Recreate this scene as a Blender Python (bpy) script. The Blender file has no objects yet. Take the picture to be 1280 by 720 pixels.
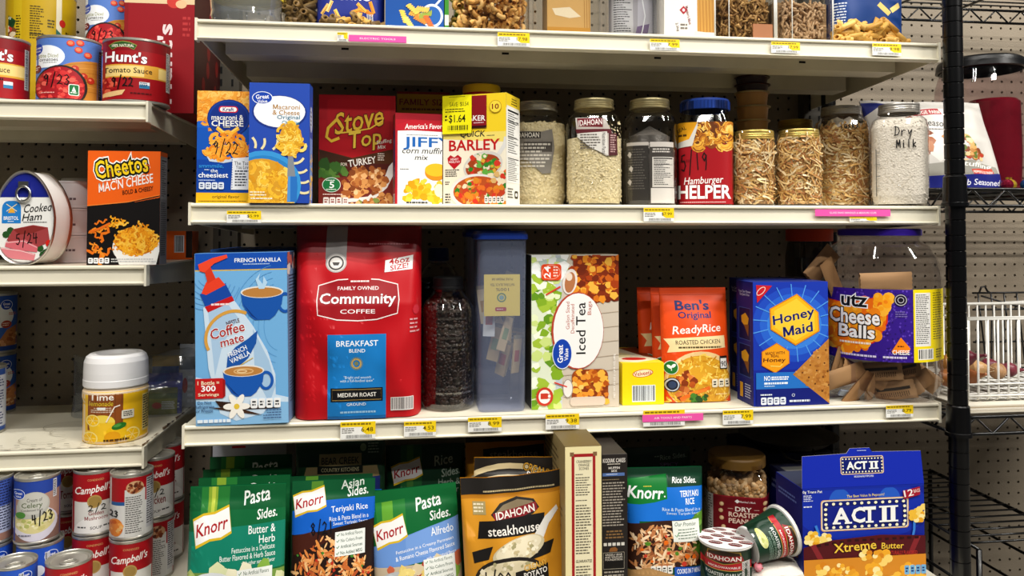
import bpy, bmesh, math, random
from mathutils import Vector, Matrix
from mathutils.noise import noise as pnoise

R = random.Random(7)
S = bpy.context.scene
COL = S.collection
# ---------------------------------------------------------------- camera, light, exposure
CAM = Vector((-.276, -1.2068, -.0396)); YAW = .1269; PIT = .0258; F = 961.; PX0 = 640.; PY0 = 262.
cd = bpy.data.cameras.new('camera'); cam = bpy.data.objects.new('camera', cd); COL.objects.link(cam)
cam.location = CAM; cam.rotation_euler = (math.pi/2 + PIT, 0, -YAW)
cd.sensor_width = 36; cd.lens = F/1280*36; cd.shift_y = (PY0-360)/1280; cd.clip_start = .05
S.camera = cam
S.view_settings.view_transform = 'Standard'; S.view_settings.look = 'None'
S.view_settings.exposure = 0.0; S.view_settings.gamma = 1; S.view_settings.use_curve_mapping = False
S.cycles.transparent_max_bounces = 24; S.cycles.max_bounces = 8; S.cycles.sample_clamp_indirect = 4
W = bpy.data.worlds.new('world'); S.world = W; W.use_nodes = True
W.node_tree.nodes['Background'].inputs[0].default_value = (.95, .97, 1, 1)
W.node_tree.nodes['Background'].inputs[1].default_value = .042
def ceiling_tube(x, y, z, sx, sy, power):
    l = bpy.data.lights.new('ceiling_light', 'AREA'); l.shape = 'RECTANGLE'; l.size = sx; l.size_y = sy
    l.energy = power; l.color = (1, .965, .9)
    o = bpy.data.objects.new('ceiling_light', l); COL.objects.link(o); o.location = (x, y, z)
    d = Vector((0.0, .1, -.1)) - o.location
    o.rotation_euler = Vector((0, d.y*.75, d.z)).to_track_quat('-Z', 'Y').to_euler()
for tx in (-.95, .55):
    for ty in (-1.0, -1.2, -2.2):
        ceiling_tube(tx, ty, 2.15, 1.2, .07, 22)
for ty in (-1.1, -2.4):
    ceiling_tube(2.3, ty, 1.75, 1.2, .07, 52)

# ---------------------------------------------------------------- pixel helpers (photo frame 1280 x 720)
_sy, _cy, _sp, _cp = math.sin(YAW), math.cos(YAW), math.sin(PIT), math.cos(PIT)
def ray(px, py):
    a = (px-PX0)/F; b = (PY0-py)/F
    fw = Vector((_sy*_cp, _cy*_cp, _sp)); u = Vector((-_sy*_sp, -_cy*_sp, _cp)); r = Vector((_cy, -_sy, 0))
    return fw + r*a + u*b
def P(px, py, Y):
    d = ray(px, py); return CAM + d*((Y-CAM.y)/d.y)
def PZ(px, py, Z):
    d = ray(px, py); return CAM + d*((Z-CAM.z)/d.z)
def cyl(x0, x1, Y):
    'centre x, radius of an upright cylinder whose sides touch the two pixel columns, axis on plane y=Y'
    d0, d1 = ray(x0, 300), ray(x1, 300); a0 = math.atan2(d0.x, d0.y); a1 = math.atan2(d1.x, d1.y)
    a = (a0+a1)/2; L = (Y-CAM.y)/math.cos(a)
    return CAM.x + L*math.sin(a), L*math.sin((a1-a0)/2)
def zat(py, x, Y):
    'height of the pixel row above the point (x, Y)'
    fwd = _sy*(x-CAM.x) + _cy*(Y-CAM.y); b = (PY0-py)/F
    t = math.atan(b) + PIT
    return CAM.z + fwd*math.tan(t)
def face(x, y): return math.atan2(CAM.x-x, -(CAM.y-y))

# ---------------------------------------------------------------- materials
def lin(h):
    h = h.lstrip('#')
    if len(h) == 3: h = ''.join(c*2 for c in h)
    o = []
    for i in (0, 2, 4):
        c = int(h[i:i+2], 16)/255; o.append(c/12.92 if c < .04045 else ((c+.055)/1.055)**2.4)
    return (*[c**1.10 for c in o], 1)
_M = {}
def M(h, rough=.45, metal=0., spec=.3, coat=0., bump=0., bscale=80., var=0., vscale=30.):
    k = (h, rough, metal, spec, coat, bump, bscale, var, vscale)
    if k in _M: return _M[k]
    m = bpy.data.materials.new('paint_'+h.strip('#')); m.use_nodes = True; nt = m.node_tree; b = nt.nodes['Principled BSDF']
    c = lin(h); b.inputs['Base Color'].default_value = c
    b.inputs['Roughness'].default_value = rough; b.inputs['Metallic'].default_value = metal
    b.inputs['Specular IOR Level'].default_value = spec; b.inputs['Coat Weight'].default_value = coat; b.inputs['Coat Roughness'].default_value = .12
    if bump or var:
        tc = nt.nodes.new('ShaderNodeTexCoord')
    if bump:
        n = nt.nodes.new('ShaderNodeTexNoise'); n.inputs['Scale'].default_value = bscale; n.inputs['Detail'].default_value = 4
        nt.links.new(tc.outputs['Object'], n.inputs['Vector'])
        bp = nt.nodes.new('ShaderNodeBump'); bp.inputs['Strength'].default_value = bump; bp.inputs['Distance'].default_value = .004
        nt.links.new(n.outputs['Fac'], bp.inputs['Height']); nt.links.new(bp.outputs['Normal'], b.inputs['Normal'])
    if var:
        n = nt.nodes.new('ShaderNodeTexNoise'); n.inputs['Scale'].default_value = vscale; n.inputs['Detail'].default_value = 6
        nt.links.new(tc.outputs['Object'], n.inputs['Vector'])
        r = nt.nodes.new('ShaderNodeValToRGB'); r.color_ramp.elements[0].position = .3; r.color_ramp.elements[1].position = .7
        r.color_ramp.elements[0].color = (c[0]*(1-var), c[1]*(1-var), c[2]*(1-var), 1)
        r.color_ramp.elements[1].color = (min(1, c[0]*(1+var*.5)), min(1, c[1]*(1+var*.5)), min(1, c[2]*(1+var*.5)), 1)
        nt.links.new(n.outputs['Fac'], r.inputs['Fac']); nt.links.new(r.outputs['Color'], b.inputs['Base Color'])
    _M[k] = m; return m
def glass(tint='ffffff', gloss=1.0, rough=.03, cloud=0., ccol='ffffff'):
    'thin clear wall: transparent with a fresnel reflection, optionally a little cloudy'
    k = ('glass', tint, gloss, rough, cloud, ccol)
    if k in _M: return _M[k]
    m = bpy.data.materials.new('clear_wall'); m.use_nodes = True; nt = m.node_tree; nt.nodes.clear()
    o = nt.nodes.new('ShaderNodeOutputMaterial'); t = nt.nodes.new('ShaderNodeBsdfTransparent'); t.inputs[0].default_value = lin(tint)
    g = nt.nodes.new('ShaderNodeBsdfGlossy'); g.inputs['Roughness'].default_value = rough
    fr = nt.nodes.new('ShaderNodeLayerWeight'); fr.inputs['Blend'].default_value = .5
    pw = nt.nodes.new('ShaderNodeMath'); pw.operation = 'POWER'; pw.inputs[1].default_value = 4.; nt.links.new(fr.outputs['Facing'], pw.inputs[0])
    mu = nt.nodes.new('ShaderNodeMath'); mu.operation = 'MULTIPLY_ADD'; mu.inputs[1].default_value = .55*gloss; mu.inputs[2].default_value = .045*gloss; mu.use_clamp = True
    nt.links.new(pw.outputs[0], mu.inputs[0])
    last = t.outputs[0]
    if cloud:
        d = nt.nodes.new('ShaderNodeBsdfDiffuse'); d.inputs[0].default_value = lin(ccol)
        x = nt.nodes.new('ShaderNodeMixShader'); x.inputs[0].default_value = cloud
        nt.links.new(last, x.inputs[1]); nt.links.new(d.outputs[0], x.inputs[2]); last = x.outputs[0]
    x = nt.nodes.new('ShaderNodeMixShader'); nt.links.new(mu.outputs[0], x.inputs[0]); nt.links.new(last, x.inputs[1]); nt.links.new(g.outputs[0], x.inputs[2])
    nt.links.new(x.outputs[0], o.inputs['Surface'])
    _M[k] = m; return m
def mm(c): return M(c) if isinstance(c, str) else c

# ---------------------------------------------------------------- objects
def tag(o, label=None, cat=None, group=None, kind=None):
    if label: o['label'] = label
    if cat: o['category'] = cat
    if group: o['group'] = group
    if kind: o['kind'] = kind
    return o
def thing(name, label, cat, loc=(0, 0, 0), rz=0., group=None):
    o = bpy.data.objects.new(name, None); COL.objects.link(o); o.empty_display_size = .02
    o.location = loc; o.rotation_euler = (0, 0, rz); return tag(o, label, cat, group)
def dup(o, parent=None):
    c = o.copy(); COL.objects.link(c)
    if parent: c.parent = parent
    for ch in list(o.children): dup(ch, c)
    return c

class MB:
    def __init__(s): s.v = []; s.f = []; s.m = []; s.s = []; s.mats = []; s.n = {}
    def mi(s, m):
        m = mm(m)
        if m not in s.mats: s.mats.append(m)
        return s.mats.index(m)
    def add(s, vs, fs, m, smooth=False):
        b = len(s.v); s.v += [tuple(v) for v in vs]; i = s.mi(m)
        for f in fs: s.f.append([b+k for k in f]); s.m.append(i); s.s.append(smooth)
        return s
    def box(s, x0, x1, y0, y1, z0, z1, m, sides=None):
        v = [(x, y, z) for z in (z0, z1) for y in (y0, y1) for x in (x0, x1)]
        fs = dict(bottom=(0, 2, 3, 1), top=(4, 5, 7, 6), front=(0, 1, 5, 4), back=(2, 6, 7, 3), left=(0, 4, 6, 2), right=(1, 3, 7, 5))
        for k, f in fs.items(): s.add([v[i] for i in f], [(0, 1, 2, 3)], (sides or {}).get(k, m))
        return s
    def lathe(s, prof, m, n=36, sq=0, smooth=True, c=(0, 0), wob=None):
        'prof: (r, z) or (r, z, material) from bottom to top; a material on a point colours the band above it'
        ring = []
        for p in prof:
            r, z = p[0], p[1]; row = []
            for i in range(n):
                a = 2*math.pi*i/n; ca, sa = math.cos(a), math.sin(a); k = r
                if sq: k = r/(abs(ca)**sq+abs(sa)**sq)**(1/sq)
                if wob: k *= wob(a, z)
                row.append((c[0]+k*ca, c[1]+k*sa, z))
            ring.append(row)
        cur = m
        for j in range(len(prof)-1):
            if len(prof[j]) > 2: cur = prof[j][2]
            a, b = ring[j], ring[j+1]
            s.add(a+b, [(i, (i+1) % n, n+(i+1) % n, n+i) for i in range(n)], cur, smooth)
        return s
    def disc(s, r, z, m, n=36, sq=0, c=(0, 0)):
        row = []
        for i in range(n):
            a = 2*math.pi*i/n; ca, sa = math.cos(a), math.sin(a); k = r/((abs(ca)**sq+abs(sa)**sq)**(1/sq)) if sq else r
            row.append((c[0]+k*ca, c[1]+k*sa, z))
        return s.add(row, [tuple(range(n))], m)
    def tube(s, pts, r, m, n=6, closed=False, smooth=True, caps=True):
        pts = [Vector(p) for p in pts]; rows = []; N = len(pts)
        up = Vector((0, 0, 1)); prev = None
        for i, p in enumerate(pts):
            if closed: t = pts[(i+1) % N]-pts[i-1]
            else: t = pts[min(i+1, N-1)]-pts[max(i-1, 0)]
            t.normalize()
            if prev is None: a = t.cross(up if abs(t.z) < .9 else Vector((1, 0, 0)))
            else: a = prev - t*prev.dot(t)
            a.normalize(); prev = a; b = t.cross(a)
            rr = r[i] if isinstance(r, (list, tuple)) else r
            rows.append([p+a*rr*math.cos(2*math.pi*k/n)+b*rr*math.sin(2*math.pi*k/n) for k in range(n)])
        vs = [v for row in rows for v in row]; fs = []
        for i in range(N if closed else N-1):
            for k in range(n):
                j = (i+1) % N; fs.append((i*n+k, i*n+(k+1) % n, j*n+(k+1) % n, j*n+k))
        if not closed and caps: fs += [tuple(range(n))[::-1], tuple((N-1)*n+k for k in range(n))]
        return s.add(vs, fs, m, smooth)
    def grid(s, fn, nu, nv, m, smooth=True, flip=False):
        vs = [fn(i/nu, j/nv) for j in range(nv+1) for i in range(nu+1)]; fs = []
        for j in range(nv):
            for i in range(nu):
                a = j*(nu+1)+i; q = (a, a+1, a+nu+2, a+nu+1); fs.append(q[::-1] if flip else q)
        return s.add(vs, fs, m, smooth)
    def prism(s, outline, y0, y1, m, side=None, smooth=False):
        'outline of (x, z), counter-clockwise seen from the front (-y)'
        n = len(outline); a = [(x, y0, z) for x, z in outline]; b = [(x, y1, z) for x, z in outline]
        s.add(a, [tuple(range(n))], m); s.add(b, [tuple(range(n))[::-1]], m)
        return s.add(a+b, [(i, n+i, n+(i+1) % n, (i+1) % n) for i in range(n)], side or m, smooth)
    def art(s, A, frame=None, surf=None, gx=0, gz=0, outline=None):
        'print the artwork on a face: frame = (origin, ex, ez, normal), or surf(x, z, lift) for a curved front'
        A.clip(outline)
        def ccw(vs, f): return f if sum(vs[f[i-1]][0]*vs[f[i]][1]-vs[f[i]][0]*vs[f[i-1]][1] for i in range(len(f))) >= 0 else f[::-1]
        A.it = [(vs, [ccw(vs, tuple(f)) for f in fs], m, L) for vs, fs, m, L in A.it]
        if surf is None:
            o, ex, ez, nn = [Vector(q) for q in frame]
            for vs, fs, m, L in A.it:
                e = EPS*(L+1)
                s.add([o+ex*x+ez*z+nn*e for x, z in vs], fs, m)
            return s
        bm = bmesh.new(); mats = []
        for vs, fs, m, L in A.it:
            m = mm(m)
            if m not in mats: mats.append(m)
            k = mats.index(m); bv = [bm.verts.new((x, z, L*.01)) for x, z in vs]
            for f in fs:
                try: q = bm.faces.new([bv[i] for i in f]); q.material_index = k
                except ValueError: pass
        def cut(axis, step, lo, hi):
            t = lo+step
            while t < hi-1e-6:
                co = [0, 0, 0]; no = [0, 0, 0]; co[axis] = t; no[axis] = 1
                bmesh.ops.bisect_plane(bm, geom=bm.verts[:]+bm.edges[:]+bm.faces[:], plane_co=co, plane_no=no, dist=1e-7)
                t += step
        if gx: cut(0, gx, -A.w/2, A.w/2)
        if gz: cut(1, gz, 0, A.h)
        if gx and gz:
            nu, nv = max(1, round(A.w/gx)), max(1, round(A.h/gz))
            for t in range(1, nu+nv):   # cell diagonals, so that every layer folds along the same creases
                bmesh.ops.bisect_plane(bm, geom=bm.verts[:]+bm.edges[:]+bm.faces[:], plane_co=(-A.w/2+t*gx, 0, 0), plane_no=(1/gx, 1/gz, 0), dist=1e-7)
            cache = {}
            def node(i, j):
                if (i, j) not in cache: cache[(i, j)] = Vector(surf(-A.w/2+i*gx, j*gz, 0))
                return cache[(i, j)]
            def place(x, z, k):
                u, v = (x+A.w/2)/gx, z/gz; i, j = min(nu-1, max(0, int(u))), min(nv-1, max(0, int(v))); fx, fz = u-i, v-j
                if fx+fz <= 1: p = node(i, j)*(1-fx-fz)+node(i+1, j)*fx+node(i, j+1)*fz
                else: p = node(i+1, j+1)*(fx+fz-1)+node(i+1, j)*(1-fz)+node(i, j+1)*(1-fx)
                return (p.x, p.y-k, p.z)
        elif gx:
            nu = max(1, math.ceil(A.w/gx-1e-6))
            def place(x, z, k):
                i = min(nu-1, max(0, int((x+A.w/2)/gx))); xa, xb = -A.w/2+i*gx, min(A.w/2, -A.w/2+(i+1)*gx); t = (x-xa)/(xb-xa)
                return Vector(surf(xa, z, k)).lerp(Vector(surf(xb, z, k)), t)
        else: place = surf
        bm.verts.index_update()
        vs = [place(v.co.x, v.co.y, EPS*(v.co.z*100+1)) for v in bm.verts]
        b0 = len(s.v); nc = {}
        for i, v in enumerate(bm.verts):   # true surface normals, shared by every printed layer
            x, z = v.co.x, v.co.y; key = (round(x, 5), round(z, 5))
            if key not in nc:
                e = .0008; xa, xb = max(-A.w/2, x-e), min(A.w/2, x+e); za, zb = max(0, z-e), min(A.h, z+e)
                n = (Vector(surf(xb, z, 0))-Vector(surf(xa, z, 0))).cross(Vector(surf(x, zb, 0))-Vector(surf(x, za, 0)))
                nc[key] = n.normalized() if n.length > 1e-12 else Vector((0, -1, 0))
            s.n[b0+i] = nc[key]
        for k, m in enumerate(mats):
            s.add_idx(vs if k == 0 else None, [[v.index for v in f.verts] for f in bm.faces if f.material_index == k], m)
        bm.free(); return s
    def add_idx(s, vs, fs, m):
        if vs is not None: s.base = len(s.v); s.v += [tuple(v) for v in vs]
        i = s.mi(m)
        for f in fs: s.f.append([s.base+k for k in f]); s.m.append(i); s.s.append(True)
    def build(s, name, parent=None, loc=None, rot=None, bevel=0):
        me = bpy.data.meshes.new(name); me.from_pydata(s.v, [], s.f)
        for m in s.mats: me.materials.append(m)
        me.polygons.foreach_set('material_index', s.m); me.polygons.foreach_set('use_smooth', s.s); me.update()
        if s.n: me.normals_split_custom_set_from_vertices([tuple(s.n.get(i, (0, 0, 0))) for i in range(len(s.v))])
        o = bpy.data.objects.new(name, me); COL.objects.link(o)
        if parent: o.parent = parent
        if loc is not None: o.location = loc
        if rot is not None: o.rotation_euler = rot
        return o

# ---------------------------------------------------------------- printed artwork (shapes and lettering that ride on a surface)
EPS = .00003
_T = {}
def textmesh(s, off):
    k = (s, off)
    if k in _T: return _T[k]
    c = bpy.data.curves.new('t', 'FONT'); c.body = s; c.size = 1; c.offset = off; c.resolution_u = 2; c.align_x = 'CENTER'
    c.space_line = .9
    o = bpy.data.objects.new('t', c); me = bpy.data.meshes.new_from_object(o)
    vs = [(v.co.x, v.co.y) for v in me.vertices]; fs = [tuple(p.vertices) for p in me.polygons]
    bpy.data.objects.remove(o); bpy.data.curves.remove(c); bpy.data.meshes.remove(me)
    if 'M' in s:   # a capital M whose middle reaches the baseline, so that it stays legible when small
        par = list(range(len(vs)))
        def root(i):
            while par[i] != i: i = par[i]
            return i
        for f in fs:
            for i in f[1:]: par[root(i)] = root(f[0])
        isl = {}
        for i in range(len(vs)): isl.setdefault(root(i), []).append(i)
        nM = 15
        for ids in isl.values():
            xs = [vs[i][0] for i in ids]; ys = [vs[i][1] for i in ids]; a, b, y0, y1 = min(xs), max(xs), min(ys), max(ys)
            if len(ids) != nM or abs((y1-y0)-(.68+2*off)) > .04 or abs((b-a)-(.64+2*off)) > .04 or sum(abs(y-y0) < .01 for y in ys) != 4: continue
            st = .105+1.6*off; fs = [f for f in fs if f[0] not in ids]; k = len(vs); m = (a+b)/2; dg = st*1.15
            q = [(a, y0), (a+st, y0), (a+st, y1), (a, y1), (b-st, y0), (b, y0), (b, y1), (b-st, y1), (a+.01, y1), (a+dg, y1), (m+dg*.45, y0+.06), (m-dg*.45, y0+.06), (b-dg, y1), (b-.01, y1), (m+dg*.45, y0+.06), (m-dg*.45, y0+.06)]
            vs += q; fs += [(k, k+1, k+2, k+3), (k+4, k+5, k+6, k+7), (k+11, k+10, k+9, k+8), (k+15, k+14, k+13, k+12)]
            used = sorted({i for f in fs for i in f}); mp = {i: j for j, i in enumerate(used)}
        used = sorted({i for f in fs for i in f}); mp = {i: j for j, i in enumerate(used)}; vs = [vs[i] for i in used]; fs = [tuple(mp[i] for i in f) for f in fs]
    _T[k] = (vs, fs); return _T[k]
HAND = {'0': [[(.5, 1), (.1, .7), (.1, .3), (.5, 0), (.9, .3), (.9, .7), (.5, 1)]], '1': [[(.5, 1), (.5, 0)]],
 '2': [[(.1, .8), (.4, 1), (.8, .8), (.6, .4), (.05, .05), (.35, .12), (.95, .05)]], '3': [[(.15, .9), (.5, 1), (.85, .8), (.4, .55), (.9, .35), (.6, 0), (.1, .1)]],
 '4': [[(.2, 1), (.1, .5), (.9, .55)], [(.7, .95), (.6, 0)]], '5': [[(.85, 1), (.3, .95), (.2, .6), (.7, .6), (.85, .3), (.5, 0), (.1, .1)]],
 '7': [[(.1, .9), (.9, 1), (.4, 0)]], '8': [[(.5, .55), (.15, .8), (.5, 1), (.8, .8), (.15, .25), (.5, 0), (.9, .25), (.5, .55)]],
 '9': [[(.85, .8), (.5, 1), (.15, .75), (.5, .5), (.85, .85), (.75, .3), (.6, -.05)]], '/': [[(.85, 1.25), (.2, -.3)]],
 'D': [[(.25, 1), (.2, 0)], [(0, .95), (.7, .9), (1, .5), (.7, .1), (.05, 0)]], 'r': [[(.1, .6), (.2, 0)], [(.2, .4), (.5, .6), (.8, .55)]],
 'y': [[(.1, .6), (.3, .2), (.7, .6)], [(.8, .65), (.4, -.35)]], 'M': [[(.05, 0), (.15, 1), (.5, .3), (.85, 1), (.95, 0)]], 'i': [[(.5, .6), (.5, 0)], [(.5, .85), (.55, .9)]],
 'l': [[(.5, 1), (.5, 0)]], 'k': [[(.3, 1), (.3, 0)], [(.85, .6), (.35, .3), (.9, 0)]], 'a': [[(.8, .6), (.3, .6), (.15, .2), (.5, 0), (.8, .5), (.9, 0)]],
 's': [[(.8, .6), (.3, .5), (.75, .2), (.2, 0)]], 'c': [[(.8, .6), (.3, .55), (.2, .15), (.8, .05)]], 'p': [[(.2, .6), (.2, -.4)], [(.2, .5), (.7, .6), (.7, .1), (.2, .1)]],
 'o': [[(.5, .6), (.15, .3), (.5, 0), (.85, .3), (.5, .6)]], ' ': []}
class Art:
    def __init__(s, px, w, h):
        s.x0, s.yt, s.x1, s.yb = px; s.w, s.h = w, h; s.it = []; s.L = 0
        s.kx = w/(s.x1-s.x0); s.kz = h/(s.yb-s.yt); s.rnd = random.Random(int(s.x0*31+s.yt*7))
    def clip(s, outline=None):
        'trim everything to the printed face (or to a convex counter-clockwise outline)'
        e = s.w*.499; O = outline or [(-e, s.h*.001), (e, s.h*.001), (e, s.h*.999), (-e, s.h*.999)]
        edges = [(O[i-1], O[i]) for i in range(len(O))]; out = []
        ins = lambda p, a, b: (b[0]-a[0])*(p[1]-a[1])-(b[1]-a[1])*(p[0]-a[0]) >= -1e-12
        for vs, fs, c, L in s.it:
            act = [(a, b) for a, b in edges if not all(ins(p, a, b) for p in vs)]
            if not act: out.append((vs, fs, c, L)); continue
            nv = []; nf = []
            for f in fs:
                pl = [vs[i] for i in f]
                for a, b in act:
                    r = []
                    for i in range(len(pl)):
                        p, q = pl[i-1], pl[i]; ip, iq = ins(p, a, b), ins(q, a, b)
                        if ip != iq:
                            d1 = (b[0]-a[0])*(p[1]-a[1])-(b[1]-a[1])*(p[0]-a[0]); d2 = (b[0]-a[0])*(q[1]-a[1])-(b[1]-a[1])*(q[0]-a[0]); t = d1/(d1-d2)
                            r.append((p[0]+(q[0]-p[0])*t, p[1]+(q[1]-p[1])*t))
                        if iq: r.append(q)
                    pl = r
                    if len(pl) < 3: break
                if len(pl) >= 3: k = len(nv); nv += pl; nf.append(tuple(range(k, k+len(pl))))
            if nf: out.append((nv, nf, c, L))
        s.it = out; return s
    def q(s, p): return ((p[0]-s.x0)*s.kx-s.w/2, (s.yb-p[1])*s.kz)
    def put(s, pts, fs, c, L=None):
        if L is None: s.L += 1; L = s.L
        s.it.append(([s.q(p) for p in pts], fs, c, L)); return s
    def poly(s, pts, c, L=None): return s.put(pts, [tuple(range(len(pts)))], c, L)
    def rect(s, x0, y0, x1, y1, c): return s.poly([(x0, y0), (x1, y0), (x1, y1), (x0, y1)], c)
    def fill(s, c): return s.rect(s.x0, s.yt, s.x1, s.yb, c)
    def rrect(s, x0, y0, x1, y1, r, c):
        pts = []
        for cx, cy, a0 in ((x1-r, y0+r, -90), (x1-r, y1-r, 0), (x0+r, y1-r, 90), (x0+r, y0+r, 180)):
            for k in range(5): a = math.radians(a0+k*22.5); pts.append((cx+r*math.cos(a), cy+r*math.sin(a)))
        return s.poly(pts, c)
    def ell(s, x, y, rx, ry, c, n=28, L=None, rot=0, a0=0, a1=360):
        cr, sr = math.cos(math.radians(rot)), math.sin(math.radians(rot)); pts = []
        m = n if a1-a0 >= 360 else n+1
        for i in range(m):
            a = math.radians(a0+(a1-a0)*i/n); u, v = rx*math.cos(a), ry*math.sin(a); pts.append((x+u*cr-v*sr, y+u*sr+v*cr))
        return s.poly(pts, c, L)
    def line(s, pts, w, c, closed=False, L=None):
        vs = []; fs = []; N = len(pts)
        for i in range(N):
            if closed: a, b = pts[i-1], pts[(i+1) % N]
            else: a, b = pts[max(i-1, 0)], pts[min(i+1, N-1)]
            dx, dy = b[0]-a[0], b[1]-a[1]; l = math.hypot(dx, dy) or 1; nx, ny = -dy/l*w/2, dx/l*w/2
            vs += [(pts[i][0]+nx, pts[i][1]+ny), (pts[i][0]-nx, pts[i][1]-ny)]
        for i in range(N if closed else N-1): j = (i+1) % N; fs.append((2*i, 2*i+1, 2*j+1, 2*j))
        return s.put(vs, fs, c, L)
    def ring(s, x, y, rx, ry, w, c, n=32, rot=0, a0=0, a1=360):
        cr, sr = math.cos(math.radians(rot)), math.sin(math.radians(rot)); full = a1-a0 >= 360
        pts = []
        for i in range(n if full else n+1):
            a = math.radians(a0+(a1-a0)*i/n); u, v = rx*math.cos(a), ry*math.sin(a); pts.append((x+u*cr-v*sr, y+u*sr+v*cr))
        return s.line(pts, w, c, full)
    def text(s, t, x, y, w, h, c, bold=.012, sh=0, rot=0, out=None, mir=False):
        'lettering fitted to a w x h pixel box centred on (x, y); out = (colour, thickness)'
        bold = round(bold*.5, 4); base = textmesh(t, bold)[0]
        if not base: return s
        xs = [v[0] for v in base]; ys = [v[1] for v in base]
        ax, bx, ay, by = min(xs), max(xs), min(ys), max(ys); cr, sr = math.cos(math.radians(rot)), math.sin(math.radians(rot))
        kx, ky = w/(bx-ax), h/(by-ay)
        for off, cc in ([(bold+o[1], o[0]) for o in (out if isinstance(out, list) else [out] if out else [])] + [(bold, c)]):
            vs, fs = textmesh(t, off); pts = []
            for vx, vy in vs:
                u = (vx-(ax+bx)/2)*kx; v = -(vy-(ay+by)/2)*ky; u -= v*sh
                if mir: u, v = -u, -v
                pts.append((x+u*cr-v*sr, y+u*sr+v*cr))
            s.put(pts, fs, cc)
        return s
    def hand(s, t, x, y, w, h, c='151515', lw=1.3, rot=0):
        s.L += 1; n = len(t); cw = w/n; cr, sr = math.cos(math.radians(rot)), math.sin(math.radians(rot))
        for i, ch in enumerate(t):
            for st in HAND.get(ch, []):
                pts = []
                for a, b in st:
                    u = -w/2+cw*(i+.1+.8*a); v = h/2-h*b; pts.append((x+u*cr-v*sr, y+u*sr+v*cr))
                for pa, pb in zip(pts, pts[1:]):
                    l = math.hypot(pb[0]-pa[0], pb[1]-pa[1]) or 1; ex, ey = (pb[0]-pa[0])/l*lw*.35, (pb[1]-pa[1])/l*lw*.35; s.L += .1; s.line([(pa[0]-ex, pa[1]-ey), (pb[0]+ex, pb[1]+ey)], lw, c, L=s.L)
        return s
    def fine(s, x0, y0, x1, y1, rows, c, fillr=.5, ragged=.25, align='l'):
        'rows of print too small to read'
        s.L += 1; dy = (y1-y0)/rows
        for i in range(rows):
            y = y0+dy*i; e = (x1-x0)*s.rnd.uniform(0, ragged); a, b = x0, x1-e
            if align == 'c': a, b = x0+e/2, x1-e/2
            if align == 'r': a, b = x0+e, x1
            while a < b-.5:
                l = min(b-a, s.rnd.uniform(2, 6)*max(.4, dy/4)); s.poly([(a, y), (a+l, y), (a+l, y+dy*fillr), (a, y+dy*fillr)], c, s.L); a += l+.9*max(.4, dy/4)
        return s
    def bars(s, x0, y0, x1, y1, bg='f2f2f2', fg='1a1a1a', vert=True):
        s.rect(x0, y0, x1, y1, bg); s.L += 1; m = .8; t = (x0 if vert else y0)+m; end = (x1 if vert else y1)-m
        while t < end:
            l = s.rnd.choice((.5, .5, .9, 1.3))
            if vert: s.poly([(t, y0+m), (min(t+l, end), y0+m), (min(t+l, end), y1-m*1.5), (t, y1-m*1.5)], fg, s.L)
            else: s.poly([(x0+m, t), (x1-m*1.5, t), (x1-m*1.5, min(t+l, end)), (x0+m, min(t+l, end))], fg, s.L)
            t += l+s.rnd.choice((.5, .8, 1.1))
        return s
    def facts(s, x0, y0, x1, y1, rows=14, bg='e9e9e6', fg='2a2a2a'):
        s.rect(x0, y0, x1, y1, bg); w = x1-x0
        s.rect(x0+w*.06, y0+(y1-y0)*.03, x1-w*.06, y0+(y1-y0)*.07, fg)
        s.fine(x0+w*.08, y0+(y1-y0)*.1, x1-w*.08, y1-(y1-y0)*.04, rows, fg, .4, .5)
        for t in (.25, .6): s.rect(x0+w*.06, y0+(y1-y0)*t, x1-w*.06, y0+(y1-y0)*(t+.012), fg)
        return s
    def badges(s, x0, y0, x1, y1, n, c='f4f4f4', fg='333333'):
        w = (x1-x0)/n
        for i in range(n):
            a = x0+i*w; s.rrect(a+w*.06, y0, a+w*.94, y1, min(w, y1-y0)*.2, c); s.fine(a+w*.25, y0+(y1-y0)*.25, a+w*.75, y1-(y1-y0)*.15, 2, fg, .6, .1)
        return s
    def blobs(s, region, n, size, cols, kind='chunk', levels=6, spread=.35):
        'food pictures: region = ("e", x, y, rx, ry) or ("p", points)'
        rn = s.rnd; L0 = s.L+1; s.L += levels
        if region[0] == 'e':
            _, ex, ey, rx, ry = region; bb = (ex-rx, ey-ry, ex+rx, ey+ry); ins = lambda a, b: ((a-ex)/rx)**2+((b-ey)/ry)**2 < 1
        else:
            pg = region[1]; bb = (min(p[0] for p in pg), min(p[1] for p in pg), max(p[0] for p in pg), max(p[1] for p in pg))
            def ins(a, b):
                r = False
                for i in range(len(pg)):
                    (xa, ya), (xb, yb) = pg[i-1], pg[i]
                    if (ya > b) != (yb > b) and a < (xb-xa)*(b-ya)/(yb-ya)+xa: r = not r
                return r
        k = 0; tries = 0
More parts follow.
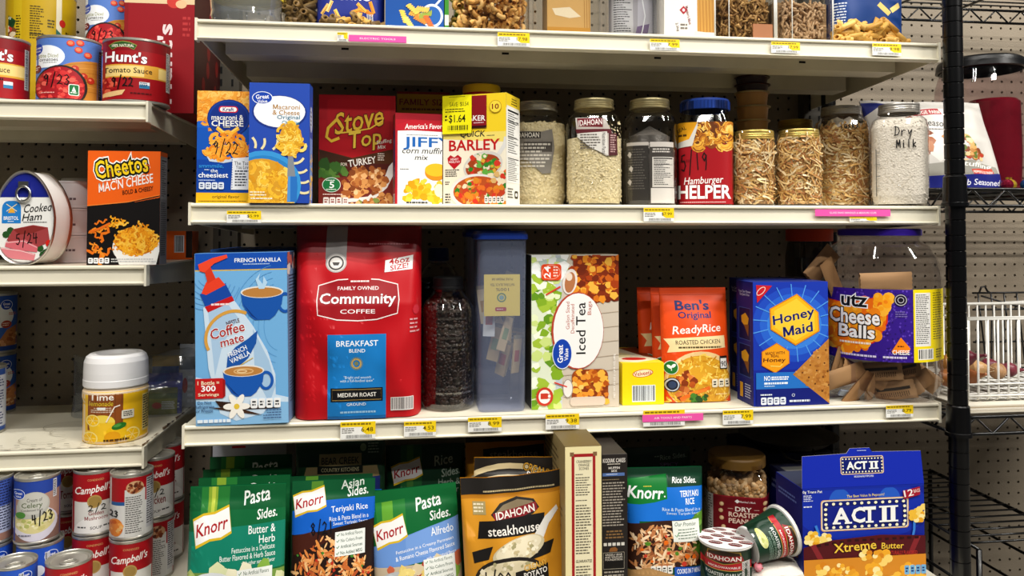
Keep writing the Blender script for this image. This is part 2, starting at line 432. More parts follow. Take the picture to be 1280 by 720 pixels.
        while k < n and tries < n*20:
            tries += 1; a, b = rn.uniform(bb[0], bb[2]), rn.uniform(bb[1], bb[3])
            if not ins(a, b): continue
            L = L0+int(levels*k/n)+rn.random()*.8; k += 1; z = size*rn.uniform(1-spread, 1+spread); c = rn.choice(cols); an = rn.uniform(0, 6.283)
            if kind == 'chunk':
                m = rn.randint(5, 7); s.poly([(a+z*rn.uniform(.7, 1.2)*math.cos(an+6.283*i/m), b+z*rn.uniform(.6, 1.1)*math.sin(an+6.283*i/m)) for i in range(m)], c, L)
            elif kind == 'rice':
                s.ell(a, b, z, z*.28, c, 7, L, math.degrees(an))
            elif kind == 'ball':
                s.ell(a, b, z, z, c, 12, L); s.ell(a-z*.25, b-z*.3, z*.45, z*.4, rn.choice(cols), 8, L+.05)
            elif kind == 'mac':
                pts = [(a+z*math.cos(an+t*.62), b+z*math.sin(an+t*.62)) for t in range(5)]
                s.line(pts, z*.72, c, L=L)
                pts = [(a+z*1.12*math.cos(an+.3+t*.62), b+z*1.12*math.sin(an+.3+t*.62)) for t in range(4)]
                s.line(pts, z*.2, rn.choice(cols), L=L+.05)
            elif kind == 'curl':
                pts = [(a+(t-4)*z*.4*math.cos(an)-math.sin(t*1.5)*z*.4*math.sin(an), b+(t-4)*z*.4*math.sin(an)+math.sin(t*1.5)*z*.4*math.cos(an)) for t in range(9)]
                s.line(pts, z*.45, c, L=L)
            elif kind == 'corn':
                for i in range(5):
                    s.ell(a+z*.6*math.cos(an+i*1.26), b+z*.55*math.sin(an+i*1.26), z*.5, z*.48, rn.choice(cols), 9, L+.1*i)
        return s
    def great(s, x, y, rx, ry):
        s.ell(x, y, rx*1.08, ry*1.1, 'e8eef8'); s.ell(x, y, rx, ry, '1749b0'); s.text('Great', x, y-ry*.25, rx*1.3, ry*.55, 'ffffff', .02); s.text('Value', x, y+ry*.42, rx*.9, ry*.42, 'ffffff', .015)
        return s

FR = lambda d: ((0, -d/2, 0), (1, 0, 0), (0, 0, 1), (0, -1, 0))
def carton(name, label, cat, px, Y, depth, zs, col, front=None, sides=None, left=None, right=None, top=None, group=None, rz=0., lean=0., roll=0., h=None, w=None):
    'a printed cardboard box: px = (x0, top, x1, bottom) of its front face, Y its front plane, zs what it stands on'
    x0, yt, x1, yb = px; xm = (x0+x1)/2
    a, b = P(x0, (yt+yb)/2, Y), P(x1, (yt+yb)/2, Y); W_ = w or (b.x-a.x)/math.cos(rz); cx = (a.x+b.x)/2
    H = h or (P(xm, yt, Y).z - zs)
    mb = MB(); bm = bmesh.new(); bmesh.ops.create_cube(bm, size=1); bmesh.ops.scale(bm, vec=(W_, depth, H), verts=bm.verts); bmesh.ops.translate(bm, vec=(0, 0, H/2), verts=bm.verts)
    bmesh.ops.bevel(bm, geom=bm.edges[:], offset=.0008, segments=1, affect='EDGES'); bm.verts.index_update()
    sd = sides or {}
    vs = [v.co.copy() for v in bm.verts]
    for f in bm.faces:
        n = f.normal; k = ('right' if n.x > .9 else 'left' if n.x < -.9 else 'back' if n.y > .9 else 'front' if n.y < -.9 else 'top' if n.z > .9 else 'bottom' if n.z < -.9 else 'edge')
        mb.add([vs[v.index] for v in f.verts], [tuple(range(len(f.verts)))], sd.get(k, col))
    bm.free()
    if front: A = Art(px, W_, H); front(A); mb.art(A, FR(depth))
    if left: A = Art((0, 0, depth*1000, H*1000), depth, H); left(A); mb.art(A, ((-W_/2, 0, 0), (0, -1, 0), (0, 0, 1), (-1, 0, 0)))
    if right: A = Art((0, 0, depth*1000, H*1000), depth, H); right(A); mb.art(A, ((W_/2, 0, 0), (0, 1, 0), (0, 0, 1), (1, 0, 0)))
    if top: A = Art((0, 0, W_*1000, depth*1000), W_, depth); top(A); mb.art(A, ((0, -depth/2, H), (1, 0, 0), (0, 1, 0), (0, 0, 1)))
    # front-face centre stays on the photo's spot when the box is turned
    ox = cx - math.sin(rz)*depth/2*-1*-1; oy = Y + math.cos(rz)*depth/2
    o = mb.build(name, None, (cx-math.sin(rz)*depth/2, oy, zs + .0003), (lean, roll, rz))
    return tag(o, label, cat, group)

METAL = lambda: M('b9b6ae', .28, 1.0)
def can(name, label, x0, x1, Yc, zb, H, art_px, fn, base, group=None, cat='can', r=None, lid='c4c1b8', rz=0):
    cx, rr = cyl(x0, x1, Yc); r = r or rr
    t = thing(name, label, cat, (cx, Yc, zb+.0003), face(cx, Yc)+rz, group)
    met = M(lid, .35, .75); e = .0035
    b = MB(); b.lathe([(0, .002), (r*.9, .002), (r*.93, 0), (r*1.0, .001), (r*1.0, e), (r*.975, e+.0015), (r*.975, H-e-.0015), (r*1.0, H-e), (r*1.0, H-.0006), (r*.975, H), (r*.95, H-.0008), (r*.93, H-.004), (r*.84, H-.0045), (r*.8, H-.003), (r*.76, H-.004), (0, H-.004)], met)
    body = b.build('can_body', t)
    l = MB(); l.lathe([(r*.985, e+.0015), (r*.985, H-e-.0015)], base, 48)
    if fn:
        A = Art(art_px, 2*r*.985, H-2*e-.003); fn(A); R0 = r*.985
        l.art(A, surf=lambda x, z, k: (x, -math.sqrt(max(1e-9, (R0+k+.00015)**2-x*x)), z+e+.0015), gx=r/9)
    l.build('paper_label', t)
    p = MB(); zz = H-.0032
    p.tube([(.011*math.cos(a)*1.0, -r*.35+.008*math.sin(a), zz) for a in [i*math.pi/6 for i in range(12)]], .0016, met, 6, True)
    p.box(-.004, .004, -r*.35+.006, -r*.35+.02, zz-.0008, zz+.0008, met); p.build('pull_tab', body)
    return t

def pouch_fn(w, h, T, seed, wr=.0012, seal=.09, foot=.5, pw=3.0):
    def g(u, v):
        e = max(0., 1-abs(u)**pw)**.55
        p = min(1., max(0., (1-seal-v)/.42))**.65 * min(1., foot+(1-foot)*v/.15)
        return e*p
    def front(x, z, k=0.):
        u = max(-1, min(1, 2*x/w)); v = max(0, min(1, z/h))
        n = pnoise(Vector((x*26+seed, z*13, seed)))*wr*2.5 + pnoise(Vector((x*38+z*18, z*22+seed, seed*2)))*wr*.12
        y = -T/2*g(u, v)*(1+.07*pnoise(Vector((u*2+seed, v*2, 3)))) + n*(1-abs(u)**6) - k
        return y
    return g, front
def pouch(name, label, cat, px, Y, zs, T, base, fn, seed, group=None, lean=-.06, rz=0., roll=0., back=None, seal=.09, wr=.0012, h=None, parts=None, top_curve=0., rough=.3, zbase=None, foot=.5, pw=3.0, grid=.006, shear=0.):
    x0, yt, x1, yb = px; xm = (x0+x1)/2
    a, b = P(x0, (yt+yb)/2, Y), P(x1, (yt+yb)/2, Y); w = (b.x-a.x); cx = (a.x+b.x)/2
    H = h or (P(xm, yt, Y).z - zs)
    g, front = pouch_fn(w, H, T, seed, wr, seal, foot, pw); mb = MB()
    bend = lambda x, z: z + top_curve*(2*x/w)**2*(z/H)
    nu, nv = max(8, int(w/grid)), max(10, int(H/(grid*1.3)))
    mb.grid(lambda u, v: ((u-.5)*w+shear*v*H, front((u-.5)*w, v*H)+.0011, bend((u-.5)*w, v*H)), nu, nv, base)
    mb.grid(lambda u, v: ((u-.5)*w+shear*v*H, max(T/2*g(2*u-1, v)+.0018, front((u-.5)*w, v*H)+.0022), bend((u-.5)*w, v*H)), nu, nv, back or base, True, True)
    A = Art(px, w, H); fn(A)
    mb.art(A, surf=lambda x, z, k: (x+shear*z, front(x, z, k), bend(x, z)), gx=w/nu, gz=H/nv)
    n = max(3, nu); mb.add([((i/n-.5)*w, front((i/n-.5)*w, 0), 0) for i in range(n+1)]+[((i/n-.5)*w, max(T/2*g(2*i/n-1, 0)+.0018, front((i/n-.5)*w, 0)+.0022), 0) for i in range(n+1)], [(i, i+1, n+2+i, n+1+i) for i in range(n)], base)
    o = mb.build(name, None, (cx, Y+T/2, zs+.0004), (lean, roll, rz))
    return tag(o, label, cat, group)
# ---------------------------------------------------------------- the setting: perforated back panel
BACK = .443
CREAM = M('e6e0cd', .38, 0, .4, .1, 0, 80, .06, 9)
CREAMD = M('d8d1bc', .5, 0, .3, 0, 0, 80, .10, 12)
def pegboard():
    p = .0254; r = .0031; mb = MB(); board = M('8f8474', .6, 0, .3, 0, .25, 350, .12, 5); x0, x1, z0, z1 = -1.42, 1.36, -.89, .66
    ax, az = P(1048, 531, BACK).x % p, P(1050, 548.5, BACK).z % p; n = 8
    nx, nz = int((x1-x0)/p), int((z1-z0)/p); vs = []; fs = []; ins = []
    for j in range(nz):
        for i in range(nx):
            cx = x0+ax+(i+.5)*p; cz = z0+az+(j+.5)*p; b = len(vs); h = p/2
            sq = [(cx+h*c, cz+h*s) for c, s in ((1, 0), (1, 1), (0, 1), (-1, 1), (-1, 0), (-1, -1), (0, -1), (1, -1))]
            vs += [(x, BACK, z) for x, z in sq]
            vs += [(cx+r*math.cos(k*math.pi/4), BACK, cz+r*math.sin(k*math.pi/4)) for k in range(n)]
            vs += [(cx+r*math.cos(k*math.pi/4), BACK+.005, cz+r*math.sin(k*math.pi/4)) for k in range(n)]
            for k in range(n):
                k2 = (k+1) % n; fs.append((b+k2, b+k, b+8+k, b+8+k2)); fs.append((b+8+k2, b+8+k, b+16+k, b+16+k2))
    mb.add(vs, fs, board)
    mb.box(x0-.02, x1+.05, BACK+.012, BACK+.03, z0-.02, z1+.05, M('0c0b0a', .9, 0, .1))
    tag(mb.build('wall_back'), kind='structure')
pegboard()
fl = MB(); fl.box(-2.2, 2.2, -2.6, .6, -.93, -.90, M('77736b', .5, 0, .4, 0, 0, 80, .15, 3)); tag(fl.build('floor'), kind='structure')

# ---------------------------------------------------------------- shelves
ZA, ZB, ZC, ZD = .2789, 0., -.3323, -.627
LY = .106; L1, L2, L3 = .168, -.098, -.390; LX = -.707
def shelf(name, label, x0, x1, y0, z, brk=.018, rust=False, lipz=.0321, two=True):
    t = thing(name, label, 'shelf', (x0, y0, z-lipz))
    D = BACK-.004-y0; w = x1-x0
    m = MB(); m.box(0, w, .004, D, lipz-.003, lipz, CREAM)
    if rust:
        A = Art((0, 0, w*1000, D*1000), w, D); rr = random.Random(5); rust_c = M('5a3a22', .8); grime = M('8f8672', .7)
        for i in range(70):
            x = rr.uniform(w*1000*.3, w*1000-3); y = D*1000-rr.uniform(2, 12); A.line([(x, y), (x+rr.uniform(4, 14), y+rr.uniform(-2, 2))], rr.uniform(.5, 1.4), rr.choice((rust_c, grime, '3b2a1c')))
        for i in range(34):
            y = rr.uniform(8, D*1000-6); x = w*1000-rr.uniform(.5, 5); A.poly([(x, y), (x+4, y-3), (x+3, y+rr.uniform(6, 22)), (x-2, y+rr.uniform(3, 12))], rr.choice((rust_c, '3a281b', '6b5540')))
        for i in range(6):
            cx, cy = w*1000-rr.uniform(120, 320), rr.uniform(100, 280); A.ring(cx, cy, 38, 30, 1.2, 'a79f8c', 30, 0, rr.uniform(0, 120), rr.uniform(200, 330))
        for i in range(30):
            A.rect(w*1000-30-i*25, D*1000-24, w*1000-22-i*25, D*1000-22, '4d463a')
        m.art(A, ((w/2, 0, lipz), (1, 0, 0), (0, 1, 0), (0, 0, 1)))
    m.build('deck', t)
    m = MB(); pr = [(.003, 0), (.0, .0015), (-.003, .003), (-.003, .0045), (.001, .006), (.001, lipz-.006), (-.003, lipz-.0045), (-.003, lipz-.002), (0, lipz), (.006, lipz), (.006, lipz-.003), (.004, lipz-.004), (.004, .002), (.006, 0)]
    n = len(pr); m.add([(0, y, z_) for y, z_ in pr]+[(w, y, z_) for y, z_ in pr], [(i, n+i, n+(i+1) % n, (i+1) % n) for i in range(n)]+[tuple(range(n))[::-1], tuple(range(n, 2*n))], CREAM)
    m.build('price_rail', t)
    for s in ((0, 1) if two else (1,)):
        m = MB(); x = s*w; a = -.002 if s == 0 else -.001
        m.prism([(x+a, -.001), (x+a+.0035, -.001), (x+a+.0035, lipz+.001), (x+a, lipz+.001)], -.0045, .012, CREAM); m.build('end_cap', t)
    for yy in (.085, .245):
        if yy+.06 > D: continue
        m = MB(); m.box(.022, w-.022, yy, yy+.05, -.001 if yy < .1 else -.006, lipz-.0035, CREAMD)
        if yy < .1:
            for k in range(4): m.box(w*(.17+.22*k), w*(.17+.22*k)+.012, yy-.0006, yy+.001, .011, .0145, M('1a1712', .9))
        m.build('stiffener_channel', t)
    for s in ((0, 1) if two else (1,)):
        x = .004 if s == 0 else w-.0065; m = MB()
        q = [(.006, .001), (D-.02, -brk), (D-.004, -brk), (D-.004, lipz-.004), (.006, lipz-.004)]
        m.add([(x, y, z_) for y, z_ in q]+[(x+.0025, y, z_) for y, z_ in q], [(0, 1, 2, 3, 4), (9, 8, 7, 6, 5)]+[(i, (i+1) % 5, 5+(i+1) % 5, 5+i) for i in range(5)], CREAMD)
        m.build('shelf_bracket', t)
    return t
def ends(pl, pr, y0): return P(pl[0], pl[1], y0).x, P(pr[0], pr[1], y0).x
a = ends((246, 38), (1172, 64), 0); shelf('metal_shelf', 'cream metal shelf at the top right holding tubs and bags of dry pasta', a[0], a[1], 0, ZA)
a = ends((238, 268), (1172, 268), 0); shelf('metal_shelf', 'cream metal shelf holding mason jars, macaroni boxes and a stuffing box', a[0], a[1], 0, ZB)
a = ends((230, 547), (1173, 513), 0); shelf('metal_shelf', 'cream metal shelf holding the red coffee bag and blue creamer box', a[0], a[1], 0, ZC)
XL, XR = a
sx0 = -1.36
shelf('metal_shelf', 'cream metal shelf at upper left under the tomato cans', sx0, LX, LY, L1, .012)
shelf('metal_shelf', 'cream metal shelf at left under the orange macaroni box and the ham can', sx0, LX, LY, L2, .012)
shelf('metal_shelf', 'scuffed rusty cream metal shelf at left under the lemonade canister', sx0, LX, LY, L3, .012, True)
m = MB(); m.box(-1.36, XR, -.16, BACK-.034, ZD-.02, ZD, CREAM); m.box(-1.36, XR, -.155, -.145, -.90, ZD-.02, CREAMD)
tag(m.build('base_deck'), 'wide cream base deck at the bottom under the soup cans and foil pouches', 'shelf')
def upright(x, label):
    t = thing('shelf_upright', label, 'upright', (x, BACK-.03, -.9)); m = MB(); m.box(-.024, .024, 0, .028, 0, 1.58, M('4a453c', .6))
    for k in range(58):
        for s in (-.011, .011): m.box(s-.002, s+.002, -.0006, .001, .06+k*.0254, .074+k*.0254, M('080807', .9))
    m.build('slotted_post', t); return t
upright(-.655, 'slotted metal upright between the left shelves and the long shelves')
upright(.615, 'slotted metal upright behind the right end of the long shelves')
# ---------------------------------------------------------------- black wire rack on the right
BK = M('08080a', .28, 0, .35, .15)
def post(x, y, label, r=.0152):
    t = thing('rack_post', label, 'rack post', (x, y, -.90)); m = MB(); pf = [(0, 0), (r*1.0, 0)]
    k = 0
    while .0254*k < 1.56:
        z = .0254*k+.012; pf += [(r, z-.0012), (r*.9, z-.0006), (r*.9, z+.0006), (r, z+.0012)]; k += 1
    pf += [(r, 1.6), (0, 1.6)]; m.lathe(pf, BK, 20); m.build('grooved_tube', t); return t
wp = P(1194.5, 300, -.03); pf_ = post(wp.x, -.03, 'black grooved wire rack post standing at the right end of the shelves')
RX0 = wp.x; RX1 = RX0+.62; RY0 = -.03; RY1 = .36
post(RX0, RY1, 'black grooved rear rack post near the perforated back panel')
def collar(t, z):
    m = MB(); m.lathe([(.0155, z-.028+.90), (.019, z-.028+.90), (.0175, z+.02+.90), (.0155, z+.022+.90)], BK, 20); m.lathe([(.019, z-.029+.90), (.0205, z-.029+.90), (.0205, z-.023+.90), (.019, z-.022+.90)], BK, 20); m.build('clip_collar', t)
def wireshelf(label, z, n=16):
    t = thing('wire_shelf', label, 'wire shelf', (RX0, RY0, z)); w = RX1-RX0; d = RY1-RY0
    m = MB()
    for (a, b) in (((0, 0), (w, 0)), ((0, d), (w, d)), ((0, 0), (0, d)), ((w, 0), (w, d))):
        for zz in (0, -.028): m.tube([(a[0], a[1], zz), (b[0], b[1], zz)], .003, BK, 8)
        L = math.hypot(b[0]-a[0], b[1]-a[1]); k = int(L/.03); pts = []
        for i in range(k+1): pts.append((a[0]+(b[0]-a[0])*i/k, a[1]+(b[1]-a[1])*i/k, 0 if i % 2 else -.028))
        m.tube(pts, .0022, BK, 6)
    m.build('edge_truss', t)
    m = MB()
    for i in range(1, n): m.tube([(0, d*i/n, .003), (w, d*i/n, .003)], .0017, BK, 6)
    for i in (1, 2, 3): m.tube([(w*i/4, 0, -.001), (w*i/4, d, -.001)], .0028, BK, 6)
    m.build('wire_deck', t); return t
ZW1 = P(1240, 13, RY1).z; ZW2 = P(1240, 236, RY0).z-.001; ZW3 = P(1240, 521, RY0).z
wireshelf('black wire shelf at the top right corner above the big clear jar', ZW1)
wireshelf('black wire shelf holding the stuffing bag and the big clear jar', ZW2)
wireshelf('black wire shelf holding the white wire basket', ZW3)
for z in (ZW1, ZW2, ZW3): collar(pf_, z)
# ================================================================ left bay
MACS = ['f0a83c', 'e8942a', 'f6bf58', 'd9822a', 'f2b04a']
# ---- top left shelf: tomato cans
def hunts(A, full=True):
    A.fill('a3121d'); A.rect(A.x0, 35, A.x1, 52, '8a0f1a')
    s = A
    s.rect(s.x0, 73.5, s.x1, 94, 'e0aa3e'); s.rect(s.x0, 75.5, s.x1, 92, 'f0d48a'); s.rect(s.x1-34, 75.5, s.x1-16, 92, 'dca642')
    s.line([(135, 47), (142, 43), (150, 41.5), (158, 43), (166, 47)], 8.5, '8f9a48'); s.line([(135.5, 47), (142, 43.2), (150, 41.7), (158, 43.2), (165.5, 47)], 6.8, '2f5a26')
    s.text('100% NATURAL', 150.5, 44.5, 27, 4.6, 'f2efd8', .02)
    s.text("Hunt's", 154, 62, 53, 17, 'ffffff', .05, 0, 2, out=('7a0c14', .03))
    s.text('Tomato Sauce', 157, 82.5, 60, 8.5, '1d120c', .012)
    s.blobs(('e', 131, 108, 13, 14), 30, 3.2, ['c3302c', 'd9483a', 'e06a50', 'a81e20'], 'chunk'); s.poly([(126, 118), (154, 113), (150, 121), (136, 124), (126, 124)], 'e6c08a')
    s.rect(171, 100, 184, 110, 'e8eef2'); s.rect(171, 105, 184, 110, '3a86b0'); s.fine(172, 101, 183, 109, 3, '24506e')
    s.hand('9/22', 150, 101, 28, 14, '120c0c', 1.6)
    s.fine(160, 117, 190, 121, 1, '5e0a10'); s.rect(205, 47, 210, 110, 'd8d4cf'); s.fine(205.5, 49, 209.5, 108, 22, '222222', .5, .1)
def hunts_left(A):
    A.fill('a3121d'); A.rect(A.x0, 35, A.x1, 52, '8a0f1a'); s = A
    s.rect(s.x0, 73, s.x1, 94, 'e0aa3e'); s.rect(s.x0, 75, s.x1, 91, 'f0d48a')
    s.text("Hunt's", -15, 61, 54, 17, 'ffffff', .05, 0, 2, out=('7a0c14', .03)); s.text('Tomato Sauce', -20, 83, 56, 8.5, '1d120c', .012)
    s.bars(27, 47, 32.5, 108, 'e8e6e2', '222222', False); s.rect(0, 100, 12, 110, 'e8eef2'); s.rect(0, 105, 12, 110, '3a86b0'); s.fine(-8, 96, 2, 100, 1, '120c0c', .7)
def diced(A):
    s = A; s.fill('5f83c8')
    s.poly([(70, 78), (85, 71), (105, 66), (124, 63), (124, 126), (70, 126)], 'c98c3a')
    for i in range(7): s.line([(76, 76+i*7), (98, 71+i*7), (124, 67+i*7.5)], .8, ['b07428', 'd9a452'][i % 2])
    s.ell(54, 63, 23, 17, 'dfe8f4'); s.rect(41, 63, 56, 80, 'eef1f4'); s.ell(54, 63, 21.5, 16, 'f2f4f6')
    s.text('Petite Diced', 55, 62, 27, 6, '8a8a3a', .012); s.text('Tomatoes', 55, 67.8, 27, 5.6, '3a342e', .012); s.fine(50, 72, 68, 74, 1, '8a8a88')
    s.ell(44, 51, 5.5, 8, '1749b0'); s.text('Great', 44, 49, 8, 4, 'ffffff', .02); s.text('Value', 44, 54, 6, 3, 'ffffff', .02)
    s.ell(43.5, 81, 4.5, 6, '7a2230'); s.fine(41, 78, 46, 84, 2, 'f0d8d8')
    for (x, y) in ((84, 42), (96, 40), (94, 51), (106, 57)): s.ell(x, y, 5.2, 4.6, 'd8412e'); s.ell(x-.5, y-.5, 3.4, 2.8, 'e88a62')
    for (x, y) in ((90, 80), (101, 90), (110, 95)): s.ell(x, y, 5, 5, 'c23a26'); s.ell(x-1, y-1, 2, 1.6, 'ea8a6a')
    s.ell(73, 108, 33, 32, '2c2524'); s.ell(72, 109, 30.5, 30.5, 'a8202a')
    s.blobs(('e', 72, 108, 28, 27), 130, 3.4, ['d23a3a', 'c22a30', 'e25048', 'b01e28', 'e86a5c'], 'chunk', spread=.25)
    s.rrect(82, 104, 95.5, 121, 2.5, 'f4f6f2'); s.rrect(83, 105, 94.5, 120, 2, '1f7a44'); s.poly([(88.7, 107), (86, 115), (91.5, 115)], 'f4f6f2'); s.fine(84.5, 116, 93, 119, 1, 'f4f6f2')
    s.hand('9/23', 67, 98, 34, 15, '120c0c', 1.5); s.fine(48, 117, 70, 120, 1, 'e8b0a8')
    s.rect(120.5, 46, 124.5, 122, '3b3f46'); s.fine(121, 50, 124, 118, 18, '9aa0a8')
HC = .104
def canart(x0, x1, yt, yb): return (x0, yt, x1, yb)
can('tomato_can', 'red tomato sauce can at the left edge of the photo on the top left shelf', -49, 35, .165, L1, .107, (-49, 37, 35, 125), hunts_left, 'a3121d')
can('tomato_can', 'blue diced tomatoes can dated 9/23 between two red sauce cans', 41, 124.5, .165, L1, .1085, (41, 35, 124.5, 126), diced, '5f83c8')
can('tomato_can', 'red tomato sauce can dated 9/22 at the right end of the top left shelf', 124.5, 211, .165, L1, .107, (125, 36, 211, 128), hunts, 'a3121d')
def yellowcan(A):
    s = A; s.fill('b8990e'); s.rect(12, -60, 22, 150, 'c0a51c'); s.fine(15, 3, 21, 34, 9, '3a3208', .5, .2)
    s.poly([(-8, -10), (15, 10), (12, 20), (-8, 6)], '234a26'); s.poly([(15, 10), (8, 16), (4, 10)], '1d3f20'); s.text('DES', 6, 5, 7, 3, 'e8ead8', .02, 0, 25)
    s.blobs(('p', [(-8, 12), (12, 18), (14, 36), (-8, 36)]), 24, 4, ['a8281e', 'c8402c', '7a4a28', 'd8c8a8'], 'chunk')
    s.fine(32, -10, 51, 34, 14, '55480e', .45, .4); s.rect(32, 26, 52, 27, '3a3208'); s.fine(54, 6, 64, 18, 3, '55480e')
    s.rect(65, -60, 72, 30, 'd8d0b8'); s.ell(73, 8, 4, 5, 'b8281e'); s.poly([(65, 16), (76, 26), (65, 31)], '2f6a60'); s.fine(77, 18, 82, 26, 2, '3a3208')
can('large_can', 'large yellow can standing behind the blue and red tomato cans', 1, 92, .345, L1, .235, (1, -30, 92, 128), yellowcan, 'b8980e')
can('tomato_can', 'lower can of the stack hidden behind the blue tomato can, by the yellow can', 102, 172, .295, L1, .1085, (102, 35, 172, 110), None, '5f83c8')
def diced_far(A):
    B = Art((41, 31, 124.5, 124), A.w, A.h); diced(B); A.it = B.it; A.L = B.L
can('tomato_can', 'diced tomatoes can on top of a stack, beside the red case at top left', 102, 172, .295, L1+.1092, .1085, (102, -35, 172, 45), diced_far, 'e4e6ea')
def case_front(A):
    s = A; s.fill('93131f'); s.rect(155, -40, 243, 3, 'd8c09a'); s.ell(217, 0, 9, 8, 'c84038'); s.ell(226, 3, 7, 5, 'e0b890')
    s.rect(155, 4, 160, 140, '861019')
    s.text("Hunt's", 206, 75, 96, 19, 'e6d2d2', .05, 0, -90)
    s.fine(228, 18, 238, 45, 4, 'b83a3c', .5, .1)
def case_right(A):  # side print in darkened reds, its shade put into the colours
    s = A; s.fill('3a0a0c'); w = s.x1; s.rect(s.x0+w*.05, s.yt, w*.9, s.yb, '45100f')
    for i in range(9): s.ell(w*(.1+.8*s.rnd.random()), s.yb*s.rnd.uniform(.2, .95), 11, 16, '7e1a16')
carton('cardboard_case', 'tall dark red cardboard case with sideways white lettering beside the tomato cans', 'box', (155, -42, 243, 134), .228, .19, L1, '8c111c', case_front, right=case_right)

# ---- second left shelf
def egg(w, h, n=44):
    o = []
    for i in range(n):
        a = 2*math.pi*i/n; x, z = math.cos(a), math.sin(a)
        k = 1-.30*max(0, z)**1.3
        o.append((x*abs(x)**-.15*k*w/2 if x else 0, (z*abs(z)**-.12 if z else 0)*h/2))
    return o
def ham():
    Y = .13; a = P(-14, 330, Y); b = P(70, 330, Y); w = b.x-a.x; h = P(30, 213, Y).z-L2; cx = (a.x+b.x)/2
    t = thing('ham_can', 'pear shaped cooked ham tin standing on its side on the left shelf', 'can', (cx, Y, L2+h/2+.0003), -.12)
    o = egg(w, h); zmin = min(p[1] for p in o); o = [(x, z) for x, z in o]
    m = MB(); met = M('c9c7c2', .28, 1.); dep = .052; wl = M('e4e2de', .35, 0, .5, .2)
    def ringy(k, y): return [(x*k, y, z*k) for x, z in o]
    n = len(o); st = [(.93, .003, met), (.955, 0, met), (.985, -.0015, met), (1, 0, met), (1, .004, met), (.975, .006, wl), (.975, dep-.006, met), (1, dep-.004, met), (1, dep, met), (.9, dep, met)]
    for (k, y, mt), (k2, y2, _) in zip(st, st[1:]): m.add(ringy(k, y)+ringy(k2, y2), [(i, n+i, n+(i+1) % n, (i+1) % n) for i in range(n)], st[st.index((k, y, mt))][2], True)
    m.add(ringy(.9, dep), [tuple(range(n))[::-1]], met)
    m.build('can_body', t)
    m = MB(); A = Art((-14, 213, 70, 331), w, h)
    inner = [(x*.93, z*.93) for x, z in o]
    def clip(zlo, zhi):
        return [(x, z) for x, z in inner if zlo <= z <= zhi]
    A.it.append((inner, [tuple(range(n))], 'efeeea', 0))
    zc = h*(.5-(247-213)/118.); top = [(x, z) for x, z in inner if z >= zc]; A.it.append((top, [tuple(range(len(top)))], '1f2a8c', 1)); A.L = 2
    s = A; s.rrect(-2, 251, 23.5, 279, 9, '2a86d0'); s.rect(-2, 268, 23.5, 279, '2a86d0'); s.poly([(6, 266), (16, 266), (13, 260), (9, 260)], 'e8b040'); s.line([(4, 255), (18, 264)], 1, 'f0e0b0'); s.line([(18, 255), (4, 264)], 1, 'f0e0b0')
    s.text('BRISTOL', 10.5, 272.5, 20, 4.5, 'ffffff', .03); s.fine(6, 276, 16, 278, 1, 'e8f0f8')
    s.text('Cooked', 46, 259.5, 37, 10.5, '1c1a1a', .015, .3, -4); s.text('Ham', 39, 271, 26, 9, '1c1a1a', .015, .3, -4); s.fine(27, 277, 64, 279, 1, '4a4a4a')
    for (x, y) in ((4, 293), (10, 288), (50, 310), (58, 315), (54, 318)): s.ell(x, y, 5, 4.5, '2f5a2c', 8)
    s.poly([(5, 300), (14, 286), (40, 281), (60, 284), (63, 302), (48, 308), (20, 306)], 'a8484a'); s.poly([(14, 287), (40, 282), (58, 285), (40, 291), (22, 293)], '8e3430')
    s.poly([(4, 302), (30, 299), (47, 308), (46, 315), (20, 312), (3, 308)], 'd8707a'); s.poly([(-2, 309), (24, 312), (44, 317), (42, 325), (14, 323), (-4, 318)], 'e08890'); s.line([(4, 303), (28, 301), (46, 309)], 1, 'f0c0c0'); s.line([(-2, 310), (24, 313), (43, 318)], 1, 'f2caca')
    s.ell(62, 304, 4.6, 4.6, 'd8281e'); s.hand('5/24', 32, 298, 31, 13, '151010', 1.3, -4); s.fine(12, 327, 46, 330, 1, '555555')
    A.clip(inner)
    for vs, fs, c, L in A.it: m.add([(x, .0025-EPS*(L+1), z) for x, z in vs], fs, c)
    # art z is measured from the base of the tin
    m.v = [(x, y, z) for x, y, z in m.v]
    o2 = m.build('printed_lid', t)
    m = MB(); zt = h*(.5-20/118.); m.tube([(.011*math.cos(i*math.pi/8), -.001, zt-.012+.012*math.sin(i*math.pi/8)) for i in range(16)], .0022, M('d6d4ce', .3, 1.), 8, True)
    m.box(-.008, .008, -.002, .001, zt-.002, zt+.008, M('d6d4ce', .3, 1.)); m.build('pull_ring', t)
    return t, A, h
# artwork heights in Art start at 0; shift to the centred outline while building
_oq = Art.q
def _cq(s, p): x, z = _oq(s, p); return x, z-s.h/2
Art.q = _cq; ham(); Art.q = _oq
tc = None
for k in range(3):
    cx, r = cyl(50, 122, .25); H = .047
    t = thing('tuna_can', ['bottom', 'middle', 'top'][k]+' white tin of the stack of three between the ham tin and the orange box', 'can', (cx, .25, L2+.0003+k*(H+.0006)), face(cx, .25), 'stacked white tins')
    m = MB(); w = M('f0eff1', .35, 0, .5, .2); m.lathe([(0, .001), (r*.93, .001), (r*.95, 0), (r, .0005), (r, .003), (r*.985, .004), (r*.985, H-.004), (r, H-.003), (r, H), (r*.95, H), (r*.93, H-.003), (0, H-.003)], w, 40); m.build('can_body', t)
    m = MB(); A = Art((-50, 0, 50, 45), 2*r*.985, H); A.fine(-14, 22+k*3, 16, 28+k*3, 1, '7a6a70', .6, .3); m.art(A, surf=lambda x, z, e: (x, -math.sqrt((r*.985+e+.0002)**2-x*x), z), gx=.006); m.build('stamped_print', t)
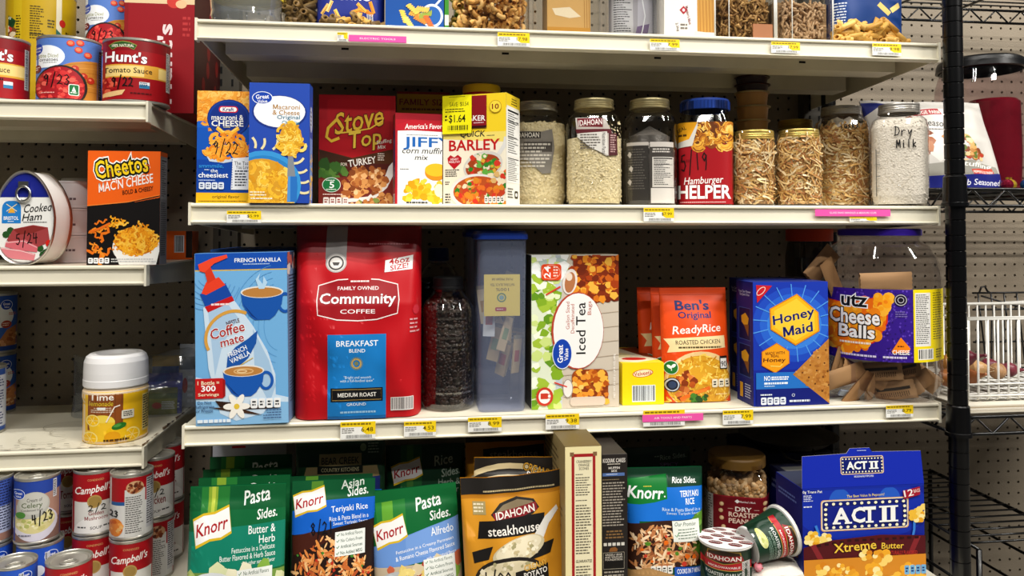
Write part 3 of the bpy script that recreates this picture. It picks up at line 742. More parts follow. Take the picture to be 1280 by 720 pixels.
cx, r = cyl(70, 125, .37); t = thing('plastic_tub', 'dim white plastic tub in the shadow behind the stacked white tins', 'tub', (cx, .385, L2+.0003))
m = MB(); wt = M('c8c4c0', .4); m.lathe([(0, 0), (r*.86, 0), (r*.95, .14), (0, .14)], wt, 32); m.build('tub_body', t); m = MB(); m.lathe([(r, .135), (r, .152), (r*.96, .156), (0, .156)], wt, 32); m.build('tub_lid', t)
def cheetos(A):
    s = A; s.fill('171313'); s.poly([(109, 185), (200, 185), (200, 240), (160, 249), (109, 254)], 'ee6a1a')
    s.line([(109, 254), (160, 249), (200, 240)], 1, 'f08a3a')
    for i in range(8): x = 168+i*4; s.line([(x, 249-i*.7), (x+12, 247-i)], .6, 'd8641e')
    s.text('Cheetos', 151, 204.5, 66, 23, 'f8d423', .03, 0, -9, out=[('fdfdf6', .13), ('16120c', .075)])
    s.text("MAC'N CHEESE", 157, 225, 69, 12, 'f8f4ee', .025, .15, -11); s.text('BOLD & CHEESY', 172, 234.5, 39, 5.5, '281008', .02, .1, -9)
    s.blobs(('p', [(110, 262), (140, 258), (136, 330), (110, 330)]), 9, 6, ['e87a1c', 'c8560e', 'f0962e'], 'curl', 3)
    s.ell(171, 306, 30, 22, 'e9e6e2'); s.poly([(141, 306), (201, 306), (196, 328), (150, 328)], 'f2f0ec'); s.ell(171, 298, 27, 18, 'c8780e')
    s.blobs(('e', 171, 298, 27, 18), 90, 4.4, ['f4b02a', 'eb9c1c', 'f8c650', 'e08a12', 'f6bc3c'], 'curl'); s.poly([(142, 304), (150, 314), (168, 318), (188, 316), (199, 306), (196, 320), (190, 327), (150, 327)], 'f4f2ee')
    s.blobs(('e', 142, 275, 12, 6), 9, 4, ['f4b02a', 'eb9c1c', 'f8c650'], 'curl', 3); s.line([(112, 287), (124, 283), (138, 276)], 3, 'e8741c')
    s.badges(111, 319, 138, 326, 4); s.fine(140, 320, 196, 326, 2, 'cfcfcf', .5, .1)
def cheetos_side(A):
    s = A; s.fill('8b8a8e'); w, h = s.x1, s.yb; s.rect(0, 0, w, h*.04, 'c85a18'); s.facts(w*.12, h*.06, w*.9, h*.42, 16, 'a3a3a6', '2a2a2e'); s.fine(w*.12, h*.45, w*.9, h*.93, 26, '3a3a40', .45, .3)
for k in range(3):
    carton('macaroni_box', ['orange and black macaroni box at the front of its row beside the white tins', 'second orange macaroni box, only its grey side showing behind the front one', 'third orange macaroni box, deepest of the row beside the white tins'][k], 'box', (109, 185, 200, 328), .125+k*.038, .036, L2, 'e2651a' if k == 0 else 'd9611a', cheetos if k == 0 else None, sides={'right': '8b8a8e'}, right=cheetos_side, group='orange macaroni boxes in a row', w=None if k == 0 else .1092, h=.187)
def ob(A): s = A; s.fill('d8621c'); s.bars(218, 294, 230, 314, 'c8ccd0'); s.rect(232, 288, 240, 320, '241610')
carton('macaroni_box', 'small orange box with a barcode lying deep on the shelf behind the macaroni row', 'box', (206, 289, 240, 322), .35, .07, L2, 'c8571a', ob, rz=.1)

# ---- third left shelf
def gvsoup(A, seed=0):
    s = A; s.fill('2a55a8'); s.poly([(s.x0, s.yt+40), (s.x1, s.yt+20), (s.x1, s.yb), (s.x0, s.yb)], '3a68b8'); x, y = s.x1-7, s.yt
    s.poly([(x-16, y+58), (x-6, y+44), (x+7, y+38), (x+7, y+72), (x-16, y+75)], 'b87a4a'); s.blobs(('p', [(x-14, y+58), (x-6, y+47), (x+6, y+42), (x+6, y+70), (x-14, y+73)]), 22, 2.6, ['d8a070', 'c08050', 'e0c090', '9a5a34'], 'chunk')
    s.ell(x-14, y+26, 16, 15, 'eef0f2'); s.great(x-7, y+12, 7, 6); s.ell(x-7, y+37, 6.5, 5, 'b04a3a'); s.fine(x-12, y+35, x-3, y+40, 2, 'f0d8c8'); s.fine(x-4, y+22, x+5, y+26, 2, 'c86a5a')
    s.rect(s.x0, s.yb-6, s.x1, s.yb, '284a94')
g = 'blue soup cans stacked at the left'
can('soup_can', 'upper blue soup can of the pair stacked against the perforated panel at left', -32, 23.5, .395, L3+.1145, .114, (-32, 366, 23.5, 437), gvsoup, '2a55a8', g)
can('soup_can', 'lower blue soup can of the pair stacked against the perforated panel at left', -32, 23.5, .395, L3, .114, (-32, 440, 23.5, 513), gvsoup, '2a55a8', g)
def backlab(A): s = A; s.fill('c9ccd6'); s.rect(s.x0, s.yt, s.x1, s.yt+8, '3a5aa0'); s.fine(s.x1-30, s.yt+10, s.x1-3, s.yb-6, 18, '50557a', .5, .25); s.rect(s.x0, s.yb-5, s.x1, s.yb, '3a5aa0')
can('soup_can', 'small can showing its printed back label at the left edge by the stacked blue cans', -46, 11.5, .235, L3, .115, (-46, 464, 11.5, 543), backlab, 'c9ccd6')
def lemonade():
    Y = .175; cx, r = cyl(105, 189, Y); H = zat(443, cx, Y-.02)-L3; t = thing('drink_mix_canister', 'yellow lemonade mix canister with a white screw lid on the rusty shelf', 'canister', (cx, Y, L3+.0003), face(cx, Y)+.05)
    hb = H*.60; prof = [(r*.93, 0), (r*.98, .004), (r*.98, hb*.10), (r*.97, hb*.2), (r*.955, hb*.38), (r*.955, hb*.75), (r*1.0, hb*.86), (r*.99, hb*.97), (r*.96, hb)]
    def rad(z):
        for (a, b), (c, d) in zip(prof, prof[1:]):
            if b <= z <= d: return a+(c-a)*(z-b)/max(1e-6, d-b)
        return prof[-1][0]
    m = MB(); m.lathe([(0, 0)]+prof, 'f0d8b8', 48); m.lathe(prof[-1:]+[(r*.93, hb+.004), (r*.93, hb+.01)], 'ead2b2', 48)
    m.build('canister_body', t)
    m = MB(); A = Art((105, 488, 189, 556), 2*r*.97, hb); s = A; s.fill('f0bd1c'); s.rect(105, 488, 189, 556, 'f2c220')
    s.rect(111, 489, 154, 538, '9a5624')
    for i in range(6): s.line([(112+i*8, 490), (112+i*8, 537)], .6, '7a3e16')
    s.text('Time', 127, 494.5, 30, 9, 'fbf3e6', .03); s.text('lemonade', 127, 503, 29, 6.5, 'f2d23c', .015, .1); s.fine(114, 508.5, 143, 516, 3, 'd8c4b0', .5, .3, 'c'); s.rect(122, 508, 132, 511, 'f2f2ee')
    s.ell(128, 527, 16, 9, 'f6da5a'); s.poly([(112, 528), (144, 528), (140, 552), (116, 552)], 'f4c832')
    for (x, y, q) in ((117, 525, 8), (114, 548, 9), (166, 546, 10)): s.ell(x, y, q, q*.95, 'f8e48a'); s.ell(x, y, q*.82, q*.78, 'f4c21a'); [s.line([(x, y), (x+q*.75*math.cos(k), y+q*.72*math.sin(k))], .5, 'fae9a0') for k in range(0, 6)]
    s.ell(146, 541, 13, 9, 'f2c41c'); s.ell(141, 546, 10, 7, 'e8a818'); s.ell(149, 533, 9.5, 4.2, '2f7a2a', rot=-12); s.ell(147, 532, 5, 2, '58a048', rot=-12)
    s.line([(133, 527), (143, 508), (150, 506)], 1.6, 'fbeee0'); s.rrect(152, 513, 168, 524, 1.5, 'e8e2d0'); s.fine(154, 515, 166, 522, 3, '3a3a34', .6, .1, 'c')
    s.fine(130, 549, 162, 553, 1, '5a3a10', .7, .05); s.rect(179, 496, 188, 545, 'e8d48a'); s.fine(180, 498, 188, 544, 14, '222222', .5, .2)
    m.art(A, surf=lambda x, z, k: (x, -math.sqrt(max(1e-8, (rad(z)+k+.0002)**2-x*x)), z), gx=.004, gz=hb/14); m.build('printed_sleeve', t)
    w = M('f2f0f0', .38, 0, .5, .2); m = MB(); h0 = hb+.004
    m.lathe([(r*.96, h0), (r*.985, h0+.002), (r*.985, h0+.012), (r*.975, h0+.013), (r*.975, h0+.024), (r*.96, H-.012), (r*.9, H-.004), (r*.8, H), (r*.62, H), (r*.55, H-.006), (0, H-.006)], w, 48); m.build('screw_lid', t)
lemonade()
def crinkle_bag(name, label, px, Y, zs, T, mat, seed, cat='bag', rows=None):
    x0, yt, x1, yb = px; a, b = P(x0, yb, Y), P(x1, yb, Y); w = b.x-a.x; H = P((x0+x1)/2, yt, Y).z-zs; m = MB()
    def f(u, v, s):
        x = (u-.5)*w; z = v*H*(.8+.25*pnoise(Vector((u*3, seed, 1)))); e = max(0, 1-abs(2*u-1)**3)**.5*max(0, 1-v**2)**.5
        return (x, s*(T/2*e+.004)+.012*pnoise(Vector((u*7+seed, v*6, s)))*e, max(0, z)+.004*pnoise(Vector((u*9, v*9, seed))) * (v > .02))
    m.grid(lambda u, v: f(u, v, -1), 30, 16, mat); m.grid(lambda u, v: f(u, v, 1), 30, 16, mat, True, True)
    return tag(m.build(name, None, ((a.x+b.x)/2, Y, zs+.0006)), label, cat)
bg = crinkle_bag('plastic_bag', 'clear crinkled plastic bag of small packets at the back of the rusty shelf', (92, 424, 252, 500), .36, L3, .10, glass('f2f4f6', 1.6, .12, .16, 'aab0b8'), 3)
for (x0, y0, x1, y1, c1, c2, Y, lb) in ((178, 468, 226, 487, '3b3f9a', '6a6ad0', .33, 'violet foil packet inside the clear bag behind the lemonade canister'), (180, 486, 220, 497, '8a8a2c', '5a6a22', .325, 'olive packet at the bottom of the clear bag behind the lemonade canister'), (188, 446, 222, 470, 'b8963a', '2f5aa0', .375, 'blue and tan packet standing inside the clear bag on the rusty shelf'), (222, 432, 244, 488, 'b8bcc4', '6f747c', .38, 'pale printed packet at the right end of the clear bag on the rusty shelf')):
    def pk(A, c1=c1, c2=c2):
        s = A; s.fill(c1); h = s.yb-s.yt; w = s.x1-s.x0; s.rect(s.x0, s.yt+h*.2, s.x1, s.yt+h*.4, c2); s.ell(s.x0+w*.4, s.yt+h*.65, w*.15, h*.12, 'c84a3a'); s.fine(s.x0+w*.55, s.yt+h*.5, s.x1-2, s.yb-2, 5, 'd8dce4')
    zz = max(L3, P(200, y1, Y).z-0.0)
    pouch('snack_packet', lb, 'packet', (x0, y0, x1, y1), Y, L3 if y1 < 500 else zz, .012, c1, pk, x0, grid=.008, h=P(200, y0, Y).z-L3)

# ---- bottom left: soup cans on the base deck
RED = 'a8141f'
def celery(A):
    s = A; s.fill('2c4aa0'); s.poly([(s.x0, 625), (s.x1, 615), (s.x1, s.yb), (s.x0, s.yb)], 'b08a7a'); s.rect(s.x0, 655, s.x1, s.yb, '8a6a60')
    s.ell(49, 658, 28, 24, 'd8d4e0'); s.ell(48, 654, 26, 17, 'd9cf98'); s.blobs(('e', 48, 652, 24, 14), 60, 2.6, ['e6dfb0', 'cfc684', 'efe9c8', 'b8bb70'], 'chunk'); s.ell(47, 632, 20, 18, 'b9b8b0'); s.rect(26, 632, 50, 650, 'b9b8b0'); s.ell(47, 630, 18, 15, 'c4c3bc')
    s.text('Cream of', 48, 625, 19, 5, '4a4a44', .01); s.text('Celery', 45, 633, 26, 9, '55683c', .015); s.text('Condensed Soup', 45, 639, 27, 3.6, '4a4a44', .01); s.great(28, 617, 7.5, 6.5)
    s.ell(31, 645, 6, 4.5, '4f8a3c'); s.rect(71, 601, 75.5, 626, 'd8d8dc'); s.fine(71.5, 603, 75, 625, 9, '222222', .5, .1); s.hand('4/23', 58, 650, 27, 13, '101010', 1.5, -8); s.fine(28, 672, 48, 675, 1, '6a6a80')
def nutri(A): s = A; s.fill('2c4aa0'); s.rect(s.x0, 650, s.x1, s.yb, 'a07868'); s.rect(3, 605, 20, 676, 'b9c0d8'); s.rect(3, 605, 20, 640, '4a62b0'); s.fine(4, 607, 19, 674, 18, '20244a', .45, .25)
def blue2(A): s = A; s.fill('2a5ac0'); s.rect(s.x0+20, s.yt+14, s.x0+26, s.yt+30, 'd8dce8'); s.ell(s.x0+28, s.yt+28, 8, 7, 'e8ecf4'); s.great(s.x1-16, s.yt+12, 8, 6.5); s.bars(s.x1-24, s.yt+6, s.x1-18, s.yt+28, 'd8dce8')
def campb(A, word='Golden\nMushroom', back=False, split=.46, date=None):
    s = A; w, h = s.x1-s.x0, s.yb-s.yt; xm = (s.x0+s.x1)/2; ym = s.yt+h*split
    s.fill('dcdad6'); s.rect(s.x0, s.yt, s.x1, ym, RED); s.rect(s.x0, s.yb-h*.02, s.x1, s.yb, 'c8b060')
    s.text('CONDENSED', xm, s.yt+h*.09, w*.36, h*.035, 'd8a870', .01); s.text("Campbell's", xm-w*.04, s.yt+h*.265, w*.82, h*.17, 'f6f2ee', .028, .28, -5); s.ell(xm-w*.02, ym, w*.16, h*.11, 'b89a5a'); s.ell(xm-w*.02, ym, w*.13, h*.09, 'a08448')
    s.ell(xm, s.yb-h*.02, w*.46, h*.27, 'eceae8'); s.text(word, xm+w*.02, s.yt+h*.70, w*.5, h*.15, '8a1c22', .02)
    s.text('SOUP', xm+w*.02, s.yb-h*.09, w*.26, h*.05, '2a2a2a', .02); s.fine(s.x0+w*.12, s.yb-h*.12, s.x0+w*.34, s.yb-h*.07, 1, '555555'); s.fine(s.x1-w*.32, s.yb-h*.12, s.x1-w*.12, s.yb-h*.07, 1, '555555')
    if date: s.hand(date, xm+w*.04, s.yt+h*.57, w*.42, h*.1, '151515', 1.1)
def campside(A):
    s = A; w, h = s.x1-s.x0, s.yb-s.yt; s.fill('d6d5d3'); s.rect(s.x0, s.yt, s.x1, s.yt+h*.42, RED); s.rect(s.x0, s.yt+h*.4, s.x0+w*.34, s.yt+h*.46, '2f5f9a'); s.rect(s.x0+w*.34, s.yt+h*.2, s.x0+w*.80, s.yb, 'cfcecb')
    s.ell(s.x0+w*.57, s.yt+h*.17, w*.2, h*.11, 'c9a078'); s.blobs(('e', s.x0+w*.57, s.yt+h*.17, w*.18, h*.095), 18, w*.05, ['7a3a20', '9a5530', '5a2a18'], 'chunk'); s.fine(s.x0+w*.36, s.yt+h*.32, s.x0+w*.78, s.yb-h*.05, 17, '55504e', .4, .3)
    s.rect(s.x0+w*.83, s.yt+h*.04, s.x1, s.yb-h*.1, 'c2c2c6'); s.fine(s.x0+w*.84, s.yt+h*.06, s.x1-w*.02, s.yb-h*.15, 20, '333338', .45, .2)
    s.ell(s.x0+w*.14, s.yt+h*.83, w*.17, h*.15, 'd8843a'); s.blobs(('e', s.x0+w*.14, s.yt+h*.83, w*.14, h*.12), 12, w*.05, ['c8641e', 'e8a050', 'e0b070'], 'chunk'); s.hand('23', s.x0+w*.1, s.yt+h*.6, w*.2, h*.1, '151515', 1.5)
Hs = .1015; Z1 = ZD; Z2 = ZD+Hs+.001
gs = 'soup cans on the base deck'
def sc(label, x0, x1, Y, z, fn, base, yt, yb): return can('soup_can', label, x0, x1, Y, z, Hs, (x0, yt, x1, yb), fn, base, gs)
sc('blue can at the left edge showing ingredients, upper of its stack under the rusty shelf', -36, 23, .1, Z2, nutri, '2c4aa0', 606, 686)
sc('blue can under the one showing ingredients at the left edge', -36, 23, .1, Z1, blue2, '2a5ac0', 686, 760)
sc('celery soup can dated 4/23, upper of its stack under the rusty shelf', 22, 81, .1, Z2, celery, '2c4aa0', 600, 682)
sc('blue can directly under the celery soup can dated 4/23', 26, 86, .1, Z1, blue2, '2a5ac0', 684, 760)
sc('golden mushroom soup can, upper of its stack, left of the can with printed back', 95, 152, .125, Z2, lambda A: campb(A, 'Golden\nMushroom', date='2/2'), RED, 600, 678)
sc('red soup can directly under the golden mushroom can', 95, 152, .125, Z1, lambda A: campb(A, 'Mushroom'), RED, 680, 756)
sc('red soup can with its printed side facing out, upper of its stack', 141, 196, .10, Z2, campside, 'd6d5d3', 600, 680)
sc('red soup can with part of its script lettering showing under the can with printed side', 141, 196, .10, Z1, lambda A: (campb(A, 'Chicken'), None)[1], RED, 681, 757)
sc('red soup can half hidden behind the can with printed side, upper layer', 172, 222, .185, Z2, lambda A: campb(A, 'Chicken', date='2/2'), RED, 590, 665)
sc('red soup can half hidden behind the can with printed side, lower layer', 172, 222, .185, Z1, campside, RED, 665, 738)
sc('red soup can deepest in the shade by the green pouches, upper layer', 188, 234, .265, Z2, lambda A: campb(A, 'Chicken\nRice', date='2/23'), RED, 585, 652)
sc('red soup can deepest in the shade by the green pouches, lower layer', 188, 234, .265, Z1, lambda A: campb(A, 'Golden\nMushroom'), RED, 652, 718)
sc('dim upper red can in shade between the celery and golden mushroom cans', 66, 114, .23, Z2, lambda A: campb(A, 'Tomato'), RED, 590, 660)
sc('dim lower red can in shade between the celery and golden mushroom cans', 66, 114, .23, Z1, lambda A: campb(A, 'Tomato'), RED, 660, 730)
sc('single red condensed soup can in the front row with its ring pull lid showing', 62, 122, .02, Z1, lambda A: campb(A, 'Tomato'), RED, 697, 785)
sc('single front blue can at the lower left corner with its ring pull lid showing', -3, 54, .02, Z1, blue2, '2a5ac0', 697, 785)
# ================================================================ long shelves: mason jar shelf (middle) and pasta shelf (top)
def kraft(A):
    s = A; s.fill('1c66c4'); s.rect(246, 160, 313, 240, '155ab8'); s.rect(246, 114, 313, 152, 'e8a23c')
    s.blobs(('p', [(246, 114), (313, 114), (313, 158), (246, 158)]), 110, 4.6, ['f0b04a', 'e89a34', 'f6c46a', 'd98828', 'f2ba58'], 'mac')
    s.rect(246, 200, 313, 241, '0f4aa6')
    s.ell(285.5, 148, 27, 23.5, '0a2a72'); s.ell(285.5, 148, 26, 22.5, '12429c'); s.ell(285.5, 148, 23.5, 20.5, '0f3488')
    s.line([(271, 160), (278, 166), (288, 167), (298, 160)], 5, 'f2b632'); s.line([(271, 159), (278, 164.5), (288, 165.5), (298, 159)], 1.4, 'fad878')
    s.rrect(273, 133, 297, 141, 3.8, 'd8222c'); s.rrect(274.5, 134.2, 295.5, 139.8, 2.8, 'f4f2ee'); s.text('Kraft', 285, 137, 14, 4.8, '1a3a80', .04)
    s.text('macaroni &', 284, 147, 40, 6.5, 'f4f2ea', .02); s.text('CHEESE', 284, 154.5, 40, 7.5, 'f4f2ea', .03); s.fine(279, 159, 291, 160.5, 1, 'e8d8a0')
    s.poly([(255, 190), (263, 199), (285, 199), (305, 194), (312, 186), (312, 190), (305, 199), (280, 204), (262, 202)], 'c8d4e4')
    s.blobs(('p', [(257, 190), (266, 172), (285, 167), (310, 176), (312, 188), (296, 196), (266, 197)]), 80, 5, ['f0a030', 'e88c20', 'f8b84a', 'd87c1c', 'f4aa3c'], 'mac')
    s.hand('9/22', 282, 185, 33, 15, '101018', 1.3, 3)
    s.text('smmmile,', 264.5, 208, 31, 5.5, '3a9ae0', .02, .1); s.fine(256, 212, 262, 214, 1, 'd8e4f4'); s.text('the', 268, 213.5, 9, 4.5, 'e8f0fa', .02); s.text('cheesiest', 267, 219, 37, 6.5, 'f4f8fc', .025)
    s.poly([(291, 198), (313, 196), (313, 237), (289, 237)], 'e6e9ee'); s.text('The Taste', 304, 204, 22, 4.5, '22262c', .01); s.text('You Love', 304, 209, 18, 4.5, '22262c', .01); s.fine(294, 213, 312, 234, 6, '454b55', .5, .3)
    for k in range(12): s.ell(290.5, 200+k*3.1, .7, .7, '1f5cb0', 6)
    s.badges(249, 228, 281, 236.5, 4, 'dfe6f0', '2a4a80'); s.fine(249, 225, 275, 227, 1, 'cfdcf0')
    s.rect(246, 241, 313, 254, 'f0bc22'); s.text('original flavor', 283, 246.5, 34, 5, '3a2a10', .012); s.fine(249, 251, 312, 253, 1, '4a3a12')
ZBs = ZB
carton('macaroni_box', 'blue macaroni box dated 9/22 with yellow bottom band at the shelf left end', 'box', (246, 114, 315, 254), .012, .035, ZBs, '1650a8', kraft)
def gvmac(A):
    s = A; s.fill('2a50b0'); s.line([(312.5, 105), (385, 105)], 1, '3d66c4')
    s.ell(349, 142, 33.5, 21.5, '1d3a8c'); s.ell(349, 141, 31.5, 19.8, 'eef0f4')
    s.ell(328, 124, 12.5, 8, 'eef2f8'); s.ell(328, 124, 11.6, 7.2, '1749b0'); s.text('Great', 328, 122.5, 16, 5.5, 'fff', .025, 0, -4); s.text('Value', 328, 128.3, 12, 4, 'fff', .02, 0, -4)
    s.text('Macaroni', 357.5, 135, 33, 6, 'b8862c', .008); s.text('& Cheese', 357, 142, 33, 6, 'b8862c', .008); s.text('Original', 360, 148.5, 28, 6.5, '2f7a94', .008); s.text('Cheddar', 363, 154.5, 22, 5, '4a94a8', .008)
    for (x, y, r0) in ((320, 180, -15), (331, 182, 15), (346, 183, 25), (374, 204, 60), (377, 217, 75), (379, 230, 85), (380, 243, 88)):
        c, sn = math.cos(math.radians(r0)), math.sin(math.radians(r0)); s.line([(x+(-sn*v - c*2*(v/7)**2), y+(c*v-sn*2*(v/7)**2)) for v in (-7, -3, 0, 3, 7)], 3, 'e8dcae'); 
    s.ell(330, 233, 46, 43, '3f9ad8'); s.ell(330, 235, 42, 39, '2f86c6'); s.ell(328, 236, 39, 36, 'd8a030')
    s.blobs(('e', 328, 236, 37, 33), 120, 5, ['f2c23a', 'e8ae2a', 'f8d466', 'd99a20', 'eeb83a'], 'mac')
    s.poly([(360, 196), (366, 196), (369, 222), (359, 222)], '8a9098'); s.poly([(360, 222), (371, 222), (371, 254), (359, 254)], '2f78c4'); s.poly([(360, 222), (363, 222), (363, 254), (359, 254)], '5a9ad8')
    s.ell(363, 176, 14, 21, 'd8a030'); s.blobs(('e', 363, 176, 14, 21), 60, 4.2, ['f4ce50', 'e8b432', 'f8dc78', 'd8a024', 'f0c040'], 'mac')
    s.fine(314, 241, 334, 248, 2, 'f4e8c8'); s.fine(315, 249, 345, 252, 1, 'f8f0e0')
def gvside(A):
    s = A; w, h = s.x1, s.yb; s.fill('2a52b0'); s.ell(w*.5, h*.29, w*.4, h*.11, 'b9c4dc'); s.fine(w*.3, h*.22, w*.7, h*.36, 4, '6a6a80'); s.rect(w*.1, h*.45, w*.9, h*.97, '7a9ad8'); s.blobs(('p', [(w*.1, h*.62), (w*.9, h*.58), (w*.9, h*.98), (w*.1, h*.98)]), 26, w*.16, ['e8b84a', 'd89a30', 'f0cc70', '9ab0e0'], 'mac')
for k in range(5):
    carton('macaroni_box', ['front blue macaroni box with a spoonful picture, overhanging its shelf edge', 'second blue macaroni box in the row behind the one with the spoon', 'third blue macaroni box in the row behind the one with the spoon', 'fourth blue macaroni box in the row behind the one with the spoon', 'last blue macaroni box in this row, beside the red box'][k], 'box', (312, 105, 386, 255.5), -.006+k*.0355, .0345, ZBs, '2a50b0', gvmac if k == 0 else None, right=gvside, group='blue macaroni boxes in a row', w=.0895, h=.183)
def stove(A):
    s = A; s.fill('b0141f'); s.rect(399, 119, 495, 150, 'a3101b'); s.rrect(408, 124, 488, 172, 4, 'a6111c'); s.rrect(409, 125, 487, 171, 3, 'b0141f')  # top band darkened: shadow of the shelf above painted into the print
    s.poly([(399, 186), (440, 196), (495, 184), (495, 204), (440, 210), (399, 202)], '5a3418'); s.poly([(399, 186), (440, 197), (446, 210), (399, 203)], '42240f')
    s.rect(399, 203, 495, 254, '5a2018'); s.blobs(('p', [(399, 203), (430, 205), (434, 222), (399, 224)]), 26, 6, ['3f6a2a', '2f5420', '5a8238', '4a742e'], 'chunk'); s.poly([(399, 222), (495, 214), (495, 254), (399, 254)], '7a2a20')
    s.poly([(432, 246), (460, 243), (478, 226), (486, 206), (495, 196), (495, 210), (484, 232), (466, 248), (436, 250)], 'e6e2de')
    s.blobs(('p', [(427, 226), (440, 208), (462, 204), (480, 212), (484, 226), (464, 242), (430, 244)]), 110, 4, ['d89a5a', 'c07c40', 'e8b47a', 'a8602e', 'f0c898', '8a4a22'], 'chunk')
    s.blobs(('p', [(438, 252), (462, 248), (480, 238), (488, 238), (492, 254), (438, 254)]), 50, 3.6, ['d89a5a', 'c07c40', 'e8b47a', 'a8602e', '8a9a50'], 'chunk')
    s.text('Stove', 449, 149, 62, 26, 'e4bc3c', .02, .25, -12, out=('6a0a10', .03)); s.text('Top', 456, 175, 42, 26, 'e9c648', .02, .2, -10, out=('6a0a10', .03))
    s.line([(420, 150), (410, 160), (408, 171), (414, 176), (424, 172)], 3.6, 'e4bc3c'); s.line([(424, 166), (440, 164), (462, 160), (478, 150), (479, 146)], 1.6, 'e9c648')
    s.text('Stuffing', 480, 176, 19, 6, 'f0e4d8', .012, .15, -10); s.text('Mix', 477, 182, 10, 5, 'f0e4d8', .012, .15, -8)
    s.text('TURKEY', 452.5, 200.5, 35, 8.5, 'f4ece4', .03, 0, -9); s.text('FOR', 430, 204, 8, 4, 'e8d8c8', .02); s.fine(472, 190, 482, 200, 4, 'e8d8c8')
    s.ell(414.5, 229, 11.5, 9, 'dfe8e0'); s.ell(414.5, 229, 10.8, 8.3, '1f7a44'); s.text('5', 415, 229, 6, 8, 'f4f8f4', .03); s.fine(408, 223, 421, 225, 1, 'e8f0e8'); s.fine(408, 234, 421, 236, 1, 'e8f0e8')
    s.badges(404, 244, 436, 253, 4, 'e8e0dc', '8a2a20'); s.fine(404, 240, 436, 242, 1, 'f0d8d0')
carton('stuffing_box', 'dark red stuffing mix box with gold lettering beside the blue macaroni row', 'box', (398.5, 119, 494, 254), .10, .045, ZBs, 'a8121d', stove)
def family(A): s = A; s.fill('b8941c'); s.rect(s.x0, 115, s.x1, 118, '8a1c18'); s.rect(s.x0, 141, s.x1, 256, '7a1420'); s.text('FAMILY SIZE', 530, 127.5, 62, 7.5, '7a1420', .03); s.fine(502, 135, 556, 139, 1, '6a3a14', .6, .05)
carton('stuffing_box', 'dim family size box with a mustard top band behind the corn muffin mix', 'box', (496, 115, 562, 254), .20, .05, ZBs, '8a1822', family)
def jiffy(A):
    s = A; s.fill('b3162a'); s.rect(494, 142, 552, 150, '9c1024')
    s.rect(497, 160, 553, 254, 'f0f0ef'); s.poly([(495, 157), (515, 150), (553, 150), (553, 164), (515, 163), (497, 164)], 'bc182c')
    s.text("America's Favorite", 533, 157.5, 54, 6.5, 'f4f0ee', .03, .1, -2)
    s.text('JIFFY', 535, 179, 62, 16, '1f6ab8', .035); s.fine(508, 168, 548, 170, 1, 'a0a0a0')
    s.text('corn muffin', 529, 187.5, 52, 7.5, '1c1a18', .006, .25); s.text('mix', 527, 196, 16, 6, '1c1a18', .006, .25); s.fine(500, 210, 512, 212, 1, '666666')
    s.blobs(('p', [(506, 232), (520, 220), (534, 224), (536, 246), (508, 248)]), 50, 4, ['e8b41c', 'f0c232', 'd8a010', 'f4cc4a'], 'chunk'); s.ell(545, 214, 14, 10, 'd8901c'); s.ell(545, 211, 14, 8, 'f0bc2c'); s.blobs(('e', 546, 238, 12, 14), 26, 4, ['f0c232', 'e8b41c', 'f4cc4a'], 'chunk'); s.ell(549, 236, 6, 8, 'f4ecc8')
    s.fine(508, 250, 536, 253, 1, '4a4a4a', .7, .05)
def jiffyL(A): s = A; s.fill('8a1428'); w, h = s.x1, s.yb; s.rect(w*.3, h*.18, w, h*.72, '1a2a5a'); s.ell(w*.6, h*.76, w*.34, h*.06, '2a2a30'); s.bars(w*.3, h*.88, w*.95, h*.98)
carton('corn_muffin_box', 'white and red corn muffin mix box with blue lettering, left of the barley box', 'box', (494, 142, 553, 254), .055, .04, ZBs, 'b3162a', jiffy, left=jiffyL, rz=.12)
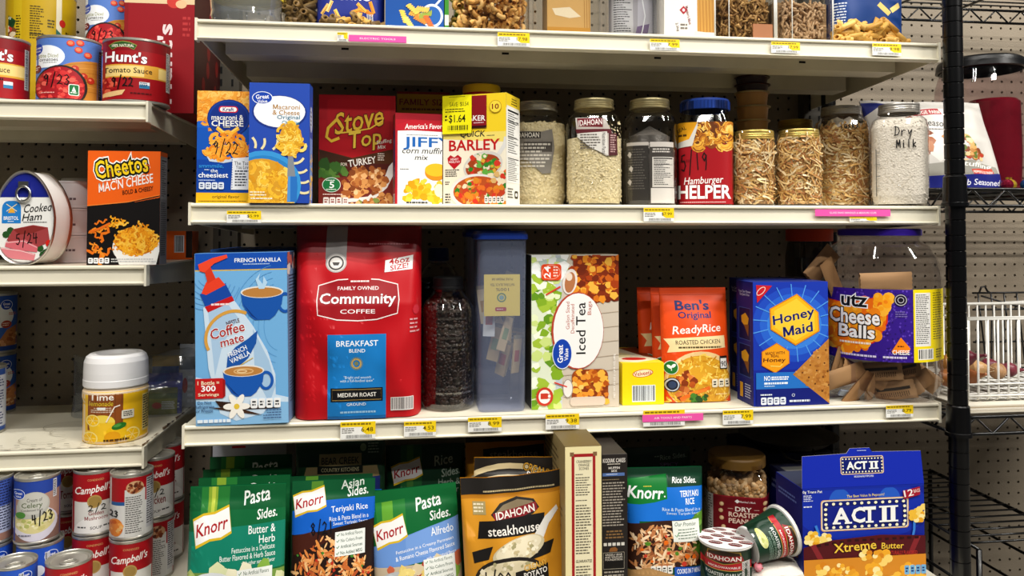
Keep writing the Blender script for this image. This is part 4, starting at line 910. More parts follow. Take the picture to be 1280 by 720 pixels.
def barley(A):
    s = A; s.fill('f4ecd8'); s.rect(551, 118, 634, 165, 'f2d32c'); s.poly([(551, 165), (634, 165), (634, 178), (551, 172)], 'f2de78')
    s.text('QUICK', 590.5, 167.5, 33, 9, '1a1a2a', .03, .15); s.fine(609, 169, 620, 171, 1, '3a3a3a'); s.text('BARLEY', 592.5, 180.5, 67, 13.5, 'c4161c', .04)
    s.poly([(566, 210), (558, 202), (557, 196), (561, 192), (566, 195), (571, 192), (576, 196), (575, 202)], 'c01a2a'); s.text('HEART\nHEALTHY', 566.5, 199, 15, 6, 'f8e8e8', .02); s.fine(554, 210, 573, 220, 4, '55504a'); s.fine(554, 225, 560, 230, 2, '55504a'); s.fine(554, 240, 562, 253, 4, '444444')
    s.line([(611, 205), (622, 196), (632, 182), (634, 172)], 5, 'e2e0dc'); s.ell(604, 206, 26, 17, 'd8d4cc', rot=-14); s.ell(604, 207, 23, 14, 'a8481c', rot=-14)
    s.blobs(('e', 604, 206, 22, 13), 46, 3.4, ['e8dcc0', 'd8402c', '3a8a2e', 'e0b040', 'f0e4cc', 'c8582c', '6ab04a'], 'chunk')
    s.ell(596, 238, 36, 22, 'e8e6e2'); s.ell(598, 238, 33, 19, 'c05a28'); s.blobs(('p', [(566, 236), (580, 224), (634, 214), (634, 254), (578, 254)]), 110, 3.6, ['e0b878', 'd8402c', 'e87a2c', '3a8a2e', 'f0e0c0', 'c8482a', 'e0902c'], 'chunk')
    s.badges(606, 244, 632, 252, 5, 'f0ece6', '444444')
    s.ell(620.5, 134.5, 8, 7.8, 'f4dc4a'); s.ring(620.5, 134.5, 7.6, 7.4, .7, 'c49a1c'); s.text('10', 620.5, 134.5, 9, 6.5, '8a1c1c', .03)
    s.rect(583, 120, 609, 160, '8e1420'); s.text('QUAKER', 589, 148, 37, 8, 'f4f2f0', .035, 0, 2); s.fine(592, 153, 606, 155, 1, 'e8c8c8'); s.rect(583, 157, 609, 160, '3a0a10')
def barleyR(A):
    s = A; w, h = s.x1, s.yb; s.fill('efece4'); s.rect(0, 0, w, h*.13, 'eccf34'); s.fine(w*.35, h*.03, w*.8, h*.10, 3, '5a4a10', .5, .2, 'c'); s.rect(w*.04, h*.11, w*.96, h*.15, 'efece4'); s.facts(w*.06, h*.13, w*.95, h*.56, 18, 'f0efec', '1c1c1c'); s.text('Calories 170', w*.5, h*.245, w*.8, h*.028, '1c1c1c', .03)
    s.facts(w*.06, h*.57, w*.95, h*.80, 12, 'f0efec', '2c2c2c'); s.rrect(w*.6, h*.87, w*.85, h*.94, w*.05, '1a1a1a'); s.ell(w*.72, h*.905, w*.07, h*.018, 'f0efec'); s.fine(w*.1, h*.85, w*.5, h*.95, 4, '6a6a66')
bx = carton('barley_box', 'yellow and cream quick barley box with a bright yellow sale sticker', 'box', (551, 118, 634, 254), .035, .068, ZBs, 'efe6cf', barley, right=barleyR, top=None, rz=-.46, w=.110)
m = MB(); w_ = max(v.co.x for v in bx.data.vertices)*2; h_ = max(v.co.z for v in bx.data.vertices); A = Art((551, 118, 634, 254), w_, h_)
A.rect(551.5, 118.5, 590, 166, 'f6ee16'); A.fine(560, 120, 584, 121.5, 1, '4a4610'); A.text('SAVE  $0.54', 573.5, 130, 25, 6, '1c1a08', .0); A.fine(555, 135, 585, 141, 2, '4a4610', .4); A.text('$1.64', 571, 148, 22, 11, '16140a', .02); A.fine(555, 143, 559, 152, 2, '3a380c'); A.bars(558, 155, 586, 163, 'f6ee16', '2a280c')
m.art(A, ((0, -.0343-.0028, 0), (1, 0, 0), (0, 0, 1), (0, -1, 0))); so = m.build('sale_sticker', bx); so['label'] = 'bright yellow price sticker'

cx, r = cyl(578, 625.5, .17); zt = zat(106, cx, .15)
t = thing('canister', 'canister with a yellow lid standing behind the quick barley box', 'canister', (cx, .17, ZB+.0003), face(cx, .17)); m = MB()
m.lathe([(0, 0), (r*.97, 0), (r*.97, zt-.014), (0, zt-.014)], 'c9302a', 36); A = Art((578, 115, 625, 254), 2*r*.97, zt-.014); A.rect(578, 119, 625, 200, 'e8dcc0'); m.art(A, surf=lambda x, z, k: (x, -math.sqrt(max(1e-8, (r*.97+k+.0002)**2-x*x)), z), gx=.006); m.build('canister_body', t)
m = MB(); m.lathe([(r*.97, zt-.0145), (r, zt-.013), (r, zt-.003), (r*.96, zt), (r*.8, zt), (r*.78, zt-.002), (0, zt-.002)], M('e8c01c', .35), 40); m.build('yellow_lid', t)

# ---- glass jars
GL = glass('fdfcfa', 1.3, .03)
def jarprof(r, H, neck, shoulder=.80):
    zs = H*shoulder; return [(r*.90, 0), (r*.97, .003), (r, .009), (r, zs-.012), (r*.985, zs-.002), (r*.93, zs+.007), (neck*1.06, zs+.016), (neck*1.02, zs+.02), (neck*1.02, H)]
def rprof(prof, z):
    for (a, b), (c, d) in zip(prof, prof[1:]):
        if b <= z <= d: return a+(c-a)*(z-b)/max(1e-6, d-b)
    return prof[-1][0]
def mason(label, x0, x1, lx0, lx1, ytop, Y, zb=ZB, lidc='c9c4b4', band='b9b29c', lidh=.017, sq=0, cat='jar', lmetal=1., hide=None, emboss=True, gl=None, shoulder=.8, yb=None, H=None):
    cx, r = cyl(x0, x1, Y); _, ln = cyl(lx0, lx1, Y); H = H or zat(ytop, cx, Y-.02)-zb
    t = thing('glass_jar', label, cat, (cx, Y, zb+.0003), face(cx, Y)); neck = ln*.93; Hb = H-.004; pr = jarprof(r, Hb, neck, shoulder)
    m = MB(); m.lathe([(0, .003), (r*.7, .003), (r*.82, .0)]+pr, gl or GL, 48, sq); m.lathe([(neck*.96, Hb), (neck*.96, Hb-.02)], gl or GL, 40)
    if emboss:
        m.tube([(r*.42*math.cos(a), -math.sqrt(r*r-(r*.42*math.cos(a))**2)-.0003, Hb*.42+Hb*.22*math.sin(a)) for a in [i*math.pi/14 for i in range(28)]], .0007, gl or GL, 5, True)
    m.build('glass_body', t)
    m = MB(); lm = M(lidc, .32, .55*lmetal); bm_ = M(band, .35, .55*lmetal); z0 = H-lidh; p = [(ln*.955, z0), (ln, z0+.0008), (ln, z0+.003), (ln*.965, z0+.0042), (ln*.985, z0+.006), (ln*.965, z0+.0075), (ln*.985, z0+.0092), (ln*.965, z0+.0108), (ln*.975, H-.0025), (ln*.96, H-.0005), (ln*.9, H)]
    m.lathe(p, bm_, 44); band_ = m.build('screw_band', t); m = MB(); m.lathe([(ln*.9, H), (ln*.86, H-.0012), (ln*.8, H-.0006), (0, H-.0006)], lm, 40); m.build('flat_lid', band_)
    return t, r, pr, H, cx, sq
def stuff(name, label, cat, m, t, dz=0):
    o = m.build(name, None, t.location, t.rotation_euler); o.location.z += dz; return tag(o, label, cat, None, 'stuff')
def core(m, pr, z0, z1, mat, k=.93, top=0, seed=1, sq=0):
    P_ = [(0, z0)]+[(rprof(pr, z0+(z1-z0)*i/10)*k, z0+(z1-z0)*i/10) for i in range(11)]
    P_[1] = (P_[1][0]*.96, z0)
    m.lathe(P_+[(P_[-1][0]*.6, z1+top*.7), (0, z1+top)], mat, 36, sq)
def flakes(m, pr, z0, z1, n, cols, kind, k=.955, seed=1, slope=0, size=.006, sq=0):
    rn = random.Random(seed)
    for i in range(n):
        a = rn.uniform(0, 6.283) if rn.random() < .35 else rn.gauss(-math.pi/2, .75); topz = z1+slope*math.cos(a); z = rn.uniform(z0, topz); kk = 1/((abs(math.cos(a))**sq+abs(math.sin(a))**sq)**(1/sq)) if sq else 1.; rr = rprof(pr, z)*k*kk*rn.uniform(.985, 1.0)
        if rn.random() < .12: rr *= rn.uniform(.3, 1); z = topz+rn.uniform(0, .003)
        c = Vector((rr*math.cos(a), rr*math.sin(a), z)); nn = Vector((math.cos(a), math.sin(a), 0)); tg = Vector((-math.sin(a), math.cos(a), 0)); up = Vector((0, 0, 1)); an = rn.uniform(0, 3.1416)
        u = tg*math.cos(an)+up*math.sin(an); v = up*math.cos(an)-tg*math.sin(an); col = rn.choice(cols); s = size*rn.uniform(.5, 1.4)
        if kind == 'flake':
            tl = nn*rn.uniform(-.3, .3)*s; q = rn.randint(4, 6); m.add([c+u*s*.5*math.cos(6.283*j/q)*rn.uniform(.7, 1.2)+v*s*.4*math.sin(6.283*j/q)+tl*math.cos(6.283*j/q) for j in range(q)], [tuple(range(q))], col)
        elif kind == 'strip':
            cv = rn.uniform(-1.2, 1.2); w = s*.10; pts = []
            for j in range(6):
                b = (j/5-.5); pts.append(c+u*s*b*2+v*(cv*s*(b*b-.1))-nn*(abs(b)*s*.25*rn.uniform(.2, 1.2)))
            vs = []
            for p in pts:
                d = math.hypot(p.x, p.y); lim = rprof(pr, max(0, p.z))*.975*kk
                if d > lim: p.x *= lim/d; p.y *= lim/d
                p.z = max(.004, p.z); vs += [p+v*w, p-v*w-nn*w*.5]
            m.add(vs, [(2*j, 2*j+1, 2*j+3, 2*j+2) for j in range(5)], col, True)
        elif kind == 'bean':
            vs = []; fs = []
            for j, (h, q) in enumerate(((-1, 0.01), (-.6, .8), (0, 1), (.6, .8), (1, .01))):
                for l in range(6): vs.append(c+u*s*.5*h+v*s*.33*q*math.cos(l*1.047)+nn*s*.3*q*math.sin(l*1.047)-nn*s*.3)
            for j in range(4):
                for l in range(6): fs.append((j*6+l, j*6+(l+1) % 6, j*6+6+(l+1) % 6, j*6+6+l))
            m.add(vs, fs, col, True)
FL = [M('dccfa8', .7), M('e4d8b8', .7), M('d0c196', .7), M('d8c9a0', .7)]
potato = M('e0d3ad', .85, 0, .2, 0, .9, 260, .10, 200)
# jar of potato flakes, half hidden by the barley box
def sqs(R, n):
    n = n or 2
    return lambda x, z, e: (x, -(max(1e-12, (R+e)**n-abs(x)**n))**(1/n), z)
def insert_label(t, r, H, px, fn, k=.9, name='paper_insert', sq=3.2):
    m = MB(); A = Art(px, 2*r*k, H); fn(A); m.art(A, surf=sqs(r*k, sq), gx=.005); return m.build(name, t)
J = mason('quart jar of potato flakes with a silver lid, right behind the barley box', 636, 708, 646.5, 697, 127, .145, lidc='cfcbbf', band='b4afa2', sq=3)
m = MB(); core(m, J[2], .004, J[3]*.78, potato, .955, .004, 1, 3); flakes(m, J[2], .006, J[3]*.78, 420, FL, 'flake', .97, 2, 0, .0045, 3); stuff('potato_flakes', 'cream potato flakes filling the jar right behind the barley box', 'potato flakes', m, J[0])
def idl(A, dark='4a4240', ylab=165):
    s = A; s.poly([(638, 165), (678, 166), (690, 163), (693, 185), (688, 215), (678, 216), (660, 200), (638, 198)], '8a8680'); s.rect(645, 166, 676, 174, '3a3632'); s.text('IDAHOAN', 660, 170, 28, 6, 'e8e4dc', .03); s.rect(655, 178, 690, 190, '55504c')
    s.fine(645, 180, 689, 210, 7, 'd8d4cc', .5, .3)
insert_label(J[0], J[1], J[3], (636, 127, 708, 254), idl, .985)
J = mason('quart jar of potato flakes with a maroon and white package label inside', 708, 778, 717, 768, 123.5, .085, lidc='d4cba4', band='b9ad84', sq=3.2)
m = MB(); core(m, J[2], .004, J[3]*.62, potato, .955, .006, 1, 3.2); flakes(m, J[2], .006, J[3]*.62, 620, FL, 'flake', .97, 3, .03, .0045, 3.2); stuff('potato_flakes', 'cream potato flakes heaped in the jar with the maroon label', 'potato flakes', m, J[0])
def idl2(A):
    s = A; s.poly([(720, 149), (756, 150), (766, 168), (771, 194), (758, 195), (742, 186), (722, 170)], 'c9c2bc'); s.poly([(722, 150), (754, 150), (754, 161), (724, 160)], '7a2430'); s.text('IDAHOAN', 738.5, 155, 29, 7, 'f0e8e4', .03, 0, -3); s.poly([(720, 163), (764, 163), (765, 168), (722, 168)], '6a2a34')
    s.poly([(724, 168), (759, 166), (760, 194), (740, 186), (722, 172)], 'e4e2de'); s.text('Nutrition Facts', 755, 180, 25, 4.5, '222222', .02, 0, 90); s.fine(726, 169, 751, 188, 6, '66605c', .5, .3); s.poly([(761, 168), (771, 168), (772, 194), (761, 195)], '5a2a30'); s.fine(763, 170, 770, 192, 8, 'c8a8a8')
insert_label(J[0], J[1], J[3], (708, 123.5, 778, 254), idl2, .99)
J = mason('quart jar holding a folded foil pouch with a nutrition label', 779, 846.5, 788, 839, 123.5, .085, lidc='d4cba4', band='b9ad84', sq=3.2, emboss=False)
m = MB(); pr = J[2]; m.lathe([(0, .004)]+[(rprof(pr, .004+J[3]*.07*i)*.9*(1 if i < 8 else .8), .004+J[3]*.07*i) for i in range(10)]+[(.012, J[3]*.72), (0, J[3]*.76)], M('6b6763', .4, .35, .5, 0, .6, 60), 36, 3, True, (0, 0), lambda a, z: 1+.05*math.sin(a*9+z*120)*min(1, z*12))
A = Art((779, 123.5, 848, 254), 2*J[1]*.92, J[3]); s = A; s.rect(782, 178, 812, 252, '3a3734'); s.rect(813, 178, 846, 252, '4a4643'); s.rect(782, 178, 812, 182, 'c4bfba'); s.rect(814, 178, 846, 184, 'cfcac6'); s.fine(816, 186, 842, 192, 2, 'd8d4d0', .5, .2, 'c'); s.facts(817, 196, 846, 232, 14, 'd6d3cf', '2a2826'); s.rect(815, 233, 847, 251, 'dcd9d6'); s.fine(784, 186, 810, 236, 16, '6a6662', .4, .3)
for (x, y) in ((786, 193), (788, 210), (786, 226)): s.poly([(x-3, y), (x, y-4), (x+3, y-1), (x+1, y+4)], 'c8c4bf')
m.art(A, surf=sqs(J[1]*.955, 3.), gx=.005)
o = m.build('foil_pouch', None, J[0].location, J[0].rotation_euler); tag(o, 'dark foil pouch with a printed nutrition table stuffed inside a mason jar', 'pouch')
# hamburger dinner jar
cx, r = cyl(847.5, 917, .095); H = zat(125, cx, .08)-ZB; t = thing('plastic_jar', 'clear jar with a blue lid and a red pasta dinner label dated 5/19', 'jar', (cx, .095, ZB+.0003), face(cx, .095)); _, ln = cyl(842+3, 906, .095)
pr = [(r*.9, 0), (r, .006), (r, H*.68), (r*.97, H*.74), (r*.86, H*.84), (ln*.95, H*.88), (ln*.93, H-.004)]
m = MB(); m.lathe([(0, .002)]+pr, glass('d6d2ce', 1, .05), 44, 4); m.build('jar_body', t)
m = MB(); m.lathe([(ln*.98, H-.019), (ln*1.02, H-.018), (ln*1.02, H-.004), (ln*.98, H), (0, H)], M('2f55b4', .35), 44); 
for i in range(44): a = i*math.pi/22; m.box(ln*1.02*math.cos(a)-.0007, ln*1.02*math.cos(a)+.0007, ln*1.02*math.sin(a)-.0007, ln*1.02*math.sin(a)+.0007, H-.018, H-.004, M('2a4aa0', .35))
m.build('blue_lid', t)
m = MB(); m.lathe([(0, .004), (r*.93, .006), (r*.93, H*.66), (r*.8, H*.70), (0, H*.71)], M('4a3626', .7, 0, .3, 0, .8, 90, .4, 60), 36, 4); tag(m.build('dry_dinner_mix', None, t.location, t.rotation_euler), 'dark dry pasta mix filling the blue-lidded jar behind its label', 'pasta', None, 'stuff')
m = MB(); Hl = H*.755; A = Art((846, 156, 918, 253), 2*r*1.0, Hl); s = A; s.fill('a31420'); s.rect(846, 156, 918, 184, '6a3a18'); s.rect(846, 182, 918, 186, '8a111c')
s.blobs(('p', [(866, 158), (918, 156), (918, 183), (862, 184)]), 60, 6, ['e8b44a', 'd89a34', 'f0c870', 'b87420', '8a4a1c'], 'mac'); s.poly([(846, 156), (873, 156), (862, 176), (846, 182)], 'e8a81c'); s.poly([(846, 180), (862, 176), (873, 156), (873, 161), (866, 184), (846, 186)], 'd8d4cc'); s.text('REAL', 852, 164, 13, 4.5, '3a2408', .03, 0, -18); s.fine(848, 170, 860, 175, 1, '5a3a10')
s.fine(850, 200, 868, 206, 1, '8a0f1a'); s.hand('5/19', 868, 203, 36, 19, '180a0a', 1.4, -4); s.text('Hamburger', 880, 226, 49, 11, 'f6f0ee', .012, .2, -2); s.text('HELPER', 881, 238.5, 67, 16, 'f8f6f4', .05); s.fine(850, 250, 910, 252, 1, 'e8b8b8')
_s = sqs(r*1.004, 4); m.art(A, surf=lambda x, z, e: _s(x, z+.003, e), gx=.004); m.build('wrap_label', t)
# stack of sauce cups
cx, r = cyl(920, 963, .235); zj = .148
Jb = mason('gold lidded jar deep on the shelf carrying the stack of sauce cups', 914, 970, 922, 964, 150, .235, H=zj, lidc='c0b070', band='a89858', emboss=False)
m = MB(); core(m, Jb[2], .004, zj*.7, M('c8b07a', .8, 0, .2, 0, .6, 200, .2, 150), .93); stuff('dried_onion', 'tan dried bits filling the jar under the stack of sauce cups', 'dried onion', m, Jb[0])
ys = [(163, 146.5, 'cup'), (146.5, 129.5, 'cup'), (129.5, 112, 'cup'), (112, 102.5, 'lid'), (102.5, 93, 'lid')]
hz = (zat(93, cx, .21)-zj-.001)/ (70.); z = zj+.0008
for i, (yb, yt, kd) in enumerate(ys):
    hh = (yb-yt)*hz-.0006
    t = thing('sauce_cup', ['lowest tan applesauce cup of the stack behind the jar row', 'middle tan applesauce cup of the stack behind the jar row', 'top tan applesauce cup of the stack, under the dark cups', 'dark reddish cup second from the top of the sauce cup stack', 'dark brown cup on the very top of the sauce cup stack'][i], 'cup', (cx+.0008*(i % 2), .235, z), face(cx, .235), 'sauce cups in a stack')
    c = M('c99b62', .35, 0, .4, .2) if kd == 'cup' else M('3a2218', .35, 0, .4, .2); m = MB(); m.lathe([(0, .0), (r*.86, 0), (r*.94, hh-.004), (r*.95, hh-.003), (0, hh-.003)], c, 32); m.build('cup_body', t)
    m = MB(); fo = M('cdb98a' if kd == 'cup' else '4a2a1c', .3, .6); m.lathe([(r*.94, hh-.003), (r*1.06, hh-.0028), (r*1.07, hh-.0008), (r*1.0, hh), (0, hh)], fo, 32)
    if kd == 'cup':
        for a in (-2.3, -1.0, .6): m.poly = None; m.add([(r*1.04*math.cos(a), r*1.04*math.sin(a), hh-.0022), (r*1.2*math.cos(a+.16), r*1.2*math.sin(a+.16), hh-.004), (r*1.04*math.cos(a+.32), r*1.04*math.sin(a+.32), hh-.0022)], [(0, 1, 2)], M('c0392c' if a > -1.5 else 'd8b83a', .4))
    m.build('foil_lid', t); z += hh+.0006
ON = [M('dcb878', .6), M('cfa563', .6), M('e8cd96', .6), M('c2955a', .6), M('b07a48', .6), M('efdcb4', .6)]
onc = M('b58d58', .8, 0, .2, 0, .8, 240, .25, 160)
def onion(J, label, n, fill=.74, seed=5, size=.011):
    m = MB(); core(m, J[2], .004, J[3]*fill, onc, .90, 0, 1, J[4+1] if len(J) > 5 else 0); flakes(m, J[2], .008, J[3]*fill, n, ON, 'strip', .955, seed, 0, size, J[5]); stuff('dried_onion', label, 'dried onion', m, J[0])
J = mason('shorter gold lidded jar of dried onion next to the red pasta dinner jar', 917, 970, 917.5, 969.5, 163, .075, lidc='dccb88', band='c0a860', sq=4, shoulder=.86, emboss=False); onion(J, 'dried onion strips filling the gold lidded jar next to the red label jar', 620, .85, 5)
J = mason('shorter gold lidded jar of dried onion left of the tall silver lidded jar', 970.5, 1029, 973, 1026, 161.5, .075, lidc='dccb88', band='c0a860', sq=4, shoulder=.86, emboss=False); onion(J, 'dried onion strips filling the gold lidded jar left of the tall jar', 640, .85, 6)
J = mason('brown gold lidded jar behind the two short onion jars', 974, 1017, 979, 1024, 149.5, .215, lidc='a08a50', band='94803c', emboss=False); onion(J, 'dried onion in the brown lidded jar behind the two short onion jars', 160, .8, 8)
J = mason('tall silver lidded jar of dried onion with handwriting near its neck', 1018, 1089, 1024, 1077, 132.5, .14, lidc='cfcbc4', band='aeaaa2', sq=3.2, shoulder=.82, emboss=False); onion(J, 'dried onion strips filling the tall jar with handwriting near its neck', 900, .77, 7, .0125)
m = MB(); A = Art((1018, 132.5, 1089, 254), 2*J[1]*.82, J[3]); A.poly([(1036, 150), (1048, 147), (1056, 151), (1066, 147), (1078, 152), (1080, 162), (1034, 160)], 'ddd9d2'); m.art(A, surf=lambda x, z, e: (x, -math.sqrt(max(1e-8, (J[1]*.80)**2-x*x))-e, z), gx=.006); m.build('paper_insert', J[0])
m = MB(); A = Art((1018, 132.5, 1089, 254), 2*J[1], J[3]); A.hand('flasks', 1061, 158, 28, 7, '141414', 1.1, -2); m.art(A, surf=lambda x, z, e: sqs(rprof(J[2], z)+.0004, 3.2)(x, z, e), gx=.006, gz=.004); m.build('handwriting', J[0])
J = mason('silver lidded jar mostly hidden between the tall onion jar and the dry milk jar', 1050, 1090, 1058, 1088, 140.5, .215, lidc='cfcbc4', band='aeaaa2', emboss=False); onion(J, 'dried onion in the hidden jar behind the dry milk jar', 120, .6, 9)
J = mason('silver lidded mason jar of white powder marked Dry Milk at the right shelf end', 1089.5, 1163, 1094.5, 1149, 129, .05, lidc='d2cfc8', band='b2aea8', sq=4, shoulder=.81)
m = MB(); core(m, J[2], .004, J[3]*.84, M('e8e2d8', .9, 0, .1, 0, .5, 320), .955, .003, 1, 4); flakes(m, J[2], .006, J[3]*.82, 500, [M('ebe6dc', .8), M('dfd9cf', .8)], 'flake', .968, 4, 0, .0032, 4); stuff('milk_powder', 'white milk powder filling the jar marked Dry Milk', 'milk powder', m, J[0])
m = MB(); A = Art((1088, 129, 1163, 254), 2*J[1], J[3]); A.hand('Dry', 1131, 165, 25, 11, '161616', 1.2, 3); A.hand('Milk', 1134, 180, 26, 9, '161616', 1.4, 0); A.line([(1096, 185), (1096, 242)], 1, '6a6a66')
for k in range(4): A.line([(1096, 190+k*14), (1101, 190+k*14)], .8, '8a8a86')
m.art(A, surf=lambda x, z, e: sqs(rprof(J[2], z)+.0005, 4)(x, z, e), gx=.006, gz=.004); m.build('handwriting', J[0])

# ---- top shelf: tubs and bags of pasta, seen from below
def penne(m, c, d, L, r, col, cut=.7):
    d = d.normalized(); a = d.cross(Vector((0, 0, 1)) if abs(d.z) < .9 else Vector((1, 0, 0))).normalized(); b = d.cross(a); n = 8; vs = []
    for s in (-1, 1):
        for k in range(n): t = k*math.pi*2/n; vs.append(c+a*r*math.cos(t)+b*r*math.sin(t)+d*(s*L/2+r*cut*math.cos(t)))
    for s in (-1, 1):
        for k in range(n): t = k*math.pi*2/n; vs.append(c+(a*math.cos(t)+b*math.sin(t))*r*.68+d*(s*L/2+r*cut*math.cos(t)*.7))
    fs = [(k, (k+1) % n, n+(k+1) % n, n+k) for k in range(n)]+[(2*n+k, 3*n+k, 3*n+(k+1) % n, 2*n+(k+1) % n) for k in range(n)]+[(k, 2*n+k, 2*n+(k+1) % n, (k+1) % n) for k in range(n)]+[(n+k, n+(k+1) % n, 3*n+(k+1) % n, 3*n+k) for k in range(n)]
    m.add(vs, fs, col, True)
def elbow(m, c, rn, R_, r, col):
    e1 = Vector((rn.gauss(0, 1), rn.gauss(0, 1), rn.gauss(0, 1))).normalized(); e2 = e1.cross(Vector((rn.gauss(0, 1), rn.gauss(0, 1), rn.gauss(0, 1)))).normalized()
    m.tube([c+(e1*math.cos(t*.55)+e2*math.sin(t*.55))*R_ - e1*R_ for t in range(6)], r, col, 7, caps=False)
PEN = [M('d8aa58', .5, 0, .4), M('caa050', .5, 0, .4), M('e2ba6c', .5, 0, .4), M('c0913f', .5, 0, .4)]
DPEN = [M('7d6236', .5), M('6c5430', .5), M('8c7040', .5)]
def pen_fill(name, label, px, Y, dep, kind, cols, n, zs=ZA, seed=1, L=.034, r=.0048, group=None, htop=None, round_=False):
    rn = random.Random(seed); x0, yt, x1, yb = px; a, b = P(x0, 30, Y), P(x1, 30, Y); m = MB(); H = htop or (P((x0+x1)/2, yt, Y).z-zs); cx = (a.x+b.x)/2; w = b.x-a.x
    for i in range(n):
        if round_:
            an = rn.uniform(0, 6.283); q = (w/2-.008)*rn.choice((1, .96, .8, .5)); x, y = q*math.cos(an), dep/2+q*math.sin(an)*dep/w
        else: x = rn.uniform(-w/2+.010, w/2-.010); y = rn.choice((.007, .01, .014, dep*.4, dep*.7)); 
        z = rn.uniform(.006, H-.006); c = Vector((x, y, z))
        if kind == 'penne':
            d = Vector((rn.gauss(0, 1), rn.gauss(0, .35), rn.gauss(0, .6))).normalized(); k = min(1, (w/2-.004-abs(x))/(L/2*abs(d.x)+1e-6)); d2 = d
            if k < 1: d2 = Vector((d.x*max(.2, k), d.y, d.z+.4)).normalized()
            if z-abs(d2.z)*L/2 < .005: d2 = Vector((d2.x, d2.y, .1)).normalized()
            penne(m, c, d2, L, r, rn.choice(cols))
        elif kind == 'elbow': elbow(m, c, rn, r*1.9, r, rn.choice(cols))
        elif kind == 'strip':
            d = Vector((rn.gauss(0, .5), rn.gauss(0, .3), rn.gauss(0, 1))).normalized(); pts = [c+d*L*(t/4-.5)+Vector((0, 0, 0)) for t in range(5)]
            for p in pts: p.z = max(.005, min(H, p.z)); p.x = max(-w/2+.005, min(w/2-.005, p.x))
            m.tube(pts, r, rn.choice(cols), 5)
    o = m.build(name, None, (cx, Y, zs+.0005)); return tag(o, label, 'pasta', group, 'stuff')
def tub(name, label, px, Y, dep, ztop, mat, zs=ZA, lidc=None, n=8, cat='container', lidh=.02):
    'clear box with rounded corners'
    x0, yt, x1, yb = px; a, b = P(x0, 30, Y), P(x1, 30, Y); w = b.x-a.x; t = thing(name, label, cat, ((a.x+b.x)/2, Y+dep/2, zs+.0004)); m = MB(); rr = min(w, dep)*.12
    def rect(k, z):
        o = []
        for sx, sy, a0 in ((1, -1, -90), (1, 1, 0), (-1, 1, 90), (-1, -1, 180)):
            for i in range(5): an = math.radians(a0+i*22.5); o.append((sx*(w/2*k-rr)+rr*math.cos(an), sy*(dep/2*k-rr)+rr*math.sin(an), z))
        return o
    st = [rect(.96, 0), rect(1, .004), rect(1, ztop)]; N = 20
    for p, q in zip(st, st[1:]): m.add(p+q, [(i, (i+1) % N, N+(i+1) % N, N+i) for i in range(N)], mat, True)
    m.add(st[0], [tuple(range(N))[::-1]], mat); m.build('clear_wall', t)
    if lidc:
        m = MB(); st = [rect(1.0, ztop-lidh*.5), rect(1.035, ztop-lidh*.5), rect(1.035, ztop+lidh*.3), rect(1.01, ztop+lidh*.5)]
        for p, q in zip(st, st[1:]): m.add(p+q, [(i, (i+1) % N, N+(i+1) % N, N+i) for i in range(N)], lidc, False)
        m.add(st[-1], [tuple(range(N))], lidc); m.build('lid', t)
    return t, w
# round tub with yellow rim
cx, r = cyl(259, 352, .08); t = thing('plastic_tub', 'shallow round clear tub with a yellow rim at the left end of the top shelf', 'tub', (cx, .08, ZA+.0004), face(cx, .08)); m = MB()
m.lathe([(0, .002), (r*.85, 0), (r*.93, .004), (r*.97, .012), (r, .02), (r*.97, .03), (r, .054)], glass('eef0f2', 3, .06, .28, '9aa0a6'), 44)
for i in range(12): a = i*math.pi/6; m.tube([(r*.9*math.cos(a), r*.9*math.sin(a), .001), (r*.985*math.cos(a), r*.985*math.sin(a), .015)], .0012, glass('eef0f2', 1.5, .06, .10, 'aab0b6'), 5)
m.build('tub_wall', t); m = MB(); m.lathe([(r*.98, .052), (r*1.02, .053), (r*1.02, .058), (r*.98, .061), (0, .061)], M('e4d04a', .4), 44); m.build('rim_lid', t)
CLR = glass('f2f3f2', 2.2, .05)
t, w = tub('plastic_jar', 'clear container of dark penne left of the blue penne bag on the top shelf', (353, -60, 398, 27), .075, .09, .13, CLR, lidc=M('c8c4bc', .4)); pen_fill('dark_penne', 'dark penne filling the container left of the blue penne bag', (354, -45, 397, 27), .078, .085, 'penne', DPEN, 110, seed=2)
